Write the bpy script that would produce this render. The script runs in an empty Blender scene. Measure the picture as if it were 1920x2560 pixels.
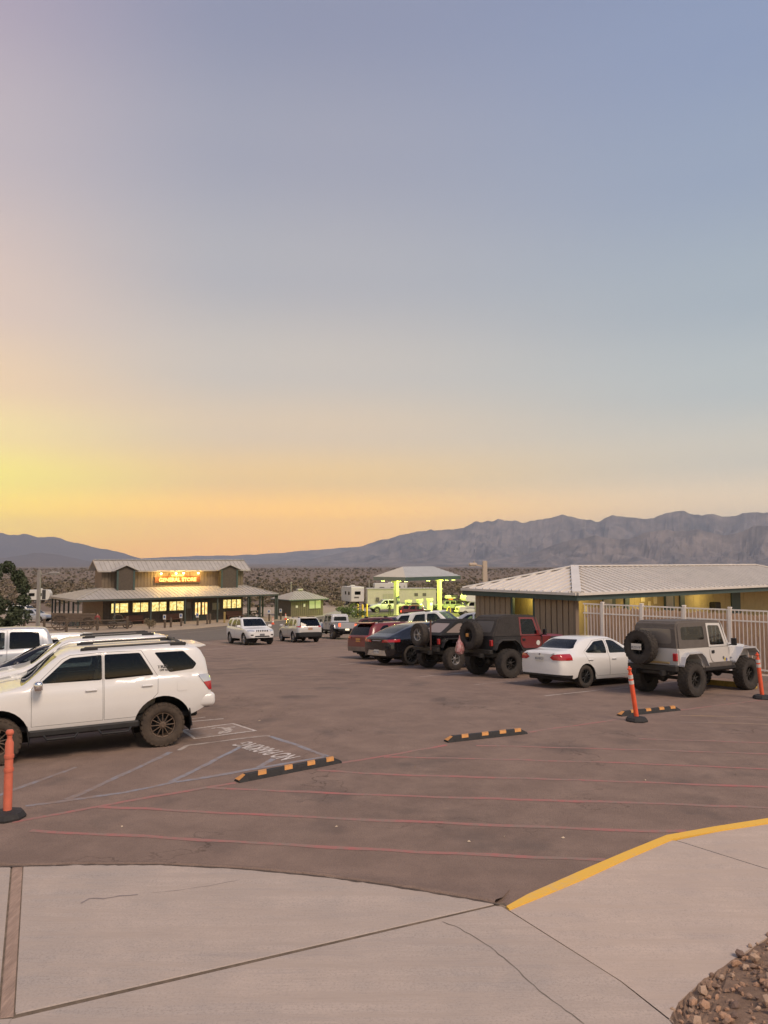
import bpy, bmesh, math, random
from mathutils import Vector, Matrix
R = math.radians
random.seed(7)
SC = bpy.context.scene
COL = SC.collection
# ------------------------------------------------------------------ camera, sky, sun, exposure
FPX = 1900.0                      # focal length in pixels of the 1920x2560 frame
CAM_Z = 3.4
PITCH = math.atan(120 / FPX)
cam_d = bpy.data.cameras.new('camera')
cam = bpy.data.objects.new('camera', cam_d); COL.objects.link(cam)
cam.location = (0, 0, CAM_Z)
cam.rotation_euler = (math.pi / 2 + PITCH, 0, 0)
cam_d.sensor_fit = 'VERTICAL'; cam_d.sensor_height = 36.0
cam_d.lens = FPX / 2560 * 36.0
cam_d.clip_start = .1; cam_d.clip_end = 60000
SC.camera = cam
GLOW_AZ, GLOW_EL = R(-48), R(2)   # where the sun went down: left of the view direction (+Y)
KEY_AZ, KEY_EL = R(142), R(50)    # the warm light behind the camera that throws the jeep's shadow on the sedan
KEY_DIR = Vector((math.sin(KEY_AZ) * math.cos(KEY_EL), math.cos(KEY_AZ) * math.cos(KEY_EL), math.sin(KEY_EL)))

def build_world():
    w = bpy.data.worlds.new('World'); SC.world = w; w.use_nodes = True
    nt = w.node_tree; N = nt.nodes; L = nt.links
    for n in list(N): N.remove(n)
    out = N.new('ShaderNodeOutputWorld'); bg = N.new('ShaderNodeBackground')
    tc = N.new('ShaderNodeTexCoord')
    sep = N.new('ShaderNodeSeparateXYZ'); L.new(tc.outputs['Generated'], sep.inputs[0])
    # elevation in degrees / 90
    asn = N.new('ShaderNodeMath'); asn.operation = 'ARCSINE'; L.new(sep.outputs['Z'], asn.inputs[0])
    el = N.new('ShaderNodeMath'); el.operation = 'DIVIDE'; L.new(asn.outputs[0], el.inputs[0]); el.inputs[1].default_value = math.pi / 2
    def ramp(stops):
        r = N.new('ShaderNodeValToRGB'); r.color_ramp.interpolation = 'EASE'
        e = r.color_ramp.elements
        while len(e) > 1: e.remove(e[-1])
        e[0].position = stops[0][0] / 90; e[0].color = (*stops[0][1], 1)
        for p, c in stops[1:]:
            k = e.new(p / 90); k.color = (*c, 1)
        for k in e:                                       # the air box dims what lies low over the horizon: give the sky behind it what it takes
            el_ = max(.6, k.position * 90); t = math.exp(-.000084 * min(13000, 690 / math.sin(R(el_))))
            k.color = (*[max(c, (c - q * (1 - t)) / t) for c, q in zip(k.color[:3], (.27, .25, .29))], 1)
        L.new(el.outputs[0], r.inputs[0]); return r
    def s(r, g, b):
        f = lambda c: ((c / 255 + .055) / 1.055) ** 2.4 if c > 10 else c / 255 / 12.92
        return (f(r), f(g), f(b))
    sunny = ramp([(0, s(255, 203, 88)), (2.5, s(255, 222, 100)), (5.5, s(255, 240, 138)), (8.5, s(255, 231, 168)), (12, s(248, 216, 180)), (17, s(231, 206, 193)), (27, s(203, 190, 196)), (36, s(184, 171, 189)), (55, s(150, 146, 172)), (90, s(132, 136, 166))])
    mid = ramp([(0, s(252, 193, 116)), (3, s(251, 201, 124)), (6, s(239, 205, 158)), (9.5, s(226, 205, 182)), (14, s(209, 200, 193)), (21, s(186, 185, 192)), (29, s(169, 171, 188)), (37, s(152, 157, 182)), (55, s(134, 144, 176)), (90, s(126, 136, 168))])
    anti = ramp([(0, s(222, 194, 168)), (3.5, s(218, 198, 178)), (7, s(207, 200, 190)), (12, s(189, 195, 198)), (18, s(173, 184, 196)), (26, s(158, 171, 195)), (33, s(149, 163, 194)), (42, s(140, 153, 188)), (60, s(130, 144, 180)), (90, s(126, 136, 168))])
    # azimuth blend: dot of the horizontal direction with the sun azimuth
    hv = N.new('ShaderNodeVectorMath'); hv.operation = 'MULTIPLY'; L.new(tc.outputs['Generated'], hv.inputs[0]); hv.inputs[1].default_value = (1, 1, 0)
    hn = N.new('ShaderNodeVectorMath'); hn.operation = 'NORMALIZE'; L.new(hv.outputs[0], hn.inputs[0])
    dt = N.new('ShaderNodeVectorMath'); dt.operation = 'DOT_PRODUCT'; L.new(hn.outputs[0], dt.inputs[0])
    az0 = R(-40); dt.inputs[1].default_value = (math.sin(az0), math.cos(az0), 0)
    ac = N.new('ShaderNodeMath'); ac.operation = 'ARCCOSINE'; L.new(dt.outputs['Value'], ac.inputs[0])
    def mr(a, b):
        m = N.new('ShaderNodeMapRange'); m.interpolation_type = 'SMOOTHSTEP'
        m.inputs['From Min'].default_value = R(a); m.inputs['From Max'].default_value = R(b)
        L.new(ac.outputs[0], m.inputs['Value']); return m
    def mix(f, a, b):
        m = N.new('ShaderNodeMix'); m.data_type = 'RGBA'
        if isinstance(f, float): m.inputs['Factor'].default_value = f
        else: L.new(f, m.inputs['Factor'])
        L.new(a, m.inputs['A']); L.new(b, m.inputs['B']); return m.outputs['Result']
    c1 = mix(mr(6, 30).outputs[0], sunny.outputs[0], mid.outputs[0])
    c2 = mix(mr(32, 70).outputs[0], c1, anti.outputs[0])
    sky = N.new('ShaderNodeTexSky'); sky.sky_type = 'NISHITA'; sky.sun_disc = False
    sky.sun_elevation = GLOW_EL; sky.sun_rotation = GLOW_AZ
    sky.air_density = 1.2; sky.dust_density = 2.0
    sc = N.new('ShaderNodeVectorMath'); sc.operation = 'SCALE'; sc.inputs['Scale'].default_value = .055
    L.new(sky.outputs[0], sc.inputs[0])
    c3 = mix(.12, c2, sc.outputs[0])
    L.new(c3, bg.inputs['Color']); bg.inputs['Strength'].default_value = 1.0
    L.new(bg.outputs[0], out.inputs['Surface'])
build_world()
sun_d = bpy.data.lights.new('sun', 'SUN'); sun = bpy.data.objects.new('sun', sun_d); COL.objects.link(sun)
sun_d.energy = 2.9; sun_d.angle = R(22); sun_d.color = (1, .79, .61)
sun.rotation_euler = KEY_DIR.to_track_quat('Z', 'Y').to_euler()
SC.view_settings.view_transform = 'Standard'; SC.view_settings.look = 'None'
SC.view_settings.exposure = 0.0; SC.view_settings.gamma = 1.0; SC.view_settings.use_curve_mapping = False
SC.render.engine = 'CYCLES'
SC.cycles.use_denoising = True
SC.cycles.max_bounces = 6; SC.cycles.transparent_max_bounces = 12
SC.cycles.volume_bounces = 0
SC.cycles.sample_clamp_indirect = 4

# ------------------------------------------------------------------ helpers
GY = [(-80, 0), (10, 0), (15, -.05), (21, -.2), (30, -.75), (48, -1.9), (65, -3.0), (80, -3.85), (95, -4.15), (110, -4.4), (150, -4.85), (5000, -41), (30000, -41)]
def gz0(y):
    for (a, b), (c, d) in zip(GY, GY[1:]):
        if y <= c: return b + (d - b) * (y - a) / (c - a)
    return GY[-1][1]
def gz(y, x=0.):                                     # smoothed ground height; the lot also falls away to the left
    k = min(3.0, max(.5, y * .06)); z = sum(gz0(y + k * t) for t in (-1, -.5, 0, .5, 1)) / 5
    if x < -2.5 and 9 < y < 62: z -= .034 * min(14, (-2.5 - x) ** 2 / (2.2 - x - 2.5)) * min(1, (y - 9) / 3.5) * min(1, (62 - y) / 25)
    if x > .5 and 30 < y < 85: z += .085 * min(9, x - .5) * min(1, (y - 30) / 12) * min(1, (85 - y) / 20)
    return z
MATS = {}
def mat(name, col=(.5, .5, .5), rough=.6, metal=0., var=.0, scale=4., col2=None, bump=0., bscale=40., coat=0., spec=.5, emit=None, estr=0., stretch=None, detail=6):
    if name in MATS: return MATS[name]
    m = bpy.data.materials.new(name); m.use_nodes = True; nt = m.node_tree; N = nt.nodes; L = nt.links
    b = N['Principled BSDF']
    b.inputs['Base Color'].default_value = (*col, 1); b.inputs['Roughness'].default_value = rough
    b.inputs['Metallic'].default_value = metal; b.inputs['Specular IOR Level'].default_value = spec
    b.inputs['Coat Weight'].default_value = coat; b.inputs['Coat Roughness'].default_value = .06
    if emit: b.inputs['Emission Color'].default_value = (*emit, 1); b.inputs['Emission Strength'].default_value = estr
    tc = N.new('ShaderNodeTexCoord'); vec = tc.outputs['Object']
    if stretch:
        mp = N.new('ShaderNodeMapping'); mp.inputs['Scale'].default_value = stretch; L.new(vec, mp.inputs[0]); vec = mp.outputs[0]
    if var or col2:
        n = N.new('ShaderNodeTexNoise'); n.inputs['Scale'].default_value = scale; n.inputs['Detail'].default_value = detail; n.inputs['Roughness'].default_value = .65
        L.new(vec, n.inputs['Vector'])
        mr = N.new('ShaderNodeMapRange'); mr.inputs['From Min'].default_value = .3; mr.inputs['From Max'].default_value = .7; L.new(n.outputs[0], mr.inputs[0])
        mx = N.new('ShaderNodeMix'); mx.data_type = 'RGBA'; L.new(mr.outputs[0], mx.inputs['Factor'])
        c2 = col2 or tuple(c * (1 - var) for c in col); c1 = col if col2 else tuple(min(1, c * (1 + var)) for c in col)
        mx.inputs['A'].default_value = (*c1, 1); mx.inputs['B'].default_value = (*c2, 1)
        L.new(mx.outputs['Result'], b.inputs['Base Color'])
    if bump:
        n2 = N.new('ShaderNodeTexNoise'); n2.inputs['Scale'].default_value = bscale; n2.inputs['Detail'].default_value = 4
        L.new(vec, n2.inputs['Vector'])
        bp = N.new('ShaderNodeBump'); bp.inputs['Strength'].default_value = bump; bp.inputs['Distance'].default_value = .02
        L.new(n2.outputs[0], bp.inputs['Height']); L.new(bp.outputs[0], b.inputs['Normal'])
    MATS[name] = m; return m
def glass(name, tint=.12, gloss=.9):
    if name in MATS: return MATS[name]
    m = bpy.data.materials.new(name); m.use_nodes = True; nt = m.node_tree; N = nt.nodes; L = nt.links
    N.remove(N['Principled BSDF'])
    tr = N.new('ShaderNodeBsdfTransparent'); tr.inputs[0].default_value = (tint * .9, tint, tint, 1)
    gl = N.new('ShaderNodeBsdfGlossy'); gl.inputs['Roughness'].default_value = .03; gl.inputs['Color'].default_value = (gloss,) * 3 + (1,)
    fr = N.new('ShaderNodeFresnel'); fr.inputs[0].default_value = 1.5
    mx = N.new('ShaderNodeMixShader'); L.new(fr.outputs[0], mx.inputs[0]); L.new(tr.outputs[0], mx.inputs[1]); L.new(gl.outputs[0], mx.inputs[2])
    L.new(mx.outputs[0], N['Material Output'].inputs['Surface']); MATS[name] = m; return m

def link(o, parent=None):
    COL.objects.link(o)
    if parent is not None: o.parent = parent
    return o
def mesh_obj(name, me, m=None, parent=None, smooth=False):
    if m is not None and not me.materials: me.materials.append(m)
    if smooth: me.polygons.foreach_set('use_smooth', [True] * len(me.polygons))
    return link(bpy.data.objects.new(name, me), parent)
def bobj(name, bm, m=None, parent=None, smooth=False, sharp=None, recalc=True):
    me = bpy.data.meshes.new(name)
    if recalc: bmesh.ops.recalc_face_normals(bm, faces=bm.faces)
    bm.to_mesh(me); bm.free()
    o = mesh_obj(name, me, m, parent, smooth)
    if smooth and sharp: me.set_sharp_from_angle(angle=R(sharp))
    return o
def raw(name, verts, faces, m=None, parent=None, smooth=False):
    me = bpy.data.meshes.new(name); me.from_pydata(verts, [], faces); me.update()
    return mesh_obj(name, me, m, parent, smooth)
def empty(name, label=None, cat=None, group=None, loc=(0, 0, 0), rz=0, parent=None):
    o = bpy.data.objects.new(name, None); COL.objects.link(o); o.empty_display_size = .2
    o.location = loc; o.rotation_euler = (0, 0, rz)
    if parent is not None: o.parent = parent
    return tag(o, label, cat, group)
def tag(o, label=None, cat=None, group=None, kind=None):
    if label: o['label'] = label
    if cat: o['category'] = cat
    if group: o['group'] = group
    if kind: o['kind'] = kind
    return o
def B(): return bmesh.new()
def box(bm, c, s, bev=0., rot=None, seg=1):
    """box with centre c and full sizes s added to bm, optionally bevelled and turned"""
    t = bmesh.new(); bmesh.ops.create_cube(t, size=1)
    for v in t.verts: v.co = Vector((v.co.x * s[0], v.co.y * s[1], v.co.z * s[2]))
    if bev: bmesh.ops.bevel(t, geom=list(t.edges), offset=min(bev, min(s) * .45), segments=seg, affect='EDGES', profile=.6)
    M = Matrix.Translation(Vector(c))
    if rot is not None: M = M @ rot.to_4x4()
    t.transform(M); merge(bm, t); return bm
def merge(bm, t):
    me = bpy.data.meshes.new('tmp'); t.to_mesh(me); t.free(); bm.from_mesh(me); bpy.data.meshes.remove(me)
def boxo(name, c, s, m, parent=None, bev=0., rot=None):
    return bobj(name, box(B(), c, s, bev, rot), m, parent)
def bar(bm, a, b, w, h=None, up=(0, 0, 1)):
    """rectangular bar from a to b"""
    a, b = Vector(a), Vector(b); d = b - a
    if d.length < 1e-6: return bm
    h = h or w
    x = d.normalized(); u = Vector(up)
    if abs(x.dot(u)) > .98: u = Vector((1, 0, 0))
    y = u.cross(x).normalized(); z = x.cross(y)
    return box(bm, (a + b) / 2, (d.length, w, h), 0, Matrix((x, y, z)).transposed())
def tube(bm, pts, r, n=8, caps=True):
    """tube through points; r is a number or one radius per point"""
    pts = [Vector(p) for p in pts]; rr = r if isinstance(r, (list, tuple)) else [r] * len(pts)
    rings = []
    for i, p in enumerate(pts):
        d = (pts[min(i + 1, len(pts) - 1)] - pts[max(i - 1, 0)]).normalized()
        u = Vector((0, 0, 1)) if abs(d.z) < .95 else Vector((1, 0, 0))
        x = d.cross(u).normalized(); y = d.cross(x)
        rings.append([bm.verts.new(p + (x * math.cos(t) + y * math.sin(t)) * rr[i]) for t in [2 * math.pi * k / n for k in range(n)]])
    for a, b in zip(rings, rings[1:]):
        for k in range(n): bm.faces.new((a[k], a[(k + 1) % n], b[(k + 1) % n], b[k]))
    if caps: bm.faces.new(rings[0]); bm.faces.new(rings[-1][::-1])
    return bm
def lathe(bm, prof, n=24, axis='z', c=(0, 0, 0), cap=True):
    """turn a profile of (radius, height) about an axis"""
    rings = []
    for r, h in prof:
        ring = []
        for k in range(n):
            t = 2 * math.pi * k / n; a, b = r * math.cos(t), r * math.sin(t)
            p = (a, b, h) if axis == 'z' else ((a, h, b) if axis == 'y' else (h, a, b))
            ring.append(bm.verts.new(Vector(p) + Vector(c)))
        rings.append(ring)
    for p, q in zip(rings, rings[1:]):
        for k in range(n): bm.faces.new((p[k], p[(k + 1) % n], q[(k + 1) % n], q[k]))
    if cap and prof[0][0] > 1e-4: bm.faces.new(rings[0])
    if cap and prof[-1][0] > 1e-4: bm.faces.new(rings[-1][::-1])
    bmesh.ops.remove_doubles(bm, verts=[v for r in rings for v in r], dist=1e-5)
    return bm
def prism(bm, pts, y0, y1, plane='xz'):
    """polygon given in a plane, extruded along the third axis from y0 to y1"""
    f = {'xz': lambda p, y: (p[0], y, p[1]), 'xy': lambda p, y: (p[0], p[1], y), 'yz': lambda p, y: (y, p[0], p[1])}[plane]
    a = [bm.verts.new(f(p, y0)) for p in pts]; b = [bm.verts.new(f(p, y1)) for p in pts]
    bm.faces.new(a); bm.faces.new(b[::-1]); n = len(pts)
    for i in range(n): bm.faces.new((a[i], b[i], b[(i + 1) % n], a[(i + 1) % n]))
    return bm
def text_mesh(txt, size=1., depth=0., bold=0., spacing=1.):
    cu = bpy.data.curves.new('t', 'FONT'); cu.body = txt; cu.size = size; cu.align_x = 'CENTER'; cu.align_y = 'CENTER'
    cu.extrude = depth; cu.offset = bold; cu.resolution_u = 3; cu.space_character = spacing
    o = bpy.data.objects.new('t', cu); COL.objects.link(o)
    dg = bpy.context.evaluated_depsgraph_get(); me = bpy.data.meshes.new_from_object(o.evaluated_get(dg))
    bpy.data.objects.remove(o); bpy.data.curves.remove(cu); me.materials.clear(); return me
def text_obj(name, txt, size, m, parent, loc, rot, depth=.004, bold=0., squash=1.):
    me = text_mesh(txt, size, depth, bold); o = mesh_obj(name, me, m, parent)
    o.location = loc; o.rotation_euler = rot; o.scale = (squash, 1, 1); return o
def ground_pose(o, x, y, h, dz=0.):
    """stand o on the sloping ground at (x, y), x axis towards heading h (radians)"""
    s = (gz(y + 1.3, x) - gz(y - 1.3, x)) / 2.6; sx = (gz(y, x + 1.3) - gz(y, x - 1.3)) / 2.6
    f = Vector((math.cos(h), math.sin(h), s * math.sin(h) + sx * math.cos(h))).normalized()
    l = Vector((-math.sin(h), math.cos(h), s * math.cos(h) - sx * math.sin(h))); l = (l - f * l.dot(f)).normalized(); u = f.cross(l)
    o.matrix_world = Matrix.Translation((x, y, gz(y, x) + dz)) @ Matrix((f, l, u)).transposed().to_4x4()
    return o
def local_frame(o, origin, xd):
    x = Vector((xd[0], xd[1], 0)).normalized(); y = Vector((-x.y, x.x, 0))
    o.matrix_world = Matrix.Translation(Vector(origin)) @ Matrix((x, y, Vector((0, 0, 1)))).transposed().to_4x4(); return o
def copy_tree(o, parent=None):
    c = o.copy(); COL.objects.link(c); c.parent = parent
    for ch in o.children: copy_tree(ch, c)
    return c
def pchip(keys):
    xs = [k[0] for k in keys]; ys = [k[1] for k in keys]; n = len(xs)
    d = [(ys[i + 1] - ys[i]) / (xs[i + 1] - xs[i]) for i in range(n - 1)]
    m = [d[0]] + [0 if d[i - 1] * d[i] <= 0 else 2 / (1 / d[i - 1] + 1 / d[i]) for i in range(1, n - 1)] + [d[-1]]
    def f(x):
        if x <= xs[0]: return ys[0]
        if x >= xs[-1]: return ys[-1]
        i = max(k for k in range(n - 1) if xs[k] <= x); h = xs[i + 1] - xs[i]; t = (x - xs[i]) / h
        return ys[i] * (2 * t ** 3 - 3 * t * t + 1) + h * m[i] * (t ** 3 - 2 * t * t + t) + ys[i + 1] * (-2 * t ** 3 + 3 * t * t) + h * m[i + 1] * (t ** 3 - t * t)
    return f
def rpoly(pts, r=.05, seg=3):
    """round the corners of a polygon"""
    out = []; n = len(pts)
    for i in range(n):
        p = Vector(pts[i]); a = Vector(pts[i - 1]) - p; b = Vector(pts[(i + 1) % n]) - p
        k = min(r, a.length * .45, b.length * .45); A = p + a.normalized() * k; Bq = p + b.normalized() * k
        for s in range(seg + 1):
            t = s / seg; out.append(tuple(A * (1 - t) ** 2 + p * 2 * t * (1 - t) + Bq * t * t))
    return out
def area2(p): return sum(p[i - 1][0] * p[i][1] - p[i][0] * p[i - 1][1] for i in range(len(p)))
def shrink(pts, g):
    """offset a convex polygon inwards by g"""
    s = 1 if area2(pts) > 0 else -1; n = len(pts); out = []
    for i in range(n):
        p = Vector(pts[i]); a = (p - Vector(pts[i - 1])); b = (Vector(pts[(i + 1) % n]) - p)
        if a.length < 1e-6 or b.length < 1e-6: out.append(tuple(p)); continue
        a.normalize(); b.normalize(); na = Vector((-a.y, a.x)) * s; nb = Vector((-b.y, b.x)) * s
        q = na + nb; out.append(tuple(p + q / max(.3, q.length_squared / 2) * g))
    return out
def inside(poly, a, b):
    s = 1 if area2(poly) > 0 else -1; n = len(poly)
    for i in range(n):
        p, q = poly[i], poly[(i + 1) % n]
        if ((q[0] - p[0]) * (b - p[1]) - (q[1] - p[1]) * (a - p[0])) * s < -1e-6: return False
    return True
def cut(bm, poly, axis, keep, offset=0.):
    """cut the faces that pass keep(face) along a convex polygon seen along an axis; return what lies inside as a new bmesh"""
    ia, ib = {'y': (0, 2), 'x': (1, 2), 'z': (0, 1)}[axis]
    a0, a1 = min(p[0] for p in poly) - .02, max(p[0] for p in poly) + .02
    b0, b1 = min(p[1] for p in poly) - .02, max(p[1] for p in poly) + .02
    def cand():
        r = []
        for f in bm.faces:
            if not keep(f): continue
            A = [v.co[ia] for v in f.verts]; Bv = [v.co[ib] for v in f.verts]
            if max(A) > a0 and min(A) < a1 and max(Bv) > b0 and min(Bv) < b1: r.append(f)
        return r
    n = len(poly)
    for i in range(n):
        p, q = poly[i], poly[(i + 1) % n]
        da, db = q[0] - p[0], q[1] - p[1]
        if abs(da) + abs(db) < 1e-5: continue
        no = [0, 0, 0]; no[ia] = -db; no[ib] = da; co = [0, 0, 0]; co[ia] = p[0]; co[ib] = p[1]
        fs = cand(); es = list({e for f in fs for e in f.edges}); vs = list({v for f in fs for v in f.verts})
        bmesh.ops.bisect_plane(bm, geom=vs + es + fs, plane_co=co, plane_no=no, dist=1e-5)
    ins = [f for f in cand() if inside(poly, f.calc_center_median()[ia], f.calc_center_median()[ib])]
    nb = bmesh.new(); mp = {}
    bm.normal_update()
    for f in ins:
        vs = []
        for v in f.verts:
            if v not in mp: mp[v] = nb.verts.new(v.co + v.normal * offset)
            vs.append(mp[v])
        try: nb.faces.new(vs)
        except ValueError: pass
    bmesh.ops.delete(bm, geom=ins, context='FACES')
    return nb
# ------------------------------------------------------------------ ground, paving, paint
def ray(u, v):
    xc, yc = (u - 960) / FPX, (1280 - v) / FPX
    return xc, math.cos(PITCH) - yc * math.sin(PITCH), math.sin(PITCH) + yc * math.cos(PITCH)
def g(u, v, h=0.):
    """point of the ground seen at a place of the photograph (h: height of the paving there)"""
    dx, dy, dz = ray(u, v); lo, hi = .5, 9000.
    for _ in range(50):
        m = (lo + hi) / 2
        if CAM_Z + dz * m / dy > gz(m, dx * m / dy) + h: lo = m
        else: hi = m
    return Vector((dx * lo / dy, lo))
def at(u, v, D):
    dx, dy, dz = ray(u, v); return Vector((dx * D / dy, D, CAM_Z + dz * D / dy))

def ground_mat(name, c1, c2, c3, sc=(.15, 2.5, 60), bump=.35, rough=.9, stain=None, cracks=False, broom=None, spots=None):
    m = bpy.data.materials.new(name); m.use_nodes = True; nt = m.node_tree; N = nt.nodes; L = nt.links; b = N['Principled BSDF']
    b.inputs['Roughness'].default_value = rough; b.inputs['Specular IOR Level'].default_value = .25
    geo = N.new('ShaderNodeNewGeometry'); P = geo.outputs['Position']
    def noise(s, d=6, r=.6, st=None):
        n = N.new('ShaderNodeTexNoise'); n.inputs['Scale'].default_value = s; n.inputs['Detail'].default_value = d; n.inputs['Roughness'].default_value = r
        if st:
            mp = N.new('ShaderNodeMapping'); mp.inputs['Rotation'].default_value = (0, 0, st[1]); mp.inputs['Scale'].default_value = st[0]; L.new(P, mp.inputs[0]); L.new(mp.outputs[0], n.inputs['Vector'])
        else: L.new(P, n.inputs['Vector'])
        return n.outputs[0]
    def rng(s, a, b_):
        r = N.new('ShaderNodeMapRange'); r.inputs['From Min'].default_value = a; r.inputs['From Max'].default_value = b_; L.new(s, r.inputs[0]); return r.outputs[0]
    def mix(f, a, c):
        x = N.new('ShaderNodeMix'); x.data_type = 'RGBA'; L.new(f, x.inputs['Factor'])
        if isinstance(a, tuple): x.inputs['A'].default_value = (*a, 1)
        else: L.new(a, x.inputs['A'])
        if isinstance(c, tuple): x.inputs['B'].default_value = (*c, 1)
        else: L.new(c, x.inputs['B'])
        return x.outputs['Result']
    col = mix(rng(noise(sc[0]), .35, .65), c1, c2)
    col = mix(rng(noise(sc[1], 8, .7), .42, .72), col, c3)
    fine = noise(sc[2], 3, .8)
    dk = N.new('ShaderNodeMix'); dk.data_type = 'RGBA'; dk.blend_type = 'MULTIPLY'; L.new(rng(fine, .35, .5), dk.inputs['Factor'])
    sub = N.new('ShaderNodeMath'); sub.operation = 'SUBTRACT'; sub.inputs[0].default_value = 1; L.new(rng(fine, .3, .52), sub.inputs[1]); L.new(sub.outputs[0], dk.inputs['Factor'])
    L.new(col, dk.inputs['A']); dk.inputs['B'].default_value = (.72, .72, .72, 1); col = dk.outputs['Result']
    if stain:
        col = mix(rng(noise(stain[0], 5, .6, stain[2] if len(stain) > 2 else None), .56, .74), col, stain[1])
    if cracks:
        wv = N.new('ShaderNodeTexVoronoi'); wv.feature = 'DISTANCE_TO_EDGE'; wv.inputs['Scale'].default_value = .16
        ds = N.new('ShaderNodeVectorMath'); ds.operation = 'ADD'; nn = N.new('ShaderNodeTexNoise'); nn.inputs['Scale'].default_value = .9; nn.inputs['Detail'].default_value = 8
        L.new(P, nn.inputs['Vector']); scl = N.new('ShaderNodeVectorMath'); scl.operation = 'SCALE'; scl.inputs['Scale'].default_value = 3.2; L.new(nn.outputs['Color'], scl.inputs[0])
        L.new(P, ds.inputs[0]); L.new(scl.outputs[0], ds.inputs[1]); L.new(ds.outputs[0], wv.inputs['Vector'])
        f = rng(wv.outputs['Distance'], .0035, .0)
        mm = N.new('ShaderNodeMath'); mm.operation = 'MULTIPLY'; L.new(f, mm.inputs[0]); L.new(rng(noise(.3), .42, .6), mm.inputs[1])
        col = mix(mm.outputs[0], col, tuple(c * .4 for c in c1))
    if spots:                                             # oil drips and scuffs
        vo = N.new('ShaderNodeTexVoronoi'); vo.inputs['Scale'].default_value = spots[0]; nz = N.new('ShaderNodeTexNoise'); nz.inputs['Scale'].default_value = 3; nz.inputs['Detail'].default_value = 6; L.new(P, nz.inputs['Vector'])
        sv = N.new('ShaderNodeVectorMath'); sv.operation = 'SCALE'; sv.inputs['Scale'].default_value = .5; L.new(nz.outputs['Color'], sv.inputs[0]); av = N.new('ShaderNodeVectorMath'); L.new(P, av.inputs[0]); L.new(sv.outputs[0], av.inputs[1]); L.new(av.outputs[0], vo.inputs['Vector'])
        sc_ = N.new('ShaderNodeSeparateColor'); L.new(vo.outputs['Color'], sc_.inputs[0]); th = N.new('ShaderNodeMath'); th.operation = 'MULTIPLY'; L.new(sc_.outputs[0], th.inputs[0]); th.inputs[1].default_value = .30
        lt = N.new('ShaderNodeMath'); lt.operation = 'SUBTRACT'; L.new(th.outputs[0], lt.inputs[0]); L.new(vo.outputs['Distance'], lt.inputs[1])
        ms = N.new('ShaderNodeMath'); ms.operation = 'MULTIPLY'; L.new(rng(lt.outputs[0], .0, .16), ms.inputs[0]); ms.inputs[1].default_value = .45
        col = mix(ms.outputs[0], col, spots[1])
    hgt = fine
    if broom is not None:
        bn = noise(1., 4, .7, ((2.2, 95., 1.), broom)); bl = noise(1., 5, .65, ((.5, 7., 1.), broom))
        col = mix(rng(bl, .40, .66), col, tuple(c * .88 for c in c1)); mb_ = N.new('ShaderNodeMix'); mb_.data_type = 'RGBA'; mb_.blend_type = 'MULTIPLY'; L.new(rng(bn, .5, .38), mb_.inputs['Factor']); L.new(col, mb_.inputs['A']); mb_.inputs['B'].default_value = (.93, .93, .93, 1); col = mb_.outputs['Result']
        ad_ = N.new('ShaderNodeMath'); L.new(fine, ad_.inputs[0]); L.new(bn, ad_.inputs[1]); hgt = ad_.outputs[0]
    L.new(col, b.inputs['Base Color'])
    bp = N.new('ShaderNodeBump'); bp.inputs['Strength'].default_value = bump; bp.inputs['Distance'].default_value = .015
    L.new(hgt, bp.inputs['Height']); L.new(bp.outputs[0], b.inputs['Normal'])
    MATS[name] = m; return m
M_ASPH = ground_mat('asphalt', (.258, .183, .146), (.203, .145, .117), (.315, .225, .178), (.14, 1.1, 55), .9, .9, (.6, (.145, .112, .097)), True, None, (.55, (.10, .08, .072)))
M_ROAD = ground_mat('road asphalt', (.16, .135, .118), (.145, .122, .107), (.18, .152, .132), (.1, 1.2, 60), .3, .9)
M_CONC = ground_mat('concrete', (.49, .40, .335), (.385, .335, .30), (.55, .445, .37), (.45, 1.6, 45), .25, .85, (1.3, (.35, .30, .272), ((.30, 2.6, 1), -.35)), False, -.28, (.8, (.30, .26, .24)))
M_CONC2 = ground_mat('smooth concrete', (.55, .44, .36), (.455, .38, .33), (.585, .47, .385), (.6, 2.2, 60), .15, .85, (.9, (.42, .345, .305)), False, .5, (.7, (.42, .34, .29)))
M_DESERT = ground_mat('desert soil', (.175, .128, .096), (.235, .17, .125), (.145, .108, .082), (.012, .13, 2.2), .4, .95)
M_DIRT = ground_mat('pale dirt', (.38, .30, .225), (.34, .265, .20), (.42, .335, .255), (.08, .8, 12), .4, .95)
M_GRAVELBASE = ground_mat('gravel dirt', (.26, .175, .12), (.32, .215, .15), (.19, .125, .09), (2., 9., 50), .8, .95)
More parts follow.
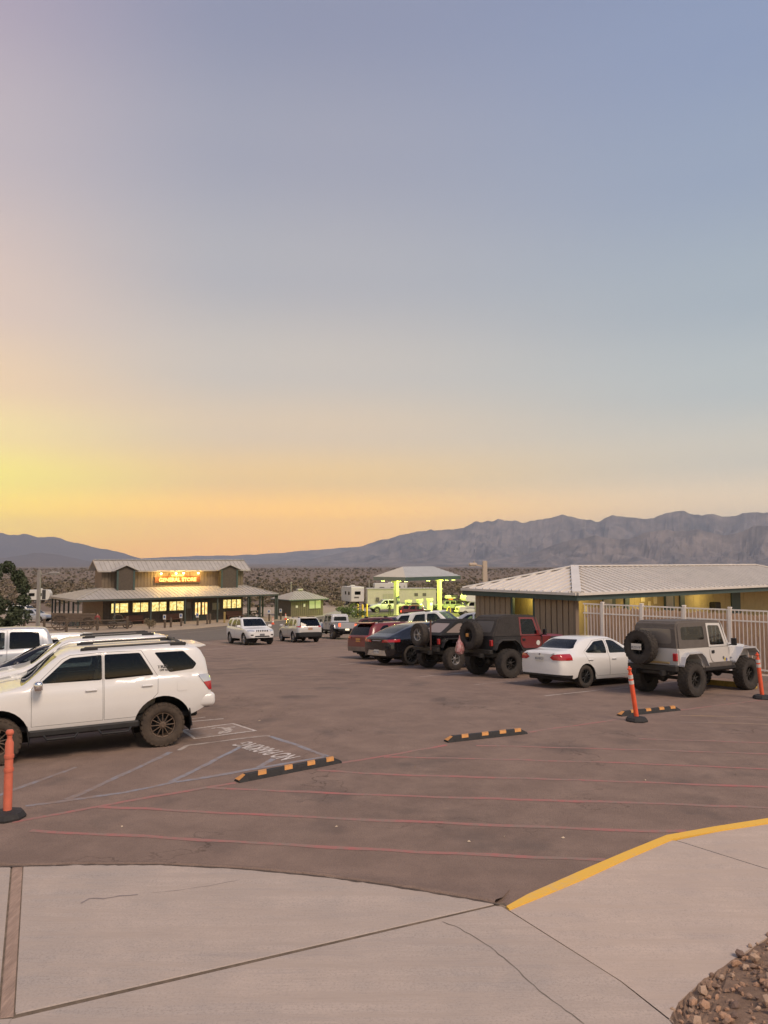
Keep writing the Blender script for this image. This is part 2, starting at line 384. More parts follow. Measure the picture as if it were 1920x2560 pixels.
def paint_mat(name, col, under, wear=.5, sc=9):
    m = bpy.data.materials.new(name); m.use_nodes = True; N = m.node_tree.nodes; L = m.node_tree.links; b = N['Principled BSDF']; b.inputs['Roughness'].default_value = .8
    geo = N.new('ShaderNodeNewGeometry'); n = N.new('ShaderNodeTexNoise'); n.inputs['Scale'].default_value = sc; n.inputs['Detail'].default_value = 9; n.inputs['Roughness'].default_value = .75; L.new(geo.outputs['Position'], n.inputs['Vector'])
    n2 = N.new('ShaderNodeTexNoise'); n2.inputs['Scale'].default_value = .8; n2.inputs['Detail'].default_value = 3; L.new(geo.outputs['Position'], n2.inputs['Vector'])
    ad = N.new('ShaderNodeMath'); ad.operation = 'MULTIPLY_ADD'; L.new(n2.outputs[0], ad.inputs[0]); ad.inputs[1].default_value = .7; L.new(n.outputs[0], ad.inputs[2])
    r = N.new('ShaderNodeMapRange'); r.inputs['From Min'].default_value = .62 + .36 * wear; r.inputs['From Max'].default_value = .98 + .36 * wear
    r.inputs['To Min'].default_value = .0; L.new(ad.outputs[0], r.inputs[0])
    inv = N.new('ShaderNodeMath'); inv.operation = 'SUBTRACT'; inv.inputs[0].default_value = 1; L.new(r.outputs[0], inv.inputs[1])
    x = N.new('ShaderNodeMix'); x.data_type = 'RGBA'; L.new(r.outputs[0], x.inputs['Factor']); x.inputs['A'].default_value = (*under, 1); x.inputs['B'].default_value = (*col, 1)
    L.new(x.outputs['Result'], b.inputs['Base Color']); MATS[name] = m; return m
UND = (.25, .18, .144)
P_RED = paint_mat('faded red paint', (.43, .125, .115), UND, .30)
P_RED2 = paint_mat('worn red paint', (.40, .14, .12), UND, .36)
P_BLUE = paint_mat('faded blue paint', (.26, .29, .345), UND, .22)
P_WHITE = paint_mat('worn white paint', (.55, .50, .45), UND, .35)
P_TEXT = paint_mat('white stencil paint', (.66, .60, .55), UND, -.15, 20)
P_YEL = paint_mat('yellow kerb paint', (.80, .47, .07), (.55, .42, .28), -.45, 14)
P_YELF = paint_mat('faded yellow paint', (.40, .26, .12), UND, .45)

def strip_pts(a, b, step=.6):
    n = max(1, int((b - a).length / step)); return [a + (b - a) * i / n for i in range(n + 1)]
def sheet(name, pts2, m, dz=.004, kind=None, parent=None, label=None):
    """flat polygon laid on the ground, cut every metre so that it follows the slope"""
    bm = B(); bm.faces.new([bm.verts.new((p[0], p[1], 0)) for p in pts2])
    ys = [p[1] for p in pts2]; y = math.floor(min(ys)) + .5
    while y < max(ys):
        bmesh.ops.bisect_plane(bm, geom=bm.verts[:] + bm.edges[:] + bm.faces[:], plane_co=(0, y, 0), plane_no=(0, 1, 0)); y += .75 if y < 40 else 2.
    x = math.floor(min(p[0] for p in pts2)) + .5
    while x < max(p[0] for p in pts2):
        bmesh.ops.bisect_plane(bm, geom=bm.verts[:] + bm.edges[:] + bm.faces[:], plane_co=(x, 0, 0), plane_no=(1, 0, 0)); x += 1.5
    for v in bm.verts: v.co.z = gz(v.co.y, v.co.x) + dz
    o = bobj(name, bm, m, parent)
    for p in o.data.polygons:
        if p.normal.z < 0: o.data.flip_normals(); break
    return tag(o, label, None, None, kind)
def line(name, pix, w, m, dz=.006, jitter=.0, parent=None):
    """painted line through places of the photograph, w metres wide, draped on the ground"""
    P = [g(*p) for p in pix]; Q = []
    for a, b in zip(P, P[1:]):
        s = strip_pts(a, b, .35); Q += s if not Q else s[1:]
    vs, fs = [], []
    for i, p in enumerate(Q):
        d = (Q[min(i + 1, len(Q) - 1)] - Q[max(i - 1, 0)]).normalized(); n = Vector((-d.y, d.x))
        w1 = w / 2 * (1 + random.uniform(-.22, .22)); off = n * random.uniform(-jitter, jitter)
        for s in (-1, 1):
            q = p + n * w1 * s + off; vs.append((q.x, q.y, gz(q.y, q.x) + dz))
        if i: fs.append((2 * i - 2, 2 * i - 1, 2 * i + 1, 2 * i))
    return raw(name, vs, fs, m, parent)

def terrain_sheet(name, m, ys, xf, nx, dz, zf=None):
    vs, fs = [], []
    for y in ys:
        a, b = xf(y)
        for i in range(nx + 1):
            x = a + (b - a) * i / nx; vs.append((x, y, gz(y, x) + dz))
    for j in range(len(ys) - 1):
        for i in range(nx):
            k = j * (nx + 1) + i; fs.append((k, k + 1, k + nx + 2, k + nx + 1))
    return raw(name, vs, fs, m, None, True)
ys = [-60, -20, 0, 4] + [7 + 1.5 * i for i in range(0, 76)] + [120 * 1.09 ** i for i in range(1, 54)]
tag(terrain_sheet('ground', M_DESERT, ys, lambda y: (-(160 + 1.5 * max(0, y)), 160 + 1.5 * max(0, y)), 120, -.09), kind='structure')
lot = terrain_sheet('parking_lot', M_ASPH, [-6 + .4 * i for i in range(190)], lambda y: (-34 + (0 if y < 52 else (y - 52) * 1.2), 34), 60, 0)
tag(lot, kind='structure')
ra, rb, rc, rd = g(-260, 1612), g(640, 1558), g(800, 1586), g(-260, 1660)
sheet('road', [ra, rb, rb + (rb - ra) * 1.6, rc + (rb - ra) * 1.6, rc, rd], M_ROAD, .012, 'structure')
pz = [g(-500, 1602), g(-260, 1610), g(640, 1557), g(990, 1545), g(1250, 1540), g(1250, 1520), g(960, 1510), g(560, 1520), g(60, 1530), g(-500, 1530)]
sheet('dirt_yard', pz, M_DIRT, -.02, 'structure')
sheet('forecourt', [g(760, 1548), g(1010, 1561), g(1260, 1552), g(1260, 1526), g(1000, 1522), g(850, 1524)], mat('forecourt concrete', (.36, .33, .28), .85, var=.12, scale=.7), .004, 'structure')

# paint on the lot: one object per marking, children of the lot
def mk(name, pix, w, m, jit=.012): return line(name, pix, w, m, .003, jit, lot)
for a in ([(773, 1650), (898, 1641), (985, 1634)], [(849, 1662), (946, 1652), (1040, 1644)], [(942, 1675), (1024, 1668), (1110, 1660)],
          [(1049, 1692), (1165, 1682), (1260, 1673)], [(1186, 1711.5), (1335, 1700), (1440, 1691)], [(1361, 1740), (1563, 1719), (1690, 1704)]):
    mk('stall_line', a, .10, P_WHITE, .01)
for a in ([(490, 1627), (604, 1616), (640, 1612)], [(490, 1606), (571, 1615)], [(463, 1595), (567, 1587)], [(440, 1600), (545, 1609)], [(459, 1806), (559, 1797)], [(480, 1797), (514, 1793)]):
    mk('stall_line', a, .10, P_WHITE, .01)
for a in ([(400, 1588), (560, 1573), (900, 1566)], [(120, 1604), (420, 1577), (700, 1557)]):
    line('edge_line', a, .13, P_WHITE, .02, .0, lot)
mk('aisle_line', [(447, 1876), (469, 1864), (662, 1840), (675, 1840)], .11, P_WHITE)
for a in ([(64, 2016), (162, 2002), (312, 1981), (428, 1957), (499, 1946), (650, 1920), (819, 1891)], [(676, 1841), (740, 1862), (819, 1891)], [(-40, 2003), (29, 1976), (191, 1918)],
          [(168, 1999), (300, 1940), (428, 1880)], [(428, 1955), (520, 1909), (600, 1868)], [(647, 1919), (686, 1897)]):
    mk('hatch_line', a, .10, P_BLUE)
for a, m_ in (([(30, 2056), (58, 2051), (243, 2017), (509, 1970), (590, 1957)], P_RED), ([(851, 1907), (960, 1891), (1116, 1863)], P_RED), ([(1320, 1831), (1359, 1825), (1544, 1799)], P_RED2), ([(1695, 1776), (1863, 1755), (1990, 1740)], P_RED2),
              ([(960, 1892), (1300, 1900), (1568, 1908), (1990, 1926)], P_RED), ([(793, 1926), (960, 1936), (1440, 1950), (1990, 1970)], P_RED), ([(521, 1970), (960, 1988), (1440, 2003), (1990, 2022)], P_RED),
              ([(249, 2017), (619, 2036), (960, 2052), (1382, 2069), (1640, 2078), (1718, 2079)], P_RED), ([(75, 2077), (500, 2099), (960, 2126), (1330, 2143), (1515, 2150)], P_RED),
              ([(1191, 1864), (1654, 1876), (1990, 1888)], P_RED2), ([(1597, 1847), (1990, 1860)], P_RED2), ([(1700, 1805), (1990, 1813)], P_YELF), ([(1700, 1789), (1990, 1795)], P_YELF)):
    mk('keep_clear_line', a, .09, m_, .02)
# disabled bay: outlined panel with the wheelchair sign
q = [g(456, 1826), g(488, 1847), g(638, 1827), g(582, 1809)]
sheet('bay_panel', q, paint_mat('worn bay panel', (.33, .31, .31), UND, .4, 6), .0015, None, lot)
mk('bay_outline', [(456, 1826), (488, 1847), (638, 1827), (582, 1809), (456, 1826)], .08, P_TEXT, .005)
qc = (q[0] + q[1] + q[2] + q[3]) / 4; ex = ((q[3] + q[2]) / 2 - (q[0] + q[1]) / 2) * .5; ey = ((q[1] + q[2]) / 2 - (q[0] + q[3]) / 2) * .5
def wheelchair():
    bm = B(); w = .07
    def pl(pts, closed=False):
        Q = [qc + ex * (a * .5 + .25) + ey * b for a, b in pts]
        for i in range(len(Q) - 1):
            a, b = Q[i], Q[i + 1]; d = (b - a).normalized() * w / 2; n = Vector((-d.y, d.x))
            bm.faces.new([bm.verts.new((p.x, p.y, gz(p.y, p.x) + .005)) for p in (a + n - d, a - n - d, b - n + d, b + n + d)])
    pl([(.55 * math.cos(R(t)) - .25, .6 * math.sin(R(t)) + .05) for t in range(-110, 150, 20)])
    pl([(.75, -.25), (.15, -.2), (.05, .35), (-.45, .4), (-.7, .65)]); pl([(.42, -.2), (.42, .2)]); pl([(.92, -.25), (.82, -.2)])
    return bobj('wheelchair_sign', bm, P_TEXT, lot)
wheelchair()
ta, tb = g(731, 1896), g(604, 1858); tx = (tb - ta); tl = tx.length; tx.normalize(); ty = Vector((-tx.y, tx.x))
me = text_mesh('NO PARKING', .46, 0, .010); xs = [v.co.x for v in me.vertices]; kx = tl / (max(xs) - min(xs))
for v in me.vertices:
    p = (ta + tb) / 2 + tx * v.co.x * kx + ty * v.co.y * 1.25; v.co = (p.x, p.y, gz(p.y, p.x) + .006)
mesh_obj('no_parking_lettering', me, P_TEXT, lot)

# ------------------------------------------------------------------ sidewalk
walk = empty('sidewalk'); tag(walk, kind='structure')
def slab(name, pts, m, top, thick=.14, parent=None, bev=.012):
    bm = B(); prism(bm, [tuple(p) for p in pts], top - thick, top, 'xy')
    cx = [Vector(pts[i]) - Vector(pts[i - 1]) for i in range(len(pts))]; cr = [cx[i - 1].x * cx[i].y - cx[i - 1].y * cx[i].x for i in range(len(cx))]
    if all(c >= -1e-4 for c in cr) or all(c <= 1e-4 for c in cr): bmesh.ops.bevel(bm, geom=[e for e in bm.edges if all(v.co.z > top - .01 for v in e.verts)], offset=bev, segments=2, affect='EDGES', profile=.5)
    else: bmesh.ops.triangulate(bm, faces=[f for f in bm.faces if len(f.verts) > 4])
    return bobj(name, bm, m, parent if parent is not None else walk)
h1 = .09
edge = [g(u, v, h1) for u, v in ((58, 2164), (200, 2160), (400, 2160), (600, 2170), (800, 2189), (950, 2209), (1100, 2233), (1200, 2250), (1236, 2257))]
ext = lambda a, b, k: b + (b - a).normalized() * k
j0, j1 = g(1236, 2258.5, h1), g(36, 2538, h1)
slab('paving_slab', edge + [j0 + Vector((0, -.012)), j1 + Vector((0, .015)), g(38, 2530, h1)], M_CONC, h1)
r0 = g(1256, 2266, h1); r1 = g(1550, 2452, h1); r2 = g(1690, 2562, h1); rr = ext(r1, r2, 4.2)
jl = ext(j0, j1, .06)
low = [j0 + Vector((.0, -.055)), r0 + Vector((-.006, -.006)), r1 + Vector((-.006, 0)), r2 + Vector((-.006, 0)), rr, Vector((-1.6, rr.y)), j1 + Vector((.25, -1.6)), j1 + Vector((.0, -.05))]
slab('paving_slab', low, M_CONC, h1)
d0, d1 = g(30, 2166, h1), g(-2, 2545, h1); e0, e1 = g(57, 2166, h1), g(35, 2540, h1)
slab('wood_divider', [d0, e0, e1, d1], mat('weathered board', (.36, .25, .19), .9, var=.25, scale=6, bump=.6, bscale=30, stretch=(6, .7, 1)), h1 - .002, .1)
slab('paving_slab', [g(-500, 2175, h1), d0 + Vector((-.012, 0)), d1 + Vector((-.012, 0)), Vector((-4.4, 4.5)), Vector((-8., 6.))], M_CONC, h1)
slab('paving_slab', [d1 + Vector((-.012, -.02)), e1 + Vector((0, -.03)), j1 + Vector((.22, -1.6)), Vector((-1.63, rr.y)), Vector((-4.4, rr.y)), Vector((-4.4, 4.47))], M_CONC, h1)
raw('joint_filler', [(p[0], p[1], h1 - .006) for p in (edge[0] + Vector((-.5, .0)), j0 + Vector((.1, .02)), r0 + Vector((.06, .0)), r1 + Vector((.06, 0)), r2 + Vector((.06, 0)), rr + Vector((.06, 0)), Vector((-1.6, rr.y)), d1 + Vector((-.2, -1.5)))], [(0, 1, 2, 3, 4, 5, 6, 7)], mat('joint dirt', (.15, .11, .075), .95, var=.4, scale=9), walk)
h2 = .102
ko = [g(u, v, h2) for u, v in ((1266, 2266), (1319, 2236), (1452, 2177), (1560, 2131), (1666, 2088), (1790, 2066), (1920, 2046))]; ko.append(ext(ko[-2], ko[-1], 6))
ki = [g(u, v, h2) for u, v in ((1275, 2275), (1345, 2249), (1458, 2203), (1570, 2150), (1683, 2101), (1800, 2079), (1920, 2061))]; ki.append(ext(ki[-2], ki[-1], 6)); ki = [a * .8 + b * .2 for a, b in zip(ki, ko)]
slab('yellow_kerb', ko + ki[::-1], P_YEL, h2 + .004, .2, None, .02)
jn0 = g(1690, 2099, h2)
gp = [g(u, v, h2) for u, v in ((1672, 2545), (1700, 2497), (1760, 2444), (1850, 2385), (1920, 2338))]; gdir = (gp[-1] - gp[-2]).normalized(); gp2 = gp[-1] + gdir * 7; jx = gp[-1] + gdir * 1.48
slab('paving_slab', ki[:5] + [jn0, jx] + gp[::-1] + [r2 + Vector((.008, .0)), r1 + Vector((.008, .0)), r0 + Vector((.006, .0))], M_CONC2, h2 - .012)
slab('paving_slab', [jn0 + Vector((.012, .010)), ki[5], ki[6], ki[7], gp2, jx + Vector((.010, .012))], M_CONC2, h2 - .012)
jr = [r0 + (r0 - r1).normalized() * .05, r0, r1, r2, rr]
raw('joint_strip', [(p.x + s_ * .035, p.y, h1 - .004) for p in jr for s_ in (-1, 1)], [(2 * i, 2 * i + 1, 2 * i + 3, 2 * i + 2) for i in range(4)], mat('joint sand', (.27, .20, .14), .95, var=.3, scale=14), walk)
def crack(pix, w, h, name, m):
    P = [g(u, v, h) for u, v in pix]; Q = []
    for a, b in zip(P, P[1:]): Q += [p + Vector((random.uniform(-.008, .008), random.uniform(-.006, .006))) for p in strip_pts(a, b, .06)][(1 if Q else 0):]
    vs, fs = [], []
    for i, p in enumerate(Q):
        d = (Q[min(i + 1, len(Q) - 1)] - Q[max(i - 1, 0)]).normalized(); n = Vector((-d.y, d.x)); k = w * random.uniform(.25, 1.)
        vs += [(*(p + n * k), h + .0032), (*(p - n * k), h + .0032)]
        if i: fs.append((2 * i - 2, 2 * i - 1, 2 * i + 1, 2 * i))
    return raw(name, vs, fs, m, walk)
crack([(1108, 2304), (1150, 2322), (1200, 2350), (1260, 2395), (1310, 2440), (1350, 2478), (1400, 2515), (1460, 2560), (1500, 2600)], .006, h1, 'crack', mat('crack dirt', (.20, .165, .135), .95))
crack([(203, 2258), (225, 2246), (260, 2247), (300, 2240), (345, 2237)], .014, h1, 'dark_scuff', mat('scuff', (.26, .22, .21), .9))
crack([(375, 2233), (440, 2227), (520, 2215), (600, 2200)], .003, h1, 'dark_scuff', mat('scuff', (.26, .22, .21), .9))
crack([(-200, 2170), (58, 2166), (200, 2162), (400, 2162), (600, 2172), (800, 2191), (950, 2211), (1100, 2235), (1200, 2252), (1250, 2262)], .022, h1, 'gap_shade', mat('gap shade', (.095, .07, .055), .95, var=.4, scale=12))  # shading of the gap along the asphalt edge, drawn as a dark strip
# worn lip of asphalt that overlaps the sidewalk's edge
vs, fs = [], []
lipp = [g(-300, 2166)] + [Vector((p.x, p.y)) for p in edge]
Q = []
for a, b in zip(lipp, lipp[1:]): Q += strip_pts(a, b, .09)[(1 if Q else 0):]
for i, p in enumerate(Q):
    d = (Q[min(i + 1, len(Q) - 1)] - Q[max(i - 1, 0)]).normalized(); n = Vector((-d.y, d.x)); j = random.uniform(-.014, .014); fat = 1 + .8 * max(0, min(1, (p.x + .8) / 1.6))
    for k, (o_, z_) in enumerate(((-.02 + j, h1 - .04), (.005 + j, h1 + .012), (.05, h1 + .012), (.16 * fat + j, .028), (.30 * fat + 2 * j, .003))):
        q_ = p + n * o_; vs.append((q_.x, q_.y, z_ + random.uniform(-.004, .004)))
    if i:
        for k in range(4): fs.append((5 * i - 5 + k, 5 * i + k, 5 * i + k + 1, 5 * i - 4 + k))
raw('asphalt_lip', vs, fs, M_ASPH, lot, True)
# planting bed with rocks, bottom right
bed = empty('gravel_bed'); tag(bed, kind='structure')
bp = gp + [gp2, gp2 + Vector((.5, -5.)), rr + Vector((.5, 0)), rr + Vector((.03, 0)), r2 + Vector((.02, -.3))]
def bedz(x, y):
    d = 9
    for a, b in zip(gp + [gp2], gp[1:] + [gp2]):
        pass
    A, Bq = gp[0], gp[-1]; n = (Bq - A).normalized(); nn = Vector((n.y, -n.x)); d = max(0, (Vector((x, y)) - A).dot(nn))
    return h2 - .02 + .22 * (1 - math.exp(-d * 1.6))
bm = B(); bm.faces.new([bm.verts.new((p.x, p.y, 0)) for p in bp]); bmesh.ops.triangulate(bm, faces=bm.faces[:]); bmesh.ops.subdivide_edges(bm, edges=bm.edges[:], cuts=7, use_grid_fill=True)
for v in bm.verts: v.co.z = bedz(v.co.x, v.co.y) + random.uniform(-.015, .015)
bobj('bed_soil', bm, M_GRAVELBASE, bed)
ROCKM = [mat('rock a', (.50, .30, .19), .9, var=.3, scale=12, bump=.5, bscale=30), mat('rock b', (.38, .245, .17), .9, var=.3, scale=12, bump=.5, bscale=30), mat('rock c', (.52, .36, .25), .9, var=.25, scale=12, bump=.5, bscale=30), mat('rock d', (.22, .145, .11), .9, var=.3, scale=12, bump=.5, bscale=30)]
rocks = []
for k in range(10):
    bm = B(); bmesh.ops.create_icosphere(bm, subdivisions=1, radius=1)
    sx = (random.uniform(.7, 1.3), random.uniform(.6, 1.1), random.uniform(.45, .8))
    for v in bm.verts: v.co = Vector((v.co.x * sx[0], v.co.y * sx[1], v.co.z * sx[2])) * random.uniform(.72, 1.2)
    me = bpy.data.meshes.new('stone'); bm.to_mesh(me); bm.free(); me.materials.append(ROCKM[k % 4]); rocks.append(me)
def in_bed(x, y):
    c = False; n = len(bp)
    for i in range(n):
        a, b = bp[i], bp[i - 1]
        if (a.y > y) != (b.y > y) and x < (b.x - a.x) * (y - a.y) / (b.y - a.y) + a.x: c = not c
    return c
cnt = 0
bx0, bx1, by0, by1 = min(p.x for p in bp), max(p.x for p in bp), min(p.y for p in bp), max(p.y for p in bp)
fillv, fillf = [], []
def far_out(x, y):   # outside the frame
    return abs(x) > (y * .99) * .56 + .3 or y < 5.2
for _ in range(60000):
    x, y = random.uniform(bx0, bx1), random.uniform(by0, by1)
    if not in_bed(x, y): continue
    vis = not far_out(x, y)
    if vis and cnt < 290 and random.random() < .22:
        o = link(bpy.data.objects.new('stone', random.choice(rocks)), bed); s = random.choice((.018, .022, .026, .032, .038, .05)); cnt += 1; x -= max(0, random.gauss(-.04, .05)); y += max(0, random.gauss(-.04, .05))
        o.location = (x, y, bedz(x, y) + s * random.uniform(-.1, .7)); o.scale = (s, s, s); o.rotation_euler = [random.uniform(-.6, .6), random.uniform(-.6, .6), random.uniform(0, 6.3)]
    elif len(fillv) < 26000:
        s = random.uniform(.008, .022); b0 = len(fillv); z = bedz(x, y) + s * .5
        pts = [(s, 0, 0), (-s * .5, s * .8, 0), (-s * .5, -s * .8, 0), (0, 0, s * .9), (0, 0, -s * .8)]; a = random.uniform(0, 6.3)
        for px, py, pz_ in pts: fillv.append((x + px * math.cos(a) - py * math.sin(a), y + px * math.sin(a) + py * math.cos(a), z + pz_ + random.uniform(-.005, .005)))
        fillf += [(b0, b0 + 1, b0 + 3), (b0 + 1, b0 + 2, b0 + 3), (b0 + 2, b0, b0 + 3)]
    elif cnt >= 290: break
tag(raw('gravel', fillv, fillf, mat('small gravel', (.40, .25, .16), .9, col2=(.20, .13, .10), scale=40), bed), kind='stuff')

# ------------------------------------------------------------------ mountains
from mathutils import noise as mnoise
def ridged(x, y, o=5):
    s = 0; a = 1; f = 1
    for k in range(o):
        s += a * (1 - abs(mnoise.noise(Vector((x * f, y * f, 3.1 * k))) * 2)); a *= .5; f *= 2.1
    return s / 1.94
def mountain(name, crest, r0, rc, r1, m, rough=.35, na=260, nr=46, base=-44, seed=0., fine=900., jag=.16):
    """range whose crest line is seen along the given places (u, v) when it stands rc metres away"""
    f0 = pchip([(u, v) for u, v in crest]); f = f0; u0, u1 = crest[0][0], crest[-1][0]
    vs, fs = [], []
    for i in range(na + 1):
        u = u0 + (u1 - u0) * i / na; dx, dy, dz = ray(u, f(u)); hd = math.hypot(dx, dy); top = CAM_Z + dz / hd * rc - base
        ed = min(1, (u - u0) / 60, (u1 - u) / 60) if crest[0][1] > 1405 or crest[-1][1] > 1405 else 1
        for j in range(nr + 1):
            t = j / nr; r = r0 + (rc - r0) * (t / .62) if t < .62 else rc + (r1 - rc) * ((t - .62) / .38)
            k = (t / .62) if t < .62 else 1 - (t - .62) / .38
            px, py = dx / hd * r, dy / hd * r
            az = math.atan2(dx, dy) * rc
            sp = ridged(az / fine + seed, r / fine * .45 + .35 * mnoise.noise(Vector((px / fine, py / fine, seed))), 6)
            rd = .5 * sp + .5 * ridged(px / fine * 1.3 + seed, py / fine * 1.3, 6)
            prof = k ** 1.35 * (.5 + .5 * k)
            hgt = top * prof * (1 - rough * (1 - rd) * 1.5 * (1 - k ** 7) * min(1, k * 3))
            if k > .9: hgt += top * jag * (ridged(az / 330. + seed, 2.2 + k, 5) - .66) * (k - .9) * 10
            vs.append((px, py, base + hgt - (8 if j in (0, nr) else 0)))
    for i in range(na):
        for j in range(nr):
            k = i * (nr + 1) + j; fs.append((k, k + nr + 1, k + nr + 2, k + 1))
    o = raw(name, vs, fs, m, None, False); return tag(o, kind='structure')
M_MTN = ground_mat('mountain rock', (.20, .165, .15), (.085, .078, .082), (.33, .26, .22), (.0022, .007, .05), .5, .95)  # tone contrast raised to stand in for lit and shaded slopes
M_MTN2 = ground_mat('dark mountain rock', (.15, .115, .10), (.13, .10, .09), (.175, .13, .11), (.001, .005, .04), .4, .95)
RIGHT = [(700, 1408), (800, 1392), (900, 1366), (945, 1350), (975, 1343), (1010, 1333), (1045, 1327), (1080, 1320), (1120, 1321), (1160, 1313), (1200, 1300), (1218, 1297), (1243, 1292), (1262, 1299), (1300, 1300), (1335, 1297), (1370, 1291), (1402, 1282), (1425, 1290), (1455, 1292), (1490, 1299), (1515, 1286), (1535, 1283), (1570, 1291), (1600, 1291), (1650, 1284), (1705, 1276), (1740, 1281), (1800, 1283), (1850, 1278), (1920, 1273), (2100, 1262), (2400, 1280), (2800, 1310)]
mountain('mountain_range', RIGHT, 5000, 8200, 10000, M_MTN, .95, 560, 60, fine=620, jag=.13)
mountain('mountain_foothill', [(1180, 1408), (1300, 1385), (1400, 1352), (1480, 1330), (1560, 1335), (1640, 1318), (1720, 1312), (1800, 1325), (1900, 1305), (2000, 1300), (2300, 1310), (2600, 1380)], 4600, 5900, 7000, M_MTN, 1.0, 380, 46, seed=7, fine=420, jag=.14)
mountain('far_ridge', [(250, 1404), (400, 1392), (520, 1387), (600, 1385), (680, 1380), (760, 1374), (830, 1368), (900, 1362), (1000, 1362), (1200, 1380)], 9500, 11000, 12200, M_MTN, .35, 200, 30, seed=3, fine=1500)
mountain('left_range', [(-700, 1290), (-400, 1300), (-150, 1318), (0, 1328), (40, 1331), (90, 1336), (140, 1340), (180, 1350), (215, 1360), (240, 1368), (280, 1374), (310, 1382), (345, 1394), (400, 1404), (460, 1408)], 8000, 10500, 13000, M_MTN2, .3, 240, 40, seed=11, fine=1400)
mountain('left_hill', [(-600, 1370), (-300, 1400), (-100, 1404), (0, 1396), (60, 1386), (110, 1381), (150, 1386), (190, 1396), (240, 1405), (330, 1412)], 5500, 7000, 8500, M_MTN2, .25, 180, 34, seed=21, fine=1000)
# scraps lying on the lot
random.seed(3); lv, lf = [], []
for _ in range(18):
    p = g(random.uniform(150, 1900), random.uniform(1780, 2140)); s_ = random.uniform(.012, .03); a = random.uniform(0, 6.3); z = gz(p.y, p.x); k = len(lv)
    for c_, d_, e_ in ((1, 0, .012), (0, .5, .022), (-1, 0, .008), (0, -.5, .006)): lv.append((p.x + s_ * (c_ * math.cos(a) - d_ * math.sin(a)), p.y + s_ * (c_ * math.sin(a) + d_ * math.cos(a)), z + e_))
    lf.append((k, k + 1, k + 2, k + 3))
tag(raw('litter', lv, lf, mat('dry leaf', (.55, .43, .30), .8, var=.4, scale=1.5)), 'dry leaves and scraps scattered on the asphalt', 'litter', None, 'stuff')
# evening air
hz = B(); box(hz, (0, 5500, 315), (40000, 16000, 750))
hm = bpy.data.materials.new('evening haze'); hm.use_nodes = True; nt = hm.node_tree; nt.nodes.remove(nt.nodes['Principled BSDF'])
pv = nt.nodes.new('ShaderNodeVolumePrincipled'); pv.inputs['Color'].default_value = (.70, .81, 1., 1); pv.inputs['Density'].default_value = .000084; pv.inputs['Anisotropy'].default_value = .1
nt.links.new(pv.outputs[0], nt.nodes['Material Output'].inputs['Volume']); hm.cycles.homogeneous_volume = True if hasattr(hm.cycles, 'homogeneous_volume') else True
HAZE = bobj('haze', hz, hm); tag(HAZE, kind='stuff')
for a in ('display_type',): HAZE.display_type = 'WIRE'
# ------------------------------------------------------------------ vehicle kit
def car_paint(name, col, rough=.32, dust=.25, dustcol=(.36, .28, .21), metal=0.):
    if name in MATS: return MATS[name]
    m = bpy.data.materials.new(name); m.use_nodes = True; N = m.node_tree.nodes; L = m.node_tree.links; b = N['Principled BSDF']
    b.inputs['Coat Weight'].default_value = .7; b.inputs['Coat Roughness'].default_value = .05; b.inputs['Metallic'].default_value = metal
    tc = N.new('ShaderNodeTexCoord'); sp = N.new('ShaderNodeSeparateXYZ'); L.new(tc.outputs['Object'], sp.inputs[0])
    n = N.new('ShaderNodeTexNoise'); n.inputs['Scale'].default_value = 3; n.inputs['Detail'].default_value = 8; n.inputs['Roughness'].default_value = .7; L.new(tc.outputs['Object'], n.inputs['Vector'])
    r = N.new('ShaderNodeMapRange'); r.inputs['From Min'].default_value = 1.25; r.inputs['From Max'].default_value = .35; L.new(sp.outputs['Z'], r.inputs[0])
    r.inputs['To Min'].default_value = .12; r.inputs['To Max'].default_value = 1
    mu = N.new('ShaderNodeMath'); mu.operation = 'MULTIPLY'; L.new(r.outputs[0], mu.inputs[0]); L.new(n.outputs[0], mu.inputs[1])
    m2 = N.new('ShaderNodeMath'); m2.operation = 'MULTIPLY'; L.new(mu.outputs[0], m2.inputs[0]); m2.inputs[1].default_value = dust * 2
    x = N.new('ShaderNodeMix'); x.data_type = 'RGBA'; L.new(m2.outputs[0], x.inputs['Factor']); x.inputs['A'].default_value = (*col, 1); x.inputs['B'].default_value = (*dustcol, 1)
    L.new(x.outputs['Result'], b.inputs['Base Color'])
    rr = N.new('ShaderNodeMath'); rr.operation = 'MULTIPLY_ADD'; L.new(m2.outputs[0], rr.inputs[0]); rr.inputs[1].default_value = .6; rr.inputs[2].default_value = rough; L.new(rr.outputs[0], b.inputs['Roughness'])
    MATS[name] = m; return m
M_RUB = mat('tyre rubber', (.035, .03, .027), .85, var=.3, scale=8, col2=(.075, .06, .048))
M_RUBD = mat('muddy tyre rubber', (.045, .034, .026), .9, col2=(.092, .067, .048), scale=6, bump=.3, bscale=40)
M_RUBJ = mat('dusty jeep tyre rubber', (.028, .024, .021), .9, col2=(.058, .048, .040), scale=6, bump=.3, bscale=40)
M_DARK = mat('dark underbody', (.018, .016, .015), .8)
M_TRIM = mat('black plastic trim', (.018, .017, .017), .55, var=.25, scale=6)
M_TRIMG = mat('dusty grey trim', (.12, .105, .092), .7, var=.25, scale=6)
M_INT = mat('dark interior', (.045, .042, .04), .8)
M_SEAT = mat('tan seat cloth', (.34, .29, .23), .9, var=.15, scale=14)
M_CHROME = mat('chrome', (.75, .75, .75), .15, 1.)
M_ALLOY = mat('silver alloy', (.50, .48, .46), .35, .7, var=.15, scale=9)
M_ALLOYD = mat('black alloy', (.03, .03, .03), .4, .3)
M_BRONZE = mat('dusty bronze wheel', (.135, .095, .068), .7, .2, var=.25, scale=9)
M_STEEL = mat('dark steel', (.04, .036, .032), .6, .4, var=.25, scale=8)
